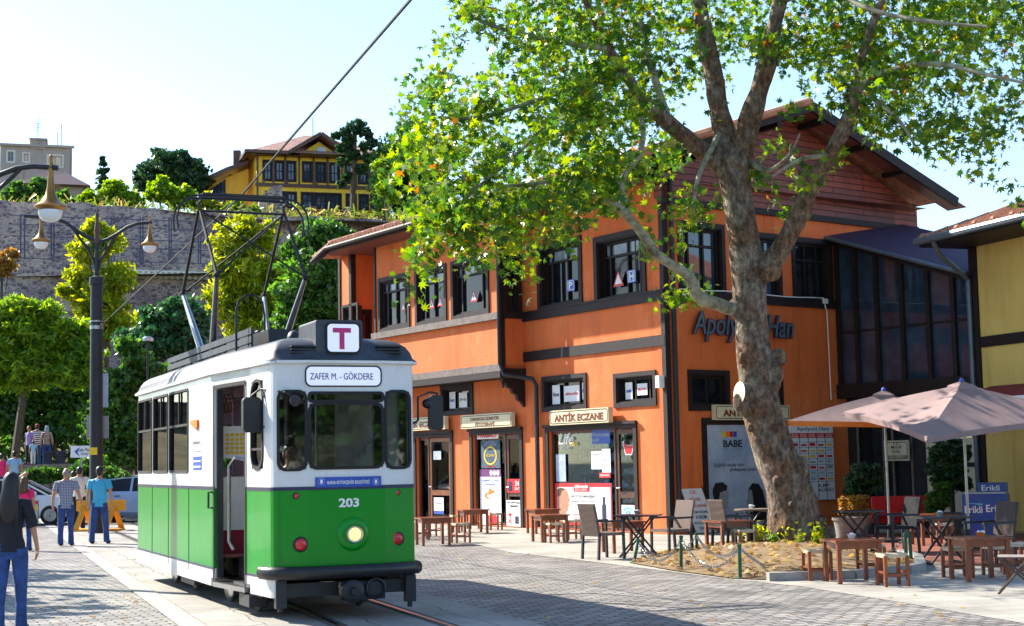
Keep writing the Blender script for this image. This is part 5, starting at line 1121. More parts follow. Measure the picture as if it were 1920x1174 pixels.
fa = MB(); fa.beam(A[0], FH.pt(pu0-.8, e0, za), .2, .28); fa.beam(FH.pt(pu1+.8, e0, za), A[1], .2, .28); fa.beam(A[3], A[0], .2, .28); fa.beam(pe[0], pe[1], .2, .3); fa.beam(pe[1], pe[2], .2, .3); fa.sheet([A[0]-Vector((0, 0, .2)), A[1]-Vector((0, 0, .2)), A[2]-Vector((0, 0, .2)), A[3]-Vector((0, 0, .2))]); fa.build('fascia', 'brown_timber', rh)
u, z = FH.px(602, 285); MB().lathe(FH.pt(u, -.1, z), [(.45, 0), (.45, .05)], 16, -FH.ey).build('emblem', 'skyblue_print', yh)
mz = atY(587, 272, 131); MB().tube([mz, mz+Vector((0, 0, 2.4))], .04, 5).build('mast', 'dark_metal', rh)
# wing on the left
FWg = Fr(atY(378, 390, 131)[:2], (.9, -.42)); uw = FWg.px(433, 380)[0]; wg = thing('house_wing', 'orange yellow low wing with long dark windows and sloping roof beside the yellow house', 'house', atY(420, 395, 129))
zt0, zt1 = FWg.px(378, 354)[1], FWg.px(433, 330)[1]; m_ = MB(); m_.prism([(0, zb0), (uw, zb0), (uw, zt1), (0, zt0)], FWg, 0, .3)
FW2 = Fr(FWg.pt(uw, 0, 0)[:2], (.985, .17)); u2 = FW2.px(466, 380)[0]; z2_ = FW2.px(466, 316)[1]; m_.prism([(0, zb0), (u2, zb0), (u2, z2_), (0, zt1)], FW2, 0, .3); m_.build('wall', 'house_orange', wg)
m_ = MB(); a = FWg.rect(388, 350, 422, 388); m_.prism([(a[0], a[2]), (a[1], a[2]), (a[1], a[3]+.5), (a[0], a[3]-.4)], FWg, -.06, -.01); m_.build('window', 'pane_far', wg)
m_ = MB()
for k in range(6): u = a[0]+(a[1]-a[0])*k/5; m_.box(u-.06, u+.06, -.12, -.065, a[2], a[3]-.4+.9*k/5, FWg)
m_.build('window_bar', 'dark_timber', wg)
rf = MB(); P = [FWg.pt(-.8, -.9, zt0-.1), FWg.pt(uw+.2, -.9, zt1+.25), FW2.pt(u2, -.7, z2_+.25), FW2.pt(u2, 6, z2_+.4), FWg.pt(-.8, 6, zt0)]; rf.add(P+[p+Vector((0, 0, .35)) for p in P], [(0, 1, 2, 3, 4)[::-1], (5, 6, 7, 8, 9), (0, 1, 6, 5), (1, 2, 7, 6), (4, 0, 5, 9)]); rf.build('roof', 'brown_timber', wg)
m_ = MB(); c_ = atY(445, 315, 131); m_.beam(c_, c_+Vector((0, 0, 1.5)), .6, .6); m_.build('chimney', 'brown_timber', wg)
# stone stub and fence with brick posts
MB().prism([(FH.px(a, b, -8)) for a, b in ((486, 412), (529, 412), (529, 347), (512, 349), (486, 371))], FH, -8, -7.2).build('stone_stub', 'old_stone')
o = bpy.data.objects['stone_stub']; tag(o, 'ruined stone wall stub in front of the yellow house', 'wall')
fc = thing('garden_fence', 'black railing fence between brick posts in front of the yellow house', 'fence', FH.pt(3, -7, YH0.z))
m_ = MB(); zf0, zf1 = FH.px(620, 411, -7)[1], FH.px(620, 396, -7)[1]; ua, ub2 = FH.px(529, 400, -7)[0], FH.px(728, 400, -7)[0]
for z in (zf0+.1, (zf0+zf1)/2, zf1): m_.box(ua, ub2, -7.03, -6.97, z-.05, z+.05, FH)
for k in range(int((ub2-ua)/.35)): m_.box(ua+k*.35, ua+k*.35+.05, -7.02, -6.98, zf0, zf1, FH)
m_.build('railing', 'dark_metal', fc)
M('red_brick', (.26, .11, .07), .85, var=.3, scale=8)
for x in (529, 587, 649, 709): u = FH.px(x, 400, -7)[0]; MB().box(u-.25, u+.25, -7.3, -6.8, zf0-.6, zf1+.3, FH).build('post', 'red_brick', fc)
gwl = MB(); gwl.box(FH.px(478, 400, -7.5)[0], FH.px(775, 400, -7.5)[0], -7.9, -7.35, zf0-4.5, zf0-.05, FH); tag(gwl.build('garden_wall', 'old_stone'), 'low stone wall under the garden fence of the yellow house', 'wall')
# beige block and old house at top left
FB2 = Fr(atY(4, 320, 140)[:2], (.96, .28)); bb = thing('apartment_block', 'beige concrete apartment block with flat roof and aerials at the top left', 'building', atY(60, 330, 140))
ue = FB2.px(131, 300)[0]; zt2 = FB2.px(65, 274)[1]; ws_ = [FB2.rect(a, b, c, d) for a, b, c, d in ((14, 284, 26, 303), (44, 288, 54, 303), (90, 292, 117, 312))]
m_ = MB(); m_.wall(FB2, 0, ue, zt2-9, zt2, ws_); m_.box(0, ue, 7.8, 8, zt2-9, zt2, FB2); m_.box(.001, ue-.001, .3, 7.8, zt2-.25, zt2-.02, FB2); m_.box(-.2, 0, .0, 8, zt2-9, zt2, FB2); m_.box(ue, ue+.2, .3, 8, zt2-9, zt2, FB2)
q = FB2.rect(58, 263, 86, 280); m_.box(q[0], q[1], -.15, 2.2, q[2], q[3], FB2); m_.box(q[0]-.15, q[1]+.15, -.3, 2.4, q[3], q[3]+.15, FB2); m_.build('wall', 'beige_plaster', bb)
for i, q in enumerate(ws_): window(bb, FB2, *q, cols=(.5,) if i != 1 else (), rows=(), cas=.12, pane='pane_far' if i == 0 else 'cream_plaster', frame='white_wood', sash='beige_plaster')
m_ = MB(); m_.box(-.3, ue+.4, -.3, -.001, zt2-.1, zt2+.12, FB2); m_.build('cornice', 'beige_plaster', bb)
m_ = MB()
for x, h_ in ((71, 54), (115, 38), (108, 22)): a = atY(x, 266, 143); m_.tube([a-Vector((0, 0, 1)), a+Vector((0, 0, h_*.045))], .035, 5)
a = atY(71, 232, 143)
for k in range(5): m_.beam(a+Vector((-.35, 0, -k*.18)), a+Vector((.35, 0, -k*.18)), .03, .03)
m_.build('aerial', 'dark_metal', bb)
oh = thing('old_house', 'small grey house with dark brown hipped roof below the beige block', 'house', atY(135, 365, 118))
FO = Fr(atY(112, 360, 118)[:2], (.97, .22)); uo = FO.px(155, 350)[0]; zo = FO.px(130, 346)[1]
m_ = MB(); m_.box(0, uo, 0, 5, zo-4, zo, FO); m_.build('wall', 'beige_plaster', oh); 
rf = MB(); A = [FO.pt(-3.2, -1, zo-.1), FO.pt(uo+.6, -1, zo-.2), FO.pt(uo+.6, 6, zo-.2), FO.pt(-3.2, 6, zo-.1), FO.pt(-1.2, 2.5, zo+1.5), FO.pt(.3, 2.5, zo+1.4)]
for f in ((0, 1, 5, 4), (1, 2, 5), (2, 3, 4, 5), (3, 0, 4), (3, 2, 1, 0)): rf.sheet([A[i] for i in f])
rf.build('roof', 'brown_timber', oh)
# ================================================================ trees
def bigtree(name, label, Y, blobs, mat, size, dens, trunk=None, tr=.25, group=None, cat='tree', tmat='twig', shape='quad', sub=.28, branches=True, zbase=0., up=.3, surf=.45):
    px0 = trunk if trunk is not None else blobs[0][0]; b0 = gx(px0, Y); b0.z = zbase
    t = thing(name, label, cat, b0, group); cs = []; tw = MB(); cens = []
    for (x, y, r, *dy) in blobs:
        Yb = Y+(dy[0] if dy else 0); c = atY(x, y, Yb); R_ = r*Yb/FPX; cens.append((c, R_))
        ns = max(8, int(14+r*1.1)); d = rng.normal(size=(ns, 3)); d /= np.linalg.norm(d, axis=1)[:, None]; rad = rng.uniform(.25, 1.12, ns)**.6
        sc2 = np.array(c)+d*rad[:, None]*R_*np.array([1, 1, .92])
        n = int(dens*1.25*r*r/ns)+3
        for s_ in sc2: cs.append(s_+inball(n, surf)*R_*sub*rng.uniform(.8, 1.4)*np.array([1.15, 1.15, .75]))
        cs.append(np.array(c)+inball(int(n*ns*.25), .4)*R_*.8)
    tw.tube([b0, (b0+cens[0][0])*.5, cens[0][0]], [tr, tr*.8, tr*.5], 7)
    mid_ = Vector((b0.x, b0.y, zbase+(min(c.z for c, _ in cens)-zbase)*.8)); 
    if branches:
        for c, R_ in cens[1:]:
            q_ = Vector((b0.x, b0.y, zbase+(c.z-zbase)*.6)); tw.tube([q_, q_*.5+c*.5-Vector((0, 0, R_*.2)), c], [tr*.5, tr*.35, tr*.15], 5)
        for c, R_ in cens:
            for k in range(5): tw.tube([c, c+Vector(tuple(inball(1, .2)[0]))*R_*.9], [tr*.15, tr*.04], 4)
    tw.build('trunk', tmat, t); cloud('crown', np.concatenate(cs), size*.84, mat, t, shape, up=up); return t
hb = 'bushes growing on top of the ancient wall'; ft = 'trees in front of the stone walls'
bigtree('locust_tree', 'yellow leaved tree directly behind the dark lamp post', 74, [(185, 560, 45), (165, 470, 34), (205, 455, 26), (150, 520, 28), (215, 520, 34), (175, 430, 22), (210, 600, 40), (125, 545, 18)], 'leaf_yellow', .42, .38, 195, .16, ft, shape='frond')
bigtree('locust_tree', 'tall yellow green tree seen through the pantograph', 78, [(465, 520, 60), (440, 450, 40), (490, 440, 32), (430, 560, 45), (500, 560, 45), (455, 425, 24), (420, 500, 30), (520, 500, 30), (470, 600, 50)], 'leaf_yellow', .42, .38, 470, .18, ft, shape='frond')
bigtree('broadleaf_tree', 'mid green tree between the pantograph and the orange building', 70, [(590, 500, 62), (600, 440, 38), (560, 560, 50), (620, 560, 50), (640, 450, 30), (560, 470, 30), (590, 600, 50), (540, 620, 40)], 'leaf_green', .32, .45, 590, .2, ft)
bigtree('broadleaf_tree', 'dense dark green round tree just left of the pantograph', 64, [(320, 620, 50), (290, 600, 30), (350, 590, 32), (370, 610, 28), (325, 580, 26), (280, 650, 36), (240, 640, 26), (350, 650, 40)], 'leaf_pine', .26, .6, 320, .2, ft)
bigtree('locust_tree', 'wide lime green tree at the left edge above the people', 60, [(60, 620, 52), (15, 600, 40), (110, 640, 40), (140, 620, 30), (40, 580, 30), (-30, 630, 50), (90, 590, 28), (160, 660, 32), (20, 660, 44), (60, 690, 50), (120, 690, 40), (0, 700, 40), (150, 700, 34)], 'leaf_lime', .34, .5, 15, .2, ft, branches=False, shape='frond')
bigtree('broadleaf_tree', 'dark green tree in shade under the lime green crown', 73, [(60, 720, 60), (0, 740, 55), (120, 730, 50), (40, 780, 50), (110, 790, 45), (160, 720, 36), (-40, 760, 60)], 'leaf_green', .30, .5, 100, .25, ft)
bigtree('broadleaf_tree', 'dark tree standing between the lamp post and the tram roof', 58, [(235, 720, 40), (220, 780, 45), (255, 680, 30), (215, 830, 40), (250, 840, 40), (285, 700, 30), (240, 650, 22)], 'leaf_green', .28, .55, 235, .16, ft)
bigtree('autumn_tree', 'small orange and green tree cut by the left edge', 80, [(5, 495, 26), (-25, 510, 30), (20, 480, 14)], 'leaf_autumn', .35, .5, -10, .12, ft)
bigtree('cypress_tree', 'narrow dark cypress alone against the sky', 128, [(193, 340, 10), (193, 322, 8), (194, 306, 6), (193, 356, 11), (193, 297, 4)], 'leaf_dark', .40, 2.0, 193, .15, zbase=ZW, sub=.5)
bigtree('cedar_tree', 'broad dark cedar with layered branches on the hilltop', 130, [(325, 318, 36), (285, 325, 28), (365, 322, 26), (300, 296, 18), (340, 298, 18), (280, 350, 26), (370, 345, 24), (325, 350, 30), (265, 335, 16)], 'leaf_dark', .50, .75, 325, .35, zbase=ZW+2)
for i, (x, y, r, mt, lb) in enumerate([(30, 362, 22, 'leaf_green', 'green shrub below the beige block, cut by the left edge'), (75, 352, 20, 'leaf_green', 'rounded shrub below the beige block'), (15, 385, 14, 'leaf_lime', 'pale shrub at the left end of the wall top'), (120, 372, 16, 'leaf_green', 'fig like shrub in front of the old grey house'), (165, 372, 18, 'leaf_lime', 'low lime shrub left of the cypress foot'), (215, 360, 24, 'leaf_lime', 'bright bushy tree right of the cypress'), (250, 378, 18, 'leaf_lime', 'low shrub left of the cedar'), (300, 355, 24, 'leaf_lime', 'bright upright shrub in front of the cedar'), (345, 370, 22, 'leaf_lime', 'bright shrub right in front of the cedar trunk'), (390, 380, 20, 'leaf_yellow', 'yellowish shrub below the orange wing'), (440, 390, 18, 'leaf_lime', 'lime shrub under the orange wing'), (475, 398, 14, 'leaf_lime', 'small lime shrub left of the ruined stub')]):
    bigtree('shrub', lb, 108 if i != 3 else 112, [(x, y, r), (x-r*.6, y+r*.4, r*.7), (x+r*.7, y+r*.4, r*.7), (x+r*.1, y-r*.6, r*.5)], mt, .36, 1.0, x, .08, hb, 'shrub', zbase=ZW-1)
pt = bigtree('pine_tree', 'dark umbrella pine rising in front of the yellow house', 121, [(668, 240, 17), (648, 250, 12), (686, 252, 12), (655, 268, 15), (684, 275, 12), (640, 278, 10), (662, 290, 13), (690, 296, 12), (640, 305, 10), (676, 318, 13), (652, 330, 10), (700, 268, 9), (630, 255, 8), (640, 345, 8)], 'leaf_dark', .40, 1.1, 664, .16, zbase=ZW, branches=False)
q_ = gx(664, 121); MB().tube([Vector((q_.x, q_.y, ZW)), atY(662, 330, 121), atY(666, 240, 121)], [.3, .2, .08], 7).build('upper_trunk', 'twig', pt)
bigtree('broadleaf_tree', 'tall dark green tree on the hill right of the yellow house', 120, [(750, 290, 45), (735, 340, 40), (770, 250, 30), (780, 330, 45), (720, 300, 22), (745, 380, 40), (800, 300, 50), (790, 390, 40)], 'leaf_green', .42, .5, 750, .3, zbase=ZW)
bigtree('locust_tree', 'pale feathery tree at the right end of the garden fence', 112, [(712, 310, 16), (725, 330, 18), (718, 355, 14), (735, 300, 14), (740, 370, 16)], 'leaf_lime', .36, .8, 735, .12, zbase=ZW)
# grass fringe on the walls
pts_ = []
for i in range(2000):
    x = rng.uniform(-30, 760); p = atY(x, np.interp(x, [0, 200, 400, 700], [381, 387, 404, 412]), 98.6+x/170); pts_.append((p.x+rng.normal()*.1, p.y+rng.uniform(-.4, 6), p.z+rng.uniform(-.3, .55)*(1.6 if x > 400 else 1)))
o = cloud('wall_plants', np.array(pts_), .42, 'weed_leaf', None, 'blade'); tag(o, 'dry and green weeds growing along the wall tops', 'weeds', None, 'stuff')
# ivy slope behind the street and clipped bushes
sheetgrid('bank', 'hill_grass', list(np.linspace(-70, 30, 40)), list(np.linspace(70, 88, 12)), lambda x, y: (y-70)/18*6+.4*mn.noise(Vector((x*.3, y*.3, 2))))
n = 16000; X = rng.uniform(-34, 6, n); Yv = rng.uniform(69.5, 78, n); Zv = (Yv-70)/8*4.5+rng.uniform(0, 1.3, n)
o = cloud('ivy', np.stack([X, Yv, Zv], 1), .42, 'leaf_green', None, 'quad', up=.5); tag(o, 'dark ivy and creepers covering the bank behind the street', 'ivy', None, 'stuff')
M('retaining_stone', (.20, .17, .15), .9, var=.4, bump=.8, bscale=6)
TZ = atY(70, 871, 66).z
tr_ = MB(); a = gx(-60, 65); b = gx(140, 65); tr_.box(a.x, b.x, 65, 69.3, 0, TZ, W0); tag(tr_.build('stone_terrace', 'retaining_stone'), 'raised stone terrace where the three onlookers stand', 'terrace')
for nm, lb, Yq, bl in (('hedge_bush', 'low rounded bush under the white direction sign', 54, [(180, 885, 26), (150, 895, 26), (210, 895, 24), (165, 875, 16)]), ('hedge_bush', 'dark low bush in front of the stone terrace', 56, [(95, 890, 16), (75, 893, 16), (120, 892, 18), (60, 896, 16)]), ('hedge_bush', 'rounded bush right of the lamp post behind the people', 52, [(205, 905, 26), (232, 905, 20), (185, 915, 20)])):
    bigtree(nm, lb, Yq, bl, 'leaf_green', .16, 2.2, None, .05, 'clipped bushes beside the street', 'bush', branches=False, sub=.35)
# ================================================================ the big plane tree
YT = 28.2
tb0 = gx(1497, YT); pt_ = thing('plane_tree', 'large plane tree with thick leaning mottled trunk before the orange building', 'tree', tb0)
def spl(P, k=6):
    P = [np.array(p, float) for p in P]; out = []
    for i in range(len(P)-1):
        p0 = P[max(0, i-1)]; p1 = P[i]; p2 = P[i+1]; p3 = P[min(len(P)-1, i+2)]
        for j in range(k): t = j/k; out.append(.5*((2*p1)+(-p0+p2)*t+(2*p0-5*p1+4*p2-p3)*t*t+(-p0+3*p1-3*p2+p3)*t**3))
    out.append(P[-1]); return out
ATTR = []
def limb(mb, pts, n=10, k=6, amp=.12, fq=1.6, rec=True):
    """pts: (px, py, Y, radius px)"""
    Q = [(*atY(a, b, c), r*c/FPX) for a, b, c, r in pts]; Q = spl(Q, k); P = [Vector(q[:3]) for q in Q]; R_ = [max(.006, q[3]) for q in Q]
    s0 = len(mb.v); mb.tube(P, R_, n)
    for i in range(s0, len(mb.v)):
        j = (i-s0)//n; v = Vector(mb.v[i]); c = P[min(j, len(P)-1)]; d = v-c
        f = 1+amp*mn.noise(v*fq*1.3)*2+amp*.7*mn.noise(v*fq*4); mb.v[i] = tuple(c+d*f)
    if rec: ATTR.extend([(p, r) for p, r in zip(P, R_) if r < .16])
tk = MB()
limb(tk, [(1502, 1050, YT, 78.0), (1498, 1030, YT, 62.0), (1492, 1000, YT, 54.0), (1484, 950, YT, 46.9), (1472, 900, YT, 43.2), (1455, 850, YT, 38.6), (1434, 790, YT, 36.8), (1423, 740, YT, 35.9), (1420, 700, YT, 35.9), (1413, 650, YT, 33.1), (1408, 600, YT, 31.3), (1404, 540, YT, 31.3), (1398, 480, YT, 31.3), (1390, 420, YT, 28.5), (1383, 370, YT, 27.6), (1377, 330, YT, 29.4), (1376, 300, YT, 23.9)], 56, 18, .055, 1.4, False)
for a, b, r in ((1460, 670, 16), (1445, 720, 18), (1452, 700, 18), (1500, 880, 18), (1515, 940, 16), (1405, 640, 12), (1395, 760, 20), (1470, 960, 20), (1530, 980, 20), (1425, 545, 12), (1378, 300, 28), (1440, 500, 26), (1385, 580, 18), (1448, 800, 16)):
    c = atY(a, b, YT-.1); rr_ = r*YT/FPX; s0 = len(tk.v); tk.ell(c, rr_, rr_, rr_*1.2, 12, 9)
    for i in range(s0, len(tk.v)): v = Vector(tk.v[i]); tk.v[i] = tuple(c+(v-c)*(1+.35*mn.noise(v*4)))
for a in range(7):
    an = a*PI*2/7+.3; c = tb0; tk.tube([c+Vector((.30*math.cos(an), .30*math.sin(an), .42)), c+Vector((.55*math.cos(an), .5*math.sin(an), .14)), c+Vector((.85*math.cos(an), .8*math.sin(an), -.05))], [.22, .16, .07], 9)
for q_ in range(16):
    py = rng.uniform(640, 1010); cx_ = np.interp(py, [600, 700, 790, 850, 900, 950, 1010], [1408, 1420, 1434, 1455, 1472, 1484, 1494]); hw_ = np.interp(py, [600, 790, 900, 1010], [32, 38, 45, 55]); an = rng.uniform(-1.0, 1.1); c = atY(cx_+hw_*math.sin(an), py, YT-hw_*YT/FPX*math.cos(an)*.97); rr_ = rng.uniform(.035, .11); s0 = len(tk.v); tk.ell(c, rr_, rr_, rr_*1.2, 10, 7)
    for i in range(s0, len(tk.v)): v = Vector(tk.v[i]); tk.v[i] = tuple(c+(v-c)*(1+.5*mn.noise(v*9)))
tk.build('trunk', 'bark', pt_, 60)
lm = MB(); lb2 = MB()
limb(lb2, [(1372, 330, YT, 22), (1345, 305, YT, 21), (1300, 270, YT-.3, 18), (1250, 228, YT-.6, 15), (1210, 190, YT-.8, 13), (1172, 140, YT-1, 11), (1140, 90, YT-1.2, 9), (1110, 30, YT-1.4, 7), (1080, -40, YT-1.4, 4)])
limb(lb2, [(1366, 310, YT, 24), (1355, 240, YT+.2, 21), (1340, 160, YT+.3, 19), (1325, 80, YT+.4, 17), (1312, 0, YT+.5, 14), (1300, -120, YT+.8, 8), (1290, -240, YT+1, 4)])
limb(lb2, [(1385, 310, YT, 24), (1400, 240, YT-.2, 22), (1428, 160, YT-.4, 19), (1446, 80, YT-.6, 16), (1462, 0, YT-.8, 14), (1490, -120, YT-1, 8), (1520, -240, YT-1, 4)])
limb(lb2, [(1424, 520, YT, 20), (1455, 480, YT-.2, 20), (1490, 420, YT-.5, 18), (1520, 350, YT-.8, 16), (1556, 290, YT-1.1, 14), (1592, 220, YT-1.4, 13), (1606, 160, YT-1.6, 11), (1620, 90, YT-1.8, 9), (1650, 10, YT-2, 7), (1690, -80, YT-2, 4)])
limb(lm, [(1392, 585, YT, 15), (1350, 572, YT-.3, 13), (1310, 556, YT-.6, 14), (1292, 520, YT-.8, 11), (1265, 500, YT-1, 10), (1232, 478, YT-1.2, 9), (1205, 440, YT-1.4, 9), (1180, 410, YT-1.6, 8), (1155, 385, YT-1.8, 8), (1100, 358, YT-2, 6), (1060, 338, YT-2.2, 5), (1000, 345, YT-2.4, 4), (940, 350, YT-2.6, 3)])
limb(lm, [(1178, 408, YT-1.6, 8), (1166, 360, YT-1.6, 8), (1172, 325, YT-1.6, 7), (1198, 290, YT-1.5, 6), (1205, 240, YT-1.4, 5), (1190, 180, YT-1.2, 3)])
limb(lm, [(1250, 228, YT-.6, 10), (1235, 170, YT-.4, 8), (1215, 110, YT-.2, 6), (1200, 40, YT, 4)])
limb(lm, [(1172, 140, YT-1, 8), (1090, 160, YT-1.6, 6), (1000, 190, YT-2, 5), (900, 220, YT-2.4, 4), (820, 220, YT-2.6, 2.5)])
limb(lm, [(1140, 90, YT-1.2, 7), (1060, 80, YT-1.6, 5), (960, 60, YT-2, 4), (880, 30, YT-2, 2.5)])
limb(lm, [(1090, 160, YT-1.6, 5), (1000, 260, YT-2.4, 4), (920, 330, YT-2.8, 3), (840, 400, YT-3, 2)])
limb(lm, [(1606, 160, YT-1.6, 8), (1680, 130, YT-2.4, 6), (1760, 120, YT-3, 5), (1850, 140, YT-3.6, 4), (1940, 160, YT-4, 3)])
limb(lm, [(1462, 0, YT-.8, 9), (1540, -20, YT-1.6, 7), (1640, 20, YT-2.6, 5), (1740, 40, YT-3.4, 4), (1850, 50, YT-4, 3)])
limb(lm, [(1400, 300, YT, 7), (1440, 320, YT-.6, 5), (1480, 290, YT-1, 3), (1500, 250, YT-1.2, 2)])
limb(lm, [(1556, 290, YT-1.1, 6), (1500, 300, YT-1.5, 4), (1450, 330, YT-1.8, 2)]); limb(lm, [(1355, 240, YT+.2, 6), (1310, 330, YT-1, 4), (1300, 400, YT-1.4, 2)])
limb(lm, [(1606, 160, YT-1.6, 6), (1680, 220, YT-2.2, 4), (1720, 280, YT-2.6, 2)])
lm.build('branch', 'limb_bark', pt_, 60); lb2.build('limb', 'bark', pt_, 60)
cc = MB(); c = atY(1386, 737, YT-.15); ax_ = Vector((-.93, -.36, .10)).normalized(); MB().lathe(c-ax_*.34, [(.26, 0), (.235, .2), (.215, .34)], 16, ax_, False).build('stump', 'bark', pt_, 40); cc.lathe(c-ax_*.02, [(.213, 0), (.213, .022), (.001, .03)], 16, ax_); cc.build('cut_face', 'bark_cut', pt_, 30)
CL = [(780, 130, 30), (830, 95, 24), (748, 215, 28), (830, 190, 50), (790, 285, 55), (880, 250, 60), (900, 330, 75), (820, 370, 60), (850, 430, 42), (790, 420, 36), (778, 500, 22), (772, 540, 20), (800, 520, 20), (765, 470, 20), (740, 330, 22), (760, 380, 26), (870, 480, 22), (930, 480, 26), (895, 500, 16), (905, 430, 50), (888, 468, 18), (950, 385, 58), (955, 460, 32), (972, 530, 22), (1000, 515, 24), (1010, 430, 50), (1060, 450, 30), (1070, 370, 60), (935, 190, 55), (990, 130, 62), (945, 55, 45), (885, 20, 40), (1010, 40, 60), (1060, 200, 85), (1030, 290, 80), (1100, 90, 85), (1120, 270, 75), (1150, 170, 80), (1180, 60, 80), (1120, 375, 45), (1160, 320, 60), (1200, 410, 24), (1212, 465, 26), (1262, 500, 24), (1290, 540, 18), (1210, 250, 55), (1245, 330, 42), (1296, 390, 34), (1320, 400, 30), (1262, 440, 14), (1250, 120, 80), (1250, 30, 75), (1350, 60, 70), (1330, 150, 45), (1420, 50, 80), (1500, 160, 40), (1410, 330, 16), (1480, 270, 22), (1520, 60, 85), (1560, 150, 60), (1505, 330, 30), (1455, 365, 24), (1560, 290, 26), (1535, 330, 18), (1620, 60, 80), (1640, 160, 60), (1610, 230, 24), (1672, 235, 36), (1700, 60, 85), (1735, 180, 50), (1705, 280, 16), (1790, 50, 85), (1800, 140, 60), (1800, 240, 42), (1795, 300, 22), (1660, 200, 60), (1760, 230, 50), (1840, 230, 50), (1590, 110, 60), (1700, 110, 70), (1880, 280, 26), (1850, 320, 14), (1860, 80, 90), (1880, 190, 50), (1895, 20, 70), (1900, 255, 14), (1470, 420, 10), (1240, 560, 12), (1925, 395, 22)]
CL += [(x, y, 95) for x in range(900, 2050, 130) for y in (-90, -230)] + [(x, -360, 100) for x in range(1100, 1850, 150)] + [(1990, 60, 80), (2000, 200, 70)]
AP = np.array([a[0][:] for a in ATTR]); lv = []; tw = MB()
for (x, y, r) in CL:
    yo = -1.9 if x < 1180 else (.5 if x < 1500 else (-.3 if y < 130 else -1.2)); gb = (1330 < x < 1720 and y > 125); 
    if y > 330: yo -= .3
    vis = y > -40; kb = 1 if r < 50 else 2
    ntw = max(3, int(r*r/((330 if x < 1560 else 200) if gb else (130 if x < 1180 else 185))*(1 if vis else .6)))
    for k in range(ntw):
        an = rng.uniform(0, 2*PI); rr_ = r*math.sqrt(rng.uniform(0, 1)); Yd = YT+yo+rng.normal()*min(1.3, r*.025)+((2.0+rng.uniform(0, 2.4)) if (r > 40 and rng.random() < .42) else 0)
        e_ = atY(x+rr_*math.cos(an), y+rr_*math.sin(an)*.95, Yd); ev = np.array(e_)
        j = np.argmin(((AP-ev)**2).sum(1)); s_ = Vector(AP[j]); dd = (e_-s_).length
        st_ = s_ if dd < 1.3 else e_+(s_-e_).normalized()*1.1+Vector((0, 0, .15))
        if k % 5 == 0 and 1.3 <= dd < 3.5: tw.tube([s_, (s_+e_)*.5+Vector((0, 0, .25)), e_], [.028, .016, .006], 4, False)
        m1 = st_*.45+e_*.55+Vector((rng.normal()*.08, rng.normal()*.08, .10)); tw.tube([st_, m1, e_+Vector((0, 0, -.05))], [.014, .009, .004], 3, False)
        nl = int(rng.integers(10, 19))
        for q_ in range(nl):
            t = rng.uniform(.25, 1.05); p = st_*(1-t)**2+m1*2*t*(1-t)+e_*t*t if t < 1 else e_; jt = inball(1, .4)[0]*.26; lv.append((p.x+jt[0], p.y+jt[1], p.z+jt[2]-.06))
cloud('crown', np.array(lv), .185, 'plane_leaf', pt_, 'star', up=.45)
# ================================================================ lamp posts and wires
def c2(x, y): return (x/3.174, 250+y/3.174)
def lampbell(par, c, s):
    """c = fixing point on the arm, s = size of the bell radius in metres"""
    b = MB(); b.lathe(c, [(.08*s, .75*s), (.16*s, .6*s), (.10*s, .45*s), (.14*s, .2*s), (.17*s, .0), (.17*s, -.5*s), (.24*s, -1.3*s), (.36*s, -1.85*s), (.62*s, -2.25*s), (1.0*s, -2.5*s), (1.0*s, -2.6*s), (.78*s, -2.78*s)], 20)
    o = b.build('lamp_shade', 'lamp_gold', par, 50); b = MB(); b.lathe(c, [(.74*s, -2.7*s), (.76*s, -2.9*s), (.68*s, -3.2*s), (.48*s, -3.42*s), (.2*s, -3.52*s), (.001, -3.53*s)], 20); b.build('globe', 'lamp_glass', par, 60)
lp = thing('lamp_post', 'dark double armed lamp post with two golden bell lamps carrying the tram wire', 'lamp post', gx(181, 42))
L_ = lambda x, y: atY(*c2(x, y), 42); K = 42/FPX/3.174*1.0
b = MB(); p0 = gx(181, 42); pt0 = L_(575, 862); b.tube([p0, p0*.0+Vector((p0.x, p0.y, .4)), pt0], [.22, .185, .165], 20); b.lathe(Vector((pt0.x, pt0.y, pt0.z-.2)), [(.165, 0), (.20, .02), (.20, .22), (.08, .26)], 20); b.tube([pt0, L_(577, 640)], [.075, .05], 10)
b.build('pole', 'dark_navy' if 0 else 'dark_metal', lp, 40)
b = MB(); b.lathe(L_(577, 660), [(.05, 0), (.085, .05), (.06, .25), (.085, .35), (.06, .55), (.04, .65), (.06, .78), (.02, .95), (.001, 1.1)], 12); b.build('finial', 'brown_timber', lp, 40)
b = MB()
b.tube([L_(*p) for p in ((575, 640), (510, 615), (450, 575), (390, 530), (320, 505), (240, 498), (150, 492))], .05, 8); b.tube([L_(*p) for p in ((568, 815), (558, 760), (525, 690), (470, 620), (430, 560))], .04, 8)
b.tube([L_(*p) for p in ((580, 650), (640, 632), (700, 598), (760, 558), (820, 537), (905, 530))], .05, 8); b.tube([L_(*p) for p in ((588, 805), (600, 755), (640, 685), (690, 612))], .04, 8)
for sx in (-1, 1): b.tube([L_(577+sx*(35+20*math.cos(a)), 668+20*math.sin(a)) for a in np.linspace(0, 2*PI, 11)], .02, 5)
b.build('arm', 'dark_metal', lp, 50); lampbell(lp, L_(247, 500), 55*K); lampbell(lp, L_(892, 528), 53*K)
b = MB(); a = L_(575, 1150); b.lathe(a-Vector((0, 0, .08)), [(.185, 0), (.185, .1)], 16); b.lathe(a+Vector((0, 0, .12)), [(.185, 0), (.185, .04)], 16); b.tube([a+Vector((.15, -.1, .05)), atY(193, 607, 42)], .04, 6); b.build('wire_clamp', 'steel', lp)
b = MB(); b.box(-.11, .11, -.205, -.195, 0, .30, Fr((p0.x, p0.y), (1, .1)).off(0, 0)); 
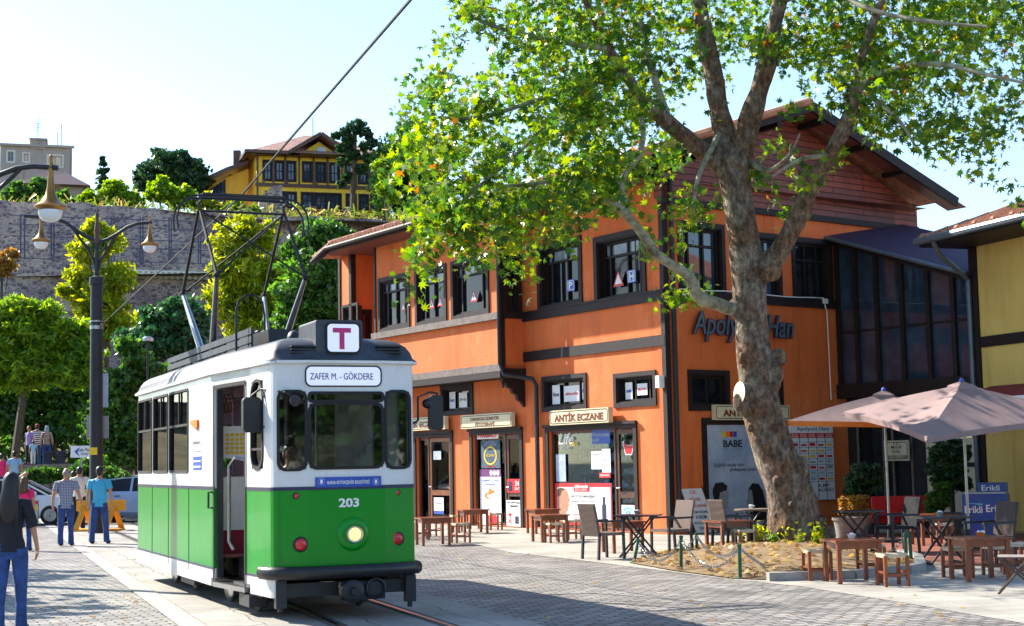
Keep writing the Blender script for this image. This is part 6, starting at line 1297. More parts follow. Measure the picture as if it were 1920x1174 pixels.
zz = atY(176, 853, 42).z; b = MB().box(-.11, .1, -.215, -.19, zz, zz+.2, Fr((p0.x-.03, p0.y), (1, 0))); b.build('notice_plate', 'yellow_print', lp)
l2 = thing('lamp_post', 'nearer dark lamp post whose large golden bell lamp hangs into the top left corner', 'lamp post', gx(-75, 24)); L2_ = lambda x, y: atY(*c2(x, y), 24); q0 = gx(-75, 24); K2 = 24/FPX/3.174
b = MB(); b.tube([q0, Vector((q0.x, q0.y, L2_(0, 700).z))], [.15, .11], 16); b.tube([Vector((q0.x, q0.y, L2_(0, 700).z)), Vector((q0.x, q0.y, L2_(0, 100).z))], [.05, .04], 8); b.build('pole', 'dark_metal', l2, 40)
b = MB(); b.tube([Vector((q0.x, q0.y, L2_(0, 390).z)), L2_(-80, 310), L2_(0, 245), L2_(100, 208), L2_(200, 196), L2_(345, 206)], .045, 8); b.tube([Vector((q0.x, q0.y, L2_(0, 560).z)), L2_(-80, 400), L2_(0, 325), L2_(60, 275), L2_(120, 215)], .035, 8); b.build('arm', 'dark_metal', l2, 50); lampbell(l2, L2_(303, 200), 96*K2)
hw = T.pt(XC, YM, ZH+.26); wr = MB(); w1 = atY(193, 607, 42); w2 = atY(768, 2, 14.2); w3 = w2+(w2-hw)*.9; 
wr.tube([w1, hw, w2, w3], .016, 5); wr.tube([w1+Vector((0, 0, .9)), hw+Vector((0, 0, .55))], .006, 4) if 0 else None
tag(wr.build('trolley_wire', 'rubber'), 'overhead tram wire running from the lamp post over the pantograph', 'wire')
# thin modern lamp behind the tram
t = thing('street_lamp', 'thin plain grey street lamp standing between the trees behind the tram', 'lamp post', gx(276, 56)); a = gx(276, 56); z = atY(276, 641, 56).z; b = MB(); b.tube([a, Vector((a.x, a.y, z))], [.07, .04], 8); b.build('pole', 'dark_metal', t, 40); MB().lathe(Vector((a.x, a.y, z)), [(.05, 0), (.22, .02), (.22, .12), (.1, .2)], 12).build('lamp_head', 'steel', t)
for x, lb in ((98, 'dark garden lantern on the terrace, left of the pair'), (120, 'dark garden lantern on the terrace, right of the pair')):
    a = atY(x, 862, 66); t = thing('garden_lantern', lb, 'lantern', (a.x, 65.5, TZ), 'lanterns on the terrace'); b = MB(); b.box(a.x-.18, a.x+.18, 65.4, 65.7, TZ, TZ+.1, W0)
    for k in range(4): b.box(a.x-.2, a.x+.2, 65.35, 65.75, TZ+.15+k*.1, TZ+.19+k*.1, W0)
    b.box(a.x-.1, a.x+.1, 65.45, 65.65, TZ+.1, TZ+.5, W0); b.box(a.x-.22, a.x+.22, 65.33, 65.77, TZ+.5, TZ+.56, W0); b.build('lantern_body', 'dark_navy', t)
# signs near the pole
fs = Fr((0, 0), (1, 0)); 
def flat(name, label, Y, px0, py0, px1, py1, matb, lines=(), legs=True, cat='sign', border=None, d=.04, tilt=0):
    f = Fr((0, Y), (1, tilt)); r = f.rect(px0, py0, px1, py1); t = board(name, label, cat, f, r, 0, d, matb, lines, None, border)
    if legs:
        b = MB(); c = (r[0]+r[1])/2; b.box(c-.03, c+.03, .002, .06, 0, r[2]+.1, f); b.build('post', 'steel', t)
    return t, f, r
t, f, r = flat('direction_sign', 'white direction sign with blue arrow and Zafer Plaza Girişi lettering', 50, 133, 836, 172, 858, 'white_print', [('Zafer Plaza', (.34, .98, .52, .8), 'dark_navy', .01), ('Girişi', (.5, .85, .16, .42), 'dark_navy', .01)])
u0, u1, z0, z1 = r; m0 = (z0+z1)/2; MB().prism([(u0+.12, m0), (u0+.30, m0-.16), (u0+.22, m0), (u0+.30, m0+.16)], f, -.046, -.041).build('arrow', 'blue_print', t)
flat('traffic_sign', 'pale blue sign panel fixed behind the lamp post', 42.4, 172, 700, 203, 764, 'skyblue_print', (), False)
flat('sign_back', 'grey sign back mounted across the lamp post below the pale panel', 42.3, 163, 780, 204, 822, 'grey_print', (), False)
t, f, r = flat('bollard', 'grey steel post with yellow and red bands beside the white car', 47, 67, 938, 72.5, 979, 'steel', (), False, 'bollard', None, .09)
MB().box(r[0]-.005, r[1]+.005, -.10, -.091, r[3]-.28, r[3]-.16, f).build('yellow_band', 'yellow_print', t); MB().box(r[0]-.005, r[1]+.005, -.10, -.091, r[3]-.12, r[3]-.02, f).build('red_band', 'red_print', t)
# yellow barrier
t = thing('road_barrier', 'yellow orange trestle road barrier behind the walking men', 'barrier', gx(188, 43.5)); f = Fr((0, 43.5), (1, 0)); r = f.rect(143, 938, 235, 958)
MB().box(r[0], r[1], 0, .06, r[2], r[3], f).build('plank', 'barrier_yellow', t)
for x in (158, 213):
    u = f.px(x, 960)[0]
    for sy, dx in ((-1, -.14), (1, .14)): b = MB(); b.beam(f.pt(u+dx, sy*.35, .06), f.pt(u, sy*.03+.03, r[2]+.1), .14, .08, (0, 1, 0)); b.build('leg', 'barrier_yellow', t)
    b = MB(); b.box(u-.22, u+.22, -.42, .42, .0, .06, f); b.build('foot', 'barrier_yellow', t)
# ================================================================ cars
def car(name, label, loc, rz, matb, group='cars parked along the street', taxi=False):
    t = thing(name, label, 'car', loc, group, rz)
    st = [(-2.12, .42, .70, .70, .62), (-2.05, .30, .92, .80, .70), (-1.7, .24, .98, .83, .78), (-1.3, .22, 1.0, .85, .80), (-.5, .20, 1.0, .86, .80), (.6, .20, .97, .86, .80), (1.2, .22, .94, .85, .78), (1.8, .26, .82, .82, .72), (2.1, .32, .68, .72, .60), (2.17, .42, .56, .62, .52)]
    b = MB(); V = []; n = 10
    for x, zb_, zt_, w_, wt in st:
        hw_ = w_; V += [(x, -hw_*.9, zb_), (x, -hw_, zb_+.12), (x, -hw_, (zb_+zt_)/2), (x, -hw_*.97, zt_-.06), (x, -wt, zt_), (x, wt, zt_), (x, hw_*.97, zt_-.06), (x, hw_, (zb_+zt_)/2), (x, hw_, zb_+.12), (x, hw_*.9, zb_)]
    k = len(st); F = [(i*n+j, i*n+(j+1) % n, (i+1)*n+(j+1) % n, (i+1)*n+j) for i in range(k-1) for j in range(n)]+[tuple(range(n))[::-1], tuple((k-1)*n+j for j in range(n))]; b.add(V, F)
    # cabin
    gh = [(-1.75, .96, .70), (-1.25, 1.38, .60), (-.3, 1.45, .60), (.35, 1.40, .58), (1.15, .95, .70)]; V = []
    for x, z, w_ in gh: V += [(x, -w_, z), (x, w_, z)]
    V += [(x, s_*.76, .95) for x in (-1.8, 1.2) for s_ in (-1, 1)]
    gs = MB(); A = [Vector(p) for p in ((-1.8, -.76, .95), (1.2, -.76, .93), (.38, -.585, 1.36), (-.3, -.60, 1.41), (-1.22, -.60, 1.34))]; Bv = [Vector((p.x, -p.y, p.z)) for p in A]
    gs.add(A+Bv, [(0, 1, 2, 3, 4), (9, 8, 7, 6, 5), (1, 6, 7, 2), (4, 9, 5, 0), (2, 7, 8, 3), (3, 8, 9, 4)])
    rf_ = [Vector((.40, 0, 1.375)), Vector((-.3, 0, 1.44)), Vector((-1.24, 0, 1.36))]
    for i in range(2):
        a, c = rf_[i], rf_[i+1]; P = [a+Vector((0, -.60, 0)), a+Vector((0, .60, 0)), c+Vector((0, .62, 0)), c+Vector((0, -.62, 0))]; b.add(P+[p+Vector((0, 0, .035)) for p in P], [(0, 1, 2, 3), (7, 6, 5, 4), (0, 4, 5, 1), (2, 6, 7, 3), (1, 5, 6, 2), (3, 7, 4, 0)])
    for s_ in (-1, 1):
        for a, c, w_ in (((.40, .60, 1.38), (1.22, .78, .94), .06), ((-.35, .62, 1.42), (-.38, .79, .96), .07), ((-1.24, .62, 1.36), (-1.82, .78, .95), .11)): b.beam(Vector((a[0], a[1]*s_, a[2])), Vector((c[0], c[1]*s_, c[2])), w_, .04)
    b.build('body', matb, t, 35, False); gs.build('window', 'pane_dark', t, 0, False)
    for x in (-1.3, 1.32):
        for s_ in (-1, 1):
            w_ = MB(); w_.lathe((x, s_*.70, .31), [(.22, 0), (.31, .01), (.31, .15), (.27, .17)], 20, (0, s_, 0)); wo = w_.build('wheel', 'rubber', t, 40, False)
            w_ = MB(); w_.lathe((x, s_*.86, .31), [(.20, -.01), (.20, .012), (.17, .015)], 16, (0, s_, 0))
            for q_ in range(5): an = q_*2*PI/5; w_.beam((x, s_*.875, .31), (x+.18*math.cos(an), s_*.875, .31+.18*math.sin(an)), .06, .02, (0, 1, 0))
            w_.build('rim', 'steel', wo, 0, False)
    for s_ in (-1, 1):
        MB().ell((2.08, s_*.52, .62), .07, .16, .07, 10, 6).build('headlight', 'lamp_glass', t, 50, False); MB().box(-2.13, -2.03, s_*.62-.12, s_*.62+.12, .72, .92, W0).build('tail_light', 'tail_red', t, 0, False)
        MB().ell((.85, s_*.92, 1.0), .07, .10, .07, 8, 6).build('wing_mirror', matb, t, 50, False)
    b = MB()
    for s_ in (-1, 1): b.box(-.9, -.72, s_*.86-.01, s_*.86+.01, .84, .87, W0); b.box(.0, .18, s_*.86-.01, s_*.86+.01, .82, .85, W0); 
    b.build('door_handle', 'black_plastic', t, 0, False); MB().box(-1.0, -1.0+.001, 0, .001, .3, .301, W0)
    if taxi: MB().box(-.15, .15, -.25, .25, 1.46, 1.58, W0).build('roof_sign', 'white_print', t, 0, False)
    return t
car('parked_car', 'white car at the left edge behind the walking people', gx(28, 49.5), math.radians(4), 'car_white')
car('parked_car', 'silver blue car whose rear and wheel show just left of the tram', gx(278, 51), math.radians(0), 'car_blue')
car('parked_car', 'white taxi with roof sign behind the silver blue car', gx(240, 63), math.radians(-70), 'car_white', taxi=True)
# ================================================================ people
def skinmesh(nodes, edges, root, subs=1):
    ks = list(nodes); me = bpy.data.meshes.new('s'); me.from_pydata([nodes[k][0] for k in ks], [(ks.index(a), ks.index(b)) for a, b in edges], [])
    o = bpy.data.objects.new('s', me); C.objects.link(o); md = o.modifiers.new('k', 'SKIN'); md.use_smooth_shade = True
    for i, k in enumerate(ks):
        r = nodes[k][1]; me.skin_vertices[0].data[i].radius = (r, r) if not isinstance(r, tuple) else r
        me.skin_vertices[0].data[i].use_root = (k == root)
    if subs: s_ = o.modifiers.new('u', 'SUBSURF'); s_.levels = subs; s_.render_levels = subs
    dg = bpy.context.evaluated_depsgraph_get(); m2 = bpy.data.meshes.new_from_object(o.evaluated_get(dg)); V = [tuple(v.co) for v in m2.vertices]; F = [tuple(p.vertices) for p in m2.polygons]
    bpy.data.objects.remove(o); bpy.data.meshes.remove(me); bpy.data.meshes.remove(m2); return V, F
def loftE(mb, st, n=18):
    """st: (centre, rx, ry)"""
    P = []; k = len(st)
    for i, (c, rx, ry) in enumerate(st):
        for j in range(n): a_ = 2*PI*j/n; P.append(Vector(c)+Vector((rx*math.cos(a_), ry*math.sin(a_), 0)))
    mb.add(P, [(i*n+j, i*n+(j+1) % n, (i+1)*n+(j+1) % n, (i+1)*n+j) for i in range(k-1) for j in range(n)]+[tuple(range(n))[::-1], tuple((k-1)*n+j for j in range(n))]); return mb
def person(label, loc, rz, h=1.72, top='white_cloth', bottom='denim', hair='hair_dark', style='short', sleeve='short', stride=.0, arms=((-.04, .02), (-.04, .02)), bend=0., female=False, group=None, sit=False, look=0., spread=0., bag=None, hat=None):
    t = thing('person', label, 'person', loc, group, rz); s = h/1.72; f = .88 if female else 1.
    N = {'pel': ((0, 0, .95), (.135 if female else .13)), 'wai': ((0, 0, 1.10), .115*f), 'che': ((0, .005, 1.28), .135*f), 'shc': ((0, 0, 1.42), .085*f), 'nek': ((0, .0, 1.50), .050), 'jaw': ((0, .018, 1.555), .062), 'hea': ((0, .01, 1.625), .082), 'top': ((0, .0, 1.68), .060)}
    E = [('pel', 'wai'), ('wai', 'che'), ('che', 'shc'), ('shc', 'nek'), ('nek', 'jaw'), ('jaw', 'hea'), ('hea', 'top')]
    for k, sx in (('L', -1), ('R', 1)):
        ay, az = arms[0 if sx < 0 else 1]; sw = .19*f*sx
        N['sh'+k] = ((sw, 0, 1.405), .062*f); N['el'+k] = ((sw*1.32+sx*.02, ay*.5-.02, 1.13+abs(az)*.2), .042*f); N['wr'+k] = ((sw*1.38+sx*.03, ay+.03, .89+az), .028*f); N['ha'+k] = ((sw*1.38+sx*.028, ay+.045, .83+az), .032*f)
        E += [('shc', 'sh'+k), ('sh'+k, 'el'+k), ('el'+k, 'wr'+k), ('wr'+k, 'ha'+k)]
        fwd = stride*sx; 
        if sit: hp, kn, an, to = (sx*.10, .02, .92), (sx*.14, .42, .95), (sx*.14, .44, .52), (sx*.14, .58, .49)
        else: hp, kn, an, to = (sx*.09, 0, .90), (sx*(.10+spread*.5), fwd*.75+(.04 if fwd < 0 else .06)*abs(stride)*4, .50), (sx*(.10+spread), fwd*1.25-.0, .09+(.05 if fwd < 0 else 0)*min(1, abs(stride)*6)), (sx*(.115+spread), fwd*1.25+.15, .035)
        N['hp'+k] = (hp, .085); N['kn'+k] = (kn, .058); N['an'+k] = (an, .040); N['to'+k] = (to, .034); E += [('pel', 'hp'+k), ('hp'+k, 'kn'+k), ('kn'+k, 'an'+k), ('an'+k, 'to'+k)]
    Rb = Matrix.Rotation(-bend, 3, 'X')
    def tf(k, p):
        p = Vector(p)
        if k[:2] not in ('hp', 'kn', 'an', 'to') and k not in ('pel', 'hem'): p = Vector((0, 0, .95))+Rb @ (p-Vector((0, 0, .95)))
        return p*s
    def grow(keys, add, lift=None):
        nn = {k: (tuple(tf(k, (lift or {}).get(k, N[k][0]))), N[k][1]*s+add.get(k, add['*'])*s) for k in keys}; ee = [e for e in E if e[0] in nn and e[1] in nn]; return skinmesh(nn, ee, 'pel' if 'pel' in nn else keys[0])
    V, F = grow([k for k in N if k != 'hem'], {'*': 0., 'pel': -.05, 'wai': -.035, 'che': -.045, 'shc': -.02, 'hpL': -.022, 'hpR': -.022, 'shL': -.008, 'shR': -.008}); b = MB().add(V, F)
    hc = tf('hea', (0, .01, 1.625)); Rh = Rb @ Matrix.Rotation(look, 3, 'Z')
    hp_ = lambda x, y, z: hc + (Rh @ Vector((x, y, z)))*s
    b.ell(hp_(0, .01, .01), .076*s, .095*s, .108*s, 14, 10); b.ell(hp_(0, .103, -.012), .012*s, .018*s, .02*s, 8, 6)
    for sx in (-1, 1):
        b.ell(hp_(sx*.080, .0, -.01), .012*s, .022*s, .032*s, 8, 6); k = 'L' if sx < 0 else 'R'; ha = tf('ha'+k, N['ha'+k][0]); wr_ = tf('wr'+k, N['wr'+k][0]); dn = (ha-wr_).normalized()
        for q_ in range(4): st_ = ha+Vector((0, (q_-1.5)*.019*s, 0))+dn*.015*s; ln2 = (.075, .085, .08, .062)[q_]*s; b.tube([st_, st_+dn*ln2*.5+Vector((-sx*.006*s, .004, 0)), st_+dn*ln2+Vector((-sx*.022*s, .006, 0))], [.0095*s, .0085*s, .006*s], 6)
        b.tube([ha+Vector((0, .025*s, .02*s)), ha+Vector((-sx*.01*s, .05*s, -.0)), ha+Vector((-sx*.016*s, .058*s, -.03*s))], [.011*s, .010*s, .007*s], 6)
    b.build('body', 'skin', t, 60, False)
    e = MB()
    for sx in (-1, 1): e.ell(hp_(sx*.03, .098, .012), .011*s, .006*s, .006*s, 8, 6)
    e.build('eyes', 'black_print', t, 0, False); e = MB(); e.ell(hp_(0, .095, -.048), .022*s, .008*s, .006*s, 8, 6); e.build('mouth', 'red_cloth', t, 0, False)
    sp = [(.84, .168, .118), (.93, .166, .118), (1.02, .150, .108), (1.12, .148, .106), (1.22, .165, .118), (1.32, .180, .120), (1.39, .172, .102), (1.43, .120, .080), (1.465, .066, .062)]
    if female: sp = [(.88, .165, .118), (.96, .160, .112), (1.04, .132, .098), (1.12, .126, .094), (1.22, .142, .108), (1.32, .158, .108), (1.38, .150, .092), (1.42, .105, .074), (1.46, .058, .054)]
    wob = rng.uniform(-1, 1, 12)*.006; tb_ = MB(); loftE(tb_, [(tf('che', (0, .004, z)), (rx+wob[q_])*s, (ry+wob[-q_])*s) for q_, (z, rx, ry) in enumerate(sp)])
    for k in 'LR':
        sh_, el_, wr_ = (tf(q_+k, N[q_+k][0]) for q_ in ('sh', 'el', 'wr')); ce = tf('che', (0, 0, 1.36)); P_ = [ce*.35+sh_*.65, sh_, sh_*.4+el_*.6]; R__ = [.085*s*f, .074*s*f, .066*s*f]
        if sleeve == 'half': P_.append(el_); R__.append(.062*s)
        if sleeve == 'long': P_ += [el_, wr_]; R__ += [.054*s, .040*s]
        tb_.tube(P_, R__, 12)
    for i_ in range(len(tb_.v)): v = Vector(tb_.v[i_]); tb_.v[i_] = tuple(v+Vector((mn.noise(v*9), mn.noise(v*9+Vector((5, 0, 0))), 0))*.014)
    tb_.build('top', top, t, 60, False)
    tr_ = MB()
    if sit: tr_.tube([tf('pel', (0, -.02, .9)), tf('pel', (0, .02, 1.02))], [.16*s, .14*s], 14)
    else: loftE(tr_, [(Vector((0, .0, z))*s, rx*s, ry*s) for z, rx, ry in ((.80, .14, .10), (.86, .154, .106), (.93, .144, .100), (1.01, .115, .082))])
    for k in 'LR':
        hp_v, kn_v, an_v = (tf(q_+k, N[q_+k][0]) for q_ in ('hp', 'kn', 'an')); tr_.tube([hp_v+Vector((0, 0, .02)), hp_v*.75+kn_v*.25, kn_v, kn_v*.5+an_v*.5, an_v+Vector((0, 0, -.045*s))], [.092*s, .090*s, .066*s, .060*s, .064*s], 14)
    for i_ in range(len(tr_.v)): v = Vector(tr_.v[i_]); tr_.v[i_] = tuple(v+Vector((mn.noise(v*11), mn.noise(v*11+Vector((5, 0, 0))), 0))*.014)
    tr_.build('trousers', bottom, t, 60, False)
    for k in 'LR':
        a, to = tf('an'+k, N['an'+k][0]), tf('to'+k, N['to'+k][0]); b = MB(); b.ell((a+to)/2+Vector((0, .01, -.02))*s, .05*s, .135*s, .042*s, 12, 6); b.build('shoe', 'shoe_dark', t, 60, False)
    hr = MB()
    if style == 'bald': hr.ell(hp_(0, -.02, .0), .083*s, .088*s, .075*s, 12, 8)
    else: hr.ell(hp_(0, -.012, .035), .088*s, .100*s, .098*s, 14, 10); hr.ell(hp_(0, -.035, -.01), .082*s, .082*s, .085*s, 12, 8)
    if style in ('long', 'verylong'):
        zt = -.42 if style == 'verylong' else -.26
        w8 = 1.0 if style == 'verylong' else .9; loftE(hr, [(hp_(0, y, z*w8*(1 if style == 'verylong' else .65)), rx*s, ry*s) for y, z, rx, ry in ((-.01, .12, .04, .05), (-.012, .08, .082, .09), (-.02, .02, .094, .098), (-.04, -.06, .098, .085), (-.075, -.15, .108, .06), (-.095, -.26, .112, .045), (-.10, -.36, .095, .034), (-.10, -.43, .05, .02))][::-1])
        for q_ in range(34): an = PI+(q_-16.5)*.11+rng.normal()*.05; x = .085*math.sin(an-PI); hr.tube([hp_(x*.8, -.05, .02), hp_(x*1.05, -.09, -.15), hp_(x*1.2+rng.normal()*.015, -.12, zt+rng.uniform(-.05, .05))], [.018*s, .017*s, .003*s], 5)
    if style == 'scarf': hr.ell(hp_(0, -.01, -.08), .10*s, .10*s, .12*s, 12, 8)
    hr.build('hair' if style != 'scarf' else 'headscarf', hair, t, 60, False)
    if hat: b = MB(); b.ell(hp_(0, 0, .06), .095*s, .105*s, .07*s, 12, 8); b.build('cap', hat, t, 60, False)
    if bag:
        b = MB(); b.ell(tf('che', (0, -.18, 1.2)), .14*s, .08*s, .16*s, 12, 8); bo_ = b.build('bag', bag, t, 60, False)
        b = MB(); b.tube([tf('che', (-.12, -.14, 1.2)), tf('che', (-.1, -.10, 1.44)), tf('che', (-.08, .05, 1.46))], .012*s, 5); b.build('strap', bag, bo_, 0, False)
    return t
gA = 'people walking away along the street'
p = person('woman with very long dark hair in black top and jeans, large at the left edge', gx(22, 16.5), 0, 1.67, 'dark_cloth', 'denim', 'hair_dark', 'verylong', 'half', .05, ((.0, .02), (.06, .04)), female=True, group=gA)
person('girl in pink top with long curly brown hair and jeans', gx(46, 33.2), .05, 1.57, 'pink_cloth', 'denim', 'hair_brown', 'long', 'short', .06, ((.05, 0), (-.1, .04)), female=True, group=gA)
person('balding man in dark blue plaid shirt and jeans walking away', ground(123, 1024), .05, 1.74, 'plaid_cloth', 'denim', 'hair_grey', 'bald', 'short', .05, ((-.05, .02), (.15, .10)), group=gA)
person('man in bright light blue tee and jeans walking beside the plaid shirt man', ground(186, 1020), -.03, 1.76, 'sky_tee', 'denim', 'hair_dark', 'short', 'short', .04, ((.05, .02), (-.05, .02)), group=gA, spread=.06)
person('man in white shirt and black trousers standing behind the yellow barrier', gx(149, 44.8), .2, 1.78, 'white_cloth', 'dark_cloth', 'hair_dark', 'short', 'short', .02, group=gA)
person('person in pale blue shirt mostly hidden between the plaid and white shirted men', gx(138, 47), .0, 1.66, 'pale_tee', 'denim', 'hair_dark', 'short', 'short', .02, group=gA)
person('man in blue shirt leaning forward over the white car', gx(52, 47.2), 1.0, 1.72, 'sky_tee', 'denim', 'hair_grey', 'short', 'short', .0, ((.25, .1), (.25, .1)), bend=.75)
person('boy in dark blue shirt standing near the parked cars left of the tram', gx(247, 57), -1.2, 1.70, 'blue_cloth', 'denim', 'hair_dark', 'short', 'short', .03)
gT = 'people standing on and beside the terrace'; b_ = lambda px, Y: (gx(px, Y).x, Y, TZ)
person('woman in lilac top with white shoulder bag standing on the terrace', b_(54, 65.8), 2.6, 1.62, 'lilac_cloth', 'dark_cloth', 'hair_brown', 'short', 'short', .02, female=True, group=gT, bag='white_cloth')
person('man in black and white striped top with red cap on the terrace', b_(69, 66.4), .2, 1.72, 'striped_cloth', 'denim', 'hair_dark', 'short', 'short', .02, group=gT, hat='red_cloth')
person('woman in blue headscarf and flowered pink top on the terrace', b_(87, 65.8), .2, 1.62, 'floral_cloth', 'denim', 'scarf_cloth', 'scarf', 'long', .02, female=True, group=gT)
person('small child in pale clothes between the grown ups on the terrace', b_(62, 65.5), .3, 1.0, 'pale_tee', 'white_cloth', 'hair_dark', 'short', 'short', .02, group=gT)
pl_ = MB(); a = gx(-40, 58); b2_ = gx(45, 58); pl_.box(a.x, b2_.x, 57, 60.5, 0, .72, W0); tag(pl_.build('stone_step', 'retaining_stone'), 'low stone step under the two people at the left edge', 'step')
person('man in pale blue shirt seen from behind on the step above the white car', (gx(27, 58.5).x, 58.5, .72), .2, 1.74, 'pale_tee', 'denim', 'hair_dark', 'short', 'short', .03, group=gT)
person('person in pink shirt cut by the left edge on the step', (gx(3, 58.5).x, 58.5, .72), .0, 1.66, 'pink_cloth', 'denim', 'hair_dark', 'short', 'short', .03, group=gT)
dp_ = T.pt(XC-.40, .95, zs+.37-.42); person('tram driver in white shirt sitting behind the left windscreen pane', dp_, math.atan2(T.ey.y, T.ey.x)-PI/2+PI, 1.72, 'white_cloth', 'dark_cloth', 'hair_dark', 'short', 'short', 0, ((.35, .35), (.35, .35)), sit=True)
# ================================================================ furniture
def low_table(label, loc, rz, group=None):
    t = thing('low_table', label, 'table', loc, group, rz); h_ = .58; a = .31
    MB().box(-a-.03, a+.03, -a-.03, a+.03, h_-.03, h_, W0).build('tabletop', 'chair_wood', t, 0, False)
    b = MB(); b.ring([(-a, h_-.13), (a, h_-.13), (a, h_-.031), (-a, h_-.031)], [(-a+.001, h_-.129), (a-.001, h_-.129), (a-.001, h_-.032), (-a+.001, h_-.032)], W0, -a, a)
    b = MB()
    for s_ in (-1, 1): b.box(-a+.056, a-.056, s_*(a-.035)-.012, s_*(a-.035)+.012, h_-.12, h_-.031, W0); b.box(s_*(a-.035)-.012, s_*(a-.035)+.012, -a+.056, a-.056, h_-.12, h_-.031, W0)
    b.build('apron', 'chair_wood', t, 0, False)
    for sx in (-1, 1):
        for sy in (-1, 1): MB().beam((sx*(a-.03), sy*(a-.03), 0), (sx*(a-.03), sy*(a-.03), h_-.031), .055, .055).build('leg', 'chair_wood', t, 0, False)
    return t
def stool(label, loc, rz, group=None):
    t = thing('rope_stool', label, 'stool', loc, group, rz); h_ = .42; a = .15
    b = MB(); b.box(-a-.01, a+.01, -a-.01, a+.01, h_-.045, h_, W0)
    for k in range(9): b.tube([(-a-.012, -a+k*a*.25, h_), (0, -a+k*a*.25, h_-.012), (a+.012, -a+k*a*.25, h_)], .012, 5)
    b.build('seat', 'rope_seat', t, 0, False)
    for sx in (-1, 1):
        for sy in (-1, 1): MB().beam((sx*(a-.0), sy*(a-.0), 0), (sx*(a-.0), sy*(a-.0), h_-.02), .042, .042).build('leg', 'chair_wood', t, 0, False)
    b = MB()
    for s_ in (-1, 1): b.box(-a+.02, a-.02, s_*a-.011, s_*a+.011, .13, .16, W0); b.box(s_*a-.011, s_*a+.011, -a+.02, a-.02, .17, .20, W0)
    b.build('stretcher', 'chair_wood', t, 0, False); return t
def wicker_chair(label, loc, rz, m_='wicker_brown', group=None, m2='dark_metal', nm='wicker_armchair'):
    """faces +x"""
    t = thing(nm, label, 'chair', loc, group, rz)
    b = MB(); b.box(-.23, .25, -.24, .24, .41, .46, W0); b.build('seat', m_, t, 0, False)
    b = MB(); n = 8
    for i in range(n):
        z0 = .40+i*.07; z1 = z0+.071; x0 = -.25-.10*((i)/n)**1.3; x1 = -.25-.10*((i+1)/n)**1.3; b.add([(x0, -.25, z0), (x0, .25, z0), (x1, .25, z1), (x1, -.25, z1), (x0-.035, -.25, z0), (x0-.035, .25, z0), (x1-.035, .25, z1), (x1-.035, -.25, z1)], [(0, 1, 2, 3), (7, 6, 5, 4), (0, 3, 7, 4), (1, 5, 6, 2), (2, 6, 7, 3), (0, 4, 5, 1)])
    for i in range(1, 27): b.beam((-.295-.10*(i/27)**1.3, -.25, .40+i*.0207), (-.295-.10*(i/27)**1.3, .25, .40+i*.0207), .012, .009)
    b.build('backrest', m_, t, 0, False)
    for sy in (-1, 1):
        MB().beam((.23, sy*.26, 0), (.22, sy*.26, .64), .04, .04).build('leg', m2, t, 0, False); MB().beam((-.30, sy*.25, 0), (-.27, sy*.25, .46), .04, .04).build('leg', m2, t, 0, False)
        b = MB(); b.beam((-.31, sy*.265, .66), (.26, sy*.265, .655), .05, .035); b.build('armrest', m2, t, 0, False)
    return t
def folding_table(label, loc, rz, group=None, top='table_dark', w_=.62, round_=False):
    t = thing('folding_table', label, 'table', loc, group, rz); h_ = .74
    b = MB(); b.lathe((0, 0, h_-.03), [(w_*.56, 0), (w_*.58, .01), (w_*.58, .03)], 28) if round_ else b.box(-w_/2-.08, w_/2+.08, -w_/2, w_/2, h_-.03, h_, W0); b.build('tabletop', top, t, 0, False)
    for sy in (-1, 1):
        for sx in (-1, 1): MB().beam((sx*.30, sy*.24+sx*.02, 0), (-sx*.28, sy*.24+sx*.02, h_-.03), .035, .03).build('leg', 'dark_metal', t, 0, False)
    b = MB()
    for sx in (-1, 1): b.beam((sx*.29, -.24, .03), (sx*.29, .24, .03), .025, .025); b.beam((-sx*.26, -.24, h_-.05), (-sx*.26, .24, h_-.05), .025, .025)
    b.build('crossbar', 'dark_metal', t, 0, False); return t
gt1 = 'low wooden tables of the cafe'; gs1 = 'rope seated stools of the cafe'
tp = [((812, 1022), .3, 'low wooden table nearest the tram front with stools behind it'), ((887, 1000), .3, 'low wooden table in front of the white PHARMACY poster door'), ((1018, 1000), .35, 'low wooden table behind another, under the left end of the red bordered advert'), ((1031, 1016), .35, 'low wooden table in front of the left end of the red bordered advert'), ((1168, 1036), .3, 'low wooden table behind the dark folding table below the SGK sticker'), ((1366, 1036), .4, 'low wooden table behind the silver wicker chair by the blue poster'), ((1600, 1092), .12, 'low wooden table with white napkin dish at the kerb right of the trunk'), ((1838, 1088), .12, 'low wooden table with orange dish near the right edge'), ((1748, 1022), .1, 'low wooden table in the shade before the red bench')]
T0 = None
for (p, rz, lb) in tp:
    if T0 is None: T0 = low_table(lb, ground(*p), rz, gt1)
    else: dup(T0, ground(*p), rz, lb)
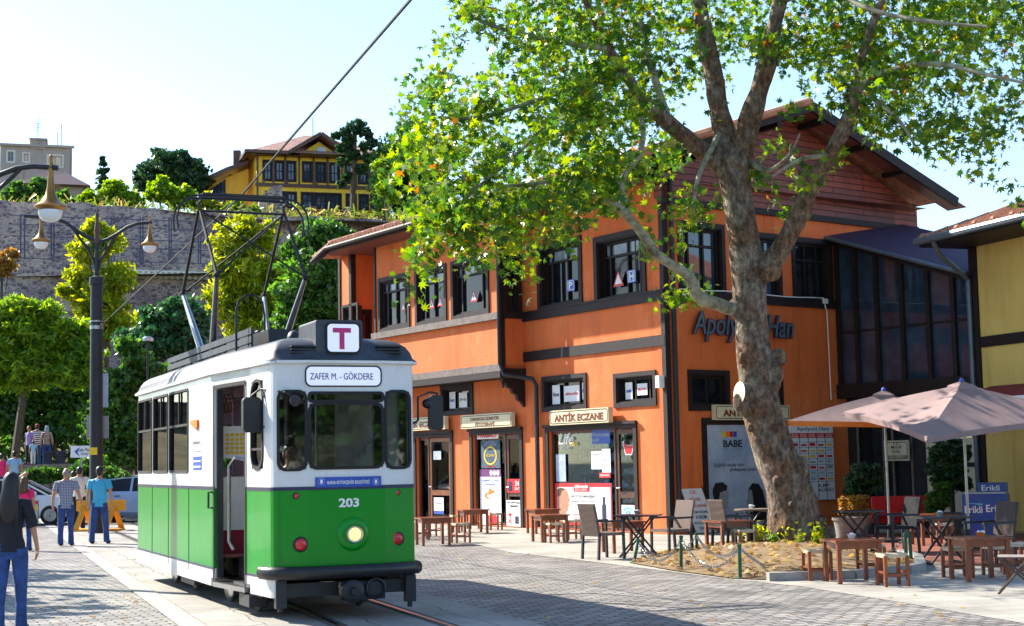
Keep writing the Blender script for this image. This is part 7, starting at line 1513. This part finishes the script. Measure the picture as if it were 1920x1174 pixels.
sp = [((790, 1012), .2, 'rope stool partly hidden behind the tram front corner'), ((812, 1006), .5, 'rope stool behind the low table nearest the tram'), ((864, 1018), .4, 'front rope stool right of the low table nearest the tram'), ((858, 998), .3, 'rope stool behind the front one, left of the pharmacy door table'), ((890, 992), .3, 'rope stool under the pharmacy door table'), ((927, 994), .35, 'rope stool in front of the white vitamin poster'), ((1040, 1018), .35, 'rope stool in front of the table below the red bordered advert'), ((1073, 1012), .35, 'rope stool on the right side of the table below the red bordered advert'), ((1533, 1088), .1, 'rope stool left of the kerbside table with napkin dish'), ((1674, 1099), .15, 'rope stool right of the kerbside table, casting a shadow on the pavement'), ((1634, 1078), .1, 'rope stool behind the kerbside table with napkin dish'), ((1797, 1084), .1, 'rope stool left of the table with orange dish'), ((1872, 1080), .1, 'rope stool right of the table with orange dish'), ((1906, 1074), .1, 'rope stool behind the patterned folding chair'), ((1768, 1024), .1, 'rope stool in the shade behind the dark table under the umbrella'), ((1396, 1038), .3, 'rope stool under the table left of the tree trunk')]
S0 = None
for (p, rz, lb) in sp:
    if S0 is None: S0 = stool(lb, ground(*p), rz, gs1)
    else: dup(S0, ground(*p), rz, lb)
gw1 = 'wicker armchairs of the cafe'
wicker_chair('grey brown wicker armchair left of the folding table, its back to the tram', ground(1134, 1048), .55, 'wicker_silver', gw1)
wicker_chair('silver wicker armchair facing the folding table, beside the leaning white notice', ground(1258, 1040), PI+.55, 'wicker_silver', gw1)
wicker_chair('silver wicker armchair in front of the blue poster, right of the notice', ground(1376, 1036), .45, 'wicker_silver', gw1)
wicker_chair('black wicker armchair in the shade in front of the red bench', ground(1682, 1036), PI+.3, 'wicker_dark', gw1)
wicker_chair('dark brown wicker armchair in front of the blue drinks cooler', ground(1856, 1062), PI+.3, 'wicker_brown', gw1)
gf1 = 'dark folding tables of the cafe'
folding_table('dark folding table with crossed legs left of the tree bed', ground(1198, 1044), -.25, gf1)
folding_table('round topped folding table just left of the tree trunk', ground(1415, 1028), .3, gf1, 'grey_timber', .62, True)
folding_table('black folding table right of the tree trunk', ground(1612, 1036), .1, gf1)
folding_table('black folding table with glass bowl between the two dark armchairs', ground(1768, 1058), .1, gf1)
# patterned folding chair at the right edge
def pattern():
    m, nt, p, tc = base('diamond_weave'); sp_ = nd(nt, 'ShaderNodeSeparateXYZ'); nt.links.new(tc.outputs['Object'], sp_.inputs[0])
    a = nd(nt, 'ShaderNodeMath', operation='ABSOLUTE'); nt.links.new(sp_.outputs[1], a.inputs[0]); c_ = nd(nt, 'ShaderNodeMath', operation='SUBTRACT'); c_.inputs[1].default_value = .68; nt.links.new(sp_.outputs[2], c_.inputs[0]); d_ = nd(nt, 'ShaderNodeMath', operation='ABSOLUTE'); nt.links.new(c_.outputs[0], d_.inputs[0])
    s_ = nd(nt, 'ShaderNodeMath', operation='ADD'); nt.links.new(a.outputs[0], s_.inputs[0]); nt.links.new(d_.outputs[0], s_.inputs[1]); m3 = nd(nt, 'ShaderNodeMath', operation='MULTIPLY'); m3.inputs[1].default_value = 22; nt.links.new(s_.outputs[0], m3.inputs[0]); fr_ = nd(nt, 'ShaderNodeMath', operation='FRACT'); nt.links.new(m3.outputs[0], fr_.inputs[0])
    r = ramp(nt, fr_.outputs[0], [(.45, (.10, .06, .06)), (.55, (.55, .48, .42))]); nt.links.new(r.outputs[0], p.inputs['Base Color'])
pattern()
t = thing('folding_chair', 'folding wicker chair with woven diamond pattern at the right edge', 'chair', ground(1912, 1112), None, PI-.35)
b = MB(); b.add([(-.18, -.24, .50), (-.18, .24, .50), (-.30, .26, .92), (-.30, -.26, .92), (-.20, -.24, .50), (-.20, .24, .50), (-.32, .26, .92), (-.32, -.26, .92)], [(0, 1, 2, 3), (7, 6, 5, 4), (0, 3, 7, 4), (1, 5, 6, 2), (2, 6, 7, 3), (0, 4, 5, 1)]); b.build('backrest', 'diamond_weave', t, 0, False)
MB().box(-.2, .24, -.22, .22, .43, .45, W0).build('seat', 'diamond_weave', t, 0, False)
for sy in (-1, 1): MB().tube([(-.34, sy*.27, .97), (-.2, sy*.25, .5), (.24, sy*.23, 0)], .015, 6).build('leg', 'wicker_brown', t, 0, False); MB().tube([(.24, sy*.21, .45), (-.28, sy*.23, 0)], .014, 6).build('leg', 'wicker_brown', t, 0, False)
b = MB(); b.tube([(-.34, -.27, .97), (-.34, .27, .97)], .018, 6); b.tube([(-.28, -.23, .02), (-.28, .23, .02)], .013, 6); b.build('crossbar', 'wicker_brown', t, 0, False)
# dishes
def dish(label, p, z, m_, rim='white_print'):
    c = Vector((p.x, p.y, z)); t = thing('table_dish', label, 'bowl', c, 'dishes and ashtrays on the tables'); MB().lathe(c, [(.035, 0), (.06, .05), (.065, .055), (.055, .05), (.03, .02)], 14).build('bowl', m_, t, 50); b = MB()
    for k in range(5): b.ell(c+Vector((rng.normal()*.018, rng.normal()*.018, .055)), .022, .016, .022, 7, 5)
    b.build('sugar_sachets', 'white_print', t)['kind'] = 'stuff'
dish('white bowl of sugar on the kerbside wooden table', ground(1600, 1090), .58, 'white_print'); dish('orange bowl of sugar on the wooden table near the right edge', ground(1842, 1086), .58, 'orange_print'); dish('pale bowl on the black folding table under the umbrella', ground(1766, 1056), .74, 'grey_print'); dish('white bowl on the round folding table by the trunk', ground(1412, 1027), .74, 'white_print'); dish('small grey ashtray on the folding table left of the tree bed', ground(1196, 1042), .74, 'grey_print')
# leaning notice board
nb0 = ground(1328, 1000); nf = Fr(nb0[:2], (F2.ex.x, F2.ex.y)); u0, z0 = nf.px(1306, 1003); u1, _ = nf.px(1345, 998); zt = nf.px(1285, 888)[1]; sh = nf.px(1282, 888)[0]-u0
ab = thing('notice_board', 'white leaning notice board with red and dark blue lettering by the orange wall', 'sign', nf.pt(u0, 0, 0)); W_ = u1-u0
class Sk(Fr):
    def pt(s, x, y, z): return super().pt(x+sh*(z-.0)/zt, y+.28*(z/zt), z)
sf_ = Sk(nb0[:2], (F2.ex.x, F2.ex.y)); MB().prism([(u0, .02), (u1, .02), (u1, zt), (u0, zt)], sf_, 0, .03).build('panel', 'white_print', ab)
MB().ring([(u0-.03, 0), (u1+.03, 0), (u1+.03, zt+.03), (u0-.03, zt+.03)], [(u0, .02), (u1, .02), (u1, zt), (u0, zt)], sf_, -.01, .04).build('frame', 'brown_timber', ab)
for s_, a, b_, c_, d_, mt in (('S.S.K', .36, .66, .655, .72, 'red_print'), ('BAĞ-KUR', .25, .75, .54, .61, 'red_print'), ('EMEKLİ SANDIĞI', .06, .96, .435, .50, 'red_print'), ('TÜM RESMİ', .12, .9, .335, .39, 'dark_navy'), ('KURUM', .25, .75, .245, .30, 'dark_navy'), ('REÇETELERİ', .08, .94, .15, .21, 'dark_navy'), ('YAPILIR', .22, .82, .06, .115, 'dark_navy')): text(sf_, s_, u0+W_*a, u0+W_*b_, zt*c_, zt*d_, -.002, mt, ab, bold=.006)
b = MB()
for k in range(9): a = PI*(.1+.8*k/8); b.box(u0+W_*(.5+.26*math.cos(a))-.012, u0+W_*(.5+.26*math.cos(a))+.012, -.004, -.001, zt*(.82+.09*math.sin(a)), zt*(.82+.09*math.sin(a))+.03, sf_)
b.build('emblem_arc', 'red_print', ab); MB().box(u0+W_*.46, u0+W_*.54, -.004, -.001, zt*.77, zt*.86, sf_).build('emblem', 'black_print', ab)
# tree bed
bd = [(1183, 1057), (1260, 1071), (1372, 1086), (1470, 1090), (1600, 1084), (1728, 1070), (1722, 1054), (1640, 1038), (1560, 1022), (1450, 1016), (1330, 1024), (1240, 1040)]
G_ = [ground(*p) for p in bd]; cen = sum(G_, Vector((0, 0, 0)))/len(G_); b = MB(); V = []; k = len(G_); rn = 6
for r_ in range(rn+1):
    for p in G_: q_ = cen*(r_/rn)+p*(1-r_/rn); h_ = .02+.22*(1-(1-r_/rn)**1.8)*1.0; V.append((q_.x, q_.y, h_+.03*mn.noise(Vector((q_.x*2, q_.y*2, 0)))*(r_ > 0)))
b.add(V, [(r_*k+i, r_*k+(i+1) % k, (r_+1)*k+(i+1) % k, (r_+1)*k+i) for r_ in range(rn) for i in range(k)]); struct(b.build('soil', 'soil', None, 60))
b = MB(); A = [ground(*p) for p in ((1440, 1090), (1600, 1085), (1700, 1076), (1728, 1070), (1722, 1054), (1690, 1044))]
for i in range(len(A)-1): b.beam(A[i]+Vector((0, 0, .05)), A[i+1]+Vector((0, 0, .05)), .14, .14)
tag(b.build('kerb_edging', 'kerb_stone'), None, None, None, 'structure')
n = 620; pts_ = []
while len(pts_) < n:
    a = rng.dirichlet(np.ones(3)); i = rng.integers(0, k); q_ = G_[i]*a[0]+G_[(i+1) % k]*a[1]+cen*a[2]; s_ = .45 if (q_.y > cen.y or rng.random() < .5) else 1; pts_.append((q_.x, q_.y, .05+.20*(1-(1-a[2])**1.8)+.02))
o = cloud('fallen_leaves', np.array(pts_), .13, 'dry_leaf', None, 'star', up=3.); tag(o, 'dry brown leaves lying on the soil around the trunk', 'leaves', None, 'stuff')
pts_ = [tuple(ground(rng.uniform(500, 1900), rng.uniform(1020, 1170), .02)) for _ in range(90)]+[tuple(ground(rng.uniform(0, 260), rng.uniform(1040, 1170), .02)) for _ in range(40)]
o = cloud('scattered_leaves', np.array(pts_), .09, 'dry_leaf', None, 'star', up=6.); tag(o, 'few dry leaves scattered on the paving', 'leaves', None, 'stuff')
# base sprouts
pts_ = []
for i in range(22):
    an = rng.uniform(2.6, 5.2); r_ = rng.uniform(.75, 1.1); c = tb0+Vector((r_*math.cos(an), r_*.8*math.sin(an), .18))
    for k_ in range(14): t_ = rng.uniform(0, 1); pts_.append((c.x+rng.normal()*.07*t_, c.y+rng.normal()*.07*t_, c.z+t_*rng.uniform(.1, .38)))
for i in range(16): x = rng.uniform(1440, 1560); c = ground(x, 1030); pts_.append((c.x, c.y-.3, .3+rng.uniform(0, .2)))
o = bigtree('sprout_shrub', 'low yellow green sprouts growing around the base of the big trunk', 27.2, [(1450, 1012, 10)], 'leaf_lime', .07, 3, 1450, .02, None, 'shrub', branches=False); cloud('foliage', np.array(pts_), .10, 'leaf_yellow', o, 'quad')
# posts and chains
gp = 'green posts holding the chain round the tree bed'; pp_ = [((1188, 1056), (1197, 1014), 'leaning green chain post at the left tip of the tree bed'), ((1277, 1072), (1277, 1006), 'green chain post below the silver chair at the front of the bed'), ((1307, 1044), (1306, 1000), 'green chain post in front of the leaning notice'), ((1388, 1086), (1386, 1022), 'green chain post at the front edge directly left of the trunk'), ((1700, 1062), (1697, 1001), 'green chain post at the right end of the bed, left of two'), ((1709, 1058), (1705, 998), 'green chain post at the right end of the bed, right of two')]
tops = []
for (fx, fy), (tx, ty), lb in pp_:
    a = ground(fx, fy); tpz = atY(tx, ty, a.y); b = MB(); b.tube([a, tpz], .028, 10); b.lathe(tpz, [(.034, -.02), (.034, .01), (.0, .02)], 10); b.lathe(a, [(.07, 0), (.07, .015), (.03, .03)], 10); o = b.build('chain_post', 'green_post', None, 40); tag(o, lb, 'post', gp); tops.append(tpz-Vector((0, 0, .04)))
def chain(a, c, sag, label):
    L_n = (a-c).length*1.12; n_ = max(8, int(L_n/.055)); b = MB(); P = [a*(1-i/n_)+c*(i/n_)-Vector((0, 0, sag*4*(i/n_)*(1-i/n_))) for i in range(n_+1)]
    for i in range(n_):
        m0 = (P[i]+P[i+1])/2; d = (P[i+1]-P[i]).normalized(); sd = d.orthogonal().normalized() if i % 2 else d.cross(d.orthogonal()).normalized(); q_ = [m0+d*.036*math.cos(x)+sd*.02*math.sin(x) for x in np.linspace(0, 2*PI, 7)]; b.tube(q_, .0062, 4, False)
    tag(b.build('chain', 'steel'), label, 'chain', 'chains round the tree bed')
for i, j, sg2, lb in ((0, 2, .30, 'chain from the leaning post to the post by the notice'), (0, 1, .30, 'chain from the leaning post to the post below the silver chair'), (1, 3, .34, 'chain hanging low between the two front posts'), (2, 3, .22, 'chain from the notice post to the front post')): chain(tops[i], tops[j], sg2, lb)
trk = atY(1470, 1010, YT-.8); chain(tops[3], atY(1545, 1045, 26.6), .30, 'chain from the front post past the base of the trunk'); chain(atY(1545, 1045, 26.6), tops[4], .34, 'chain behind the kerbside table to the right hand posts')
# ================================================================ umbrellas
def umbrella(label, base_px, apex, cor, val=None):
    ap = atY(*apex); c4 = [atY(*c) for c in cor]; c4.append(c4[0]+c4[2]-c4[1]); ap.x = (c4[0].x+c4[2].x)/2; ap.y = (c4[0].y+c4[2].y)/2; g0 = Vector((ap.x, ap.y, 0)); t = thing('parasol', label, 'parasol', g0, 'square cafe parasols')
    b = MB(); n_ = 8; V = []; per = []
    for i in range(4):
        for k in range(4): per.append((c4[i]*(1-k/4)+c4[(i+1) % 4]*(k/4)) + Vector((0, 0, -.0)) + ((c4[0]+c4[2])/2-(c4[i]*(1-k/4)+c4[(i+1) % 4]*(k/4)))*.10*math.sin(PI*k/4))
    m_ = len(per)
    for r_ in range(n_+1):
        s_ = r_/n_
        for i, p in enumerate(per):
            k = i % 4; q_ = p*(1-s_)+ap*s_; q_.z -= .05*math.sin(PI*s_)*(math.sin(PI*k/4))-.03*math.sin(PI*s_); V.append(q_)
    b.add(V, [(r_*m_+i, r_*m_+(i+1) % m_, (r_+1)*m_+(i+1) % m_, (r_+1)*m_+i) for r_ in range(n_) for i in range(m_)])
    vt = [ap*.88+p*.12 for p in per]; b.add([v+Vector((0, 0, .045)) for v in vt]+[ap+Vector((0, 0, .075))], [(i, (i+1) % m_, m_) for i in range(m_)])
    b.add([v+Vector((0, 0, .045)) for v in vt]+[v+Vector((0, 0, .0)) for v in vt], [(i, m_+i, m_+(i+1) % m_, (i+1) % m_) for i in range(m_)])
    cv = b.build('canopy', 'umbrella_cloth', t, 30)
    v = MB(); v.add(per+[p-Vector((0, 0, .10)) for p in per], [(i, (i+1) % m_, m_+(i+1) % m_, m_+i) for i in range(m_)]); v.build('valance', val or 'umbrella_cloth', t)
    MB().tube([g0, Vector((ap.x, ap.y, ap.z+.05))], .026, 12).build('pole', 'steel', t, 40); MB().lathe(ap+Vector((0, 0, .06)), [(.05, 0), (.045, .03), (.01, .07)], 10).build('finial', 'blue_print', t)
    for i, p in enumerate(c4): MB().beam(ap-Vector((0, 0, .10)), p+Vector((0, 0, .0))-Vector((0, 0, .07)), .02, .02).build('rib', 'dark_metal', t)
    MB().lathe(g0, [(.28, 0), (.28, .06), (.05, .09), (.04, .35)], 18).build('base', 'dark_metal', t, 30)
umbrella('mauve grey parasol with orange edge nearer the tree trunk', (1656, 1022), (1654, 733, 29), [(1477, 789, 28.6), (1800, 795, 29.0), (1822, 786, 32.0)], 'valance_orange')
umbrella('mauve grey parasol with plain edge nearest the right side of the picture', (1804, 1010), (1810, 722, 27.9), [(1582, 772, 28.4), (1738, 820, 25.9), (2040, 781, 27.2)])
# shade area things
M('brick_deck', (.22, .075, .05), .8, var=.3, bump=.4)
b = MB(); P = [ground(*p, .006) for p in ((1690, 1045), (1790, 1060), (1930, 1062), (1930, 1000), (1600, 1000), (1560, 1018))]; b.sheet(P); struct(b.build('brick_terrace', 'brick_deck'))
f = Fr(gx(1688, 33)[:2], (1, -.05)); r = f.rect(1634, 930, 1744, 975); t = thing('red_bench', 'bright red padded bench under the parasols', 'bench', f.pt(0, 0, 0)); MB().prism(rrect(r[0], r[1], .42, r[3], .05), f, -.1, .06).build('backrest', 'red_cloth', t); MB().box(r[0]+.02, r[1]-.02, .061, .6, .25, .48, f).build('seat', 'red_cloth', t)
for x in (r[0]+.1, r[1]-.1):
    for y in (-.04, .5): MB().box(x-.03, x+.03, y-.03, y+.03, 0, .249 if y > .1 else .419, f).build('leg', 'dark_metal', t)
def planter(name, label, Y, px, blobs, mat, sz, dn, cat='plant', zp=.45):
    a = gx(px, Y); t = bigtree(name, label, Y, blobs, mat, sz, dn, px, .025, None, cat, sub=.35, zbase=zp*.8, branches=len(blobs) > 2); MB().lathe(Vector((a.x, a.y, 0)), [(.17, 0), (.24, zp), (.26, zp), (.26, zp-.05)], 16).build('pot', 'retaining_stone', t, 30)
planter('potted_bush', 'rounded yellow brown bush left of the red bench', 32.5, 1606, [(1606, 946, 20), (1622, 955, 12), (1592, 952, 14)], 'leaf_autumn', .06, 5)
planter('potted_bush', 'dark green bush right of the red bench', 32.5, 1762, [(1760, 935, 20), (1768, 915, 14), (1752, 950, 18)], 'leaf_green', .07, 5)
planter('potted_tree', 'small glossy leaved tree in front of the cream panel', 33.2, 1782, [(1765, 850, 22), (1790, 870, 24), (1760, 880, 20), (1800, 850, 18), (1775, 900, 24), (1805, 905, 16), (1790, 835, 14)], 'leaf_dark', .13, 1.2, 'tree')
planter('potted_tree', 'dark leafy shrub in the shade beside the glazed door', 33.8, 1618, [(1610, 890, 20), (1630, 905, 20), (1600, 915, 18), (1640, 885, 14)], 'leaf_dark', .12, 1.2, 'shrub')
planter('potted_bush', 'bare twigs and dry leaves right of the trunk', 31.5, 1580, [(1582, 940, 9), (1580, 955, 10)], 'leaf_autumn', .06, 3)
# cooler
f = Fr(gx(1850, 31)[:2], (.93, -.36)); r = f.rect(1808, 925, 1893, 1005); t = thing('drinks_cooler', 'blue Erikli drinks cooler with raised header by the yellow wall', 'cooler', f.pt(0, 0, 0))
w_ = r[1]-r[0]; MB().prism(rrect(r[0], r[1], .05, r[3], .03), f, -.35, .35).build('body', 'blue_plastic', t); hz0 = f.px(1860, 918)[1]; MB().prism(rrect(r[0]+w_*.35, r[1]-.02, hz0-.06, hz0+.14, .02), f, -.1, .3).build('header', 'blue_plastic', t); MB().box(r[0]+.03, r[1]-.03, -.30, .30, r[3]+.001, r[3]+.03, f).build('lid', 'steel', t)
text(f, 'Erikli', r[0]+w_*.42, r[0]+w_*.82, hz0-.02, hz0+.09, -.101, 'white_print', t, bold=.01); zm = r[3]-.28
text(f, 'Erikli', r[0]+w_*.52, r[0]+w_*.94, zm-.08, zm+.06, -.351, 'white_print', t, bold=.01); text(f, 'Erikli', r[0]+w_*.05, r[0]+w_*.44, zm-.1, zm+.04, -.351, 'white_print', t, bold=.01); MB().prism([(r[0]+w_*.05, zm+.1), (r[0]+w_*.45, zm+.05), (r[0]+w_*.45, zm+.09)], f, -.354, -.351).build('swoosh', 'cyan_print', t)
b = MB(); c = atY(1848, 809, 31)
for k in range(14): b.ell(c+Vector((rng.normal()*.07, rng.normal()*.04, rng.normal()*.03)), .035, .035, .035, 8, 6)
t = tag(b.build('orange_garland', 'orange_print', None, 60), 'bunch of small orange balls hanging below the parasol edge', 'decoration')
# house and trees behind the viewpoint, seen in the window reflections
oh2 = thing('opposite_house', 'plain house with orange tiled roof across the square behind the viewer', 'house', (26, -24, 0)); b = MB(); b.box(14, 44, -34, -24, 0, 6, W0); b.build('wall', 'retaining_stone', oh2)
b = MB(); A = [Vector(p) for p in ((13, -23, 5.9), (45, -23, 5.9), (45, -35, 5.9), (13, -35, 5.9), (18, -29, 8.6), (40, -29, 8.6))]
for q_ in ((1, 0, 4, 5), (2, 1, 5), (3, 2, 5, 4), (0, 3, 4)): b.sheet([A[i] for i in q_])
b.build('roof', 'roof_tile', oh2)
SR = [(-17.5, 30), (-15.5, 24.5), (8, -20), (18, -17), (30, -18), (40, -16), (52, -12), (58, 2), (-12, -22), (-30, -12), (-42, 8), (-44, 24), (-44, 38), (-46, 52)]
for i, (x, y) in enumerate(SR):
    t = thing('round_tree', 'full green tree outside the picture, planted around the edge of the square', 'tree', (x, y, 0), 'trees around the square'); q8 = 1.0 if i > 1 else .62; MB().tube([(x, y, 0), (x+.2, y, 3), (x, y, 6)], [.3, .22, .1], 8).build('trunk', 'twig', t); hh = 5 if i not in (4, 5) else 3.5;  cloud('crown', np.concatenate([inball(int(420*q8**2), .4)*3.0*q8+np.array([x+dx*q8, y+dy*q8, hh+dz*q8]) for dx, dy, dz in ((0, 0, 0), (3, 0, 1), (-3, .5, .5), (0, 1, 3.0), (1, -1, -1), (-1, 0, -1.5))]), .6, 'leaf_green', t)
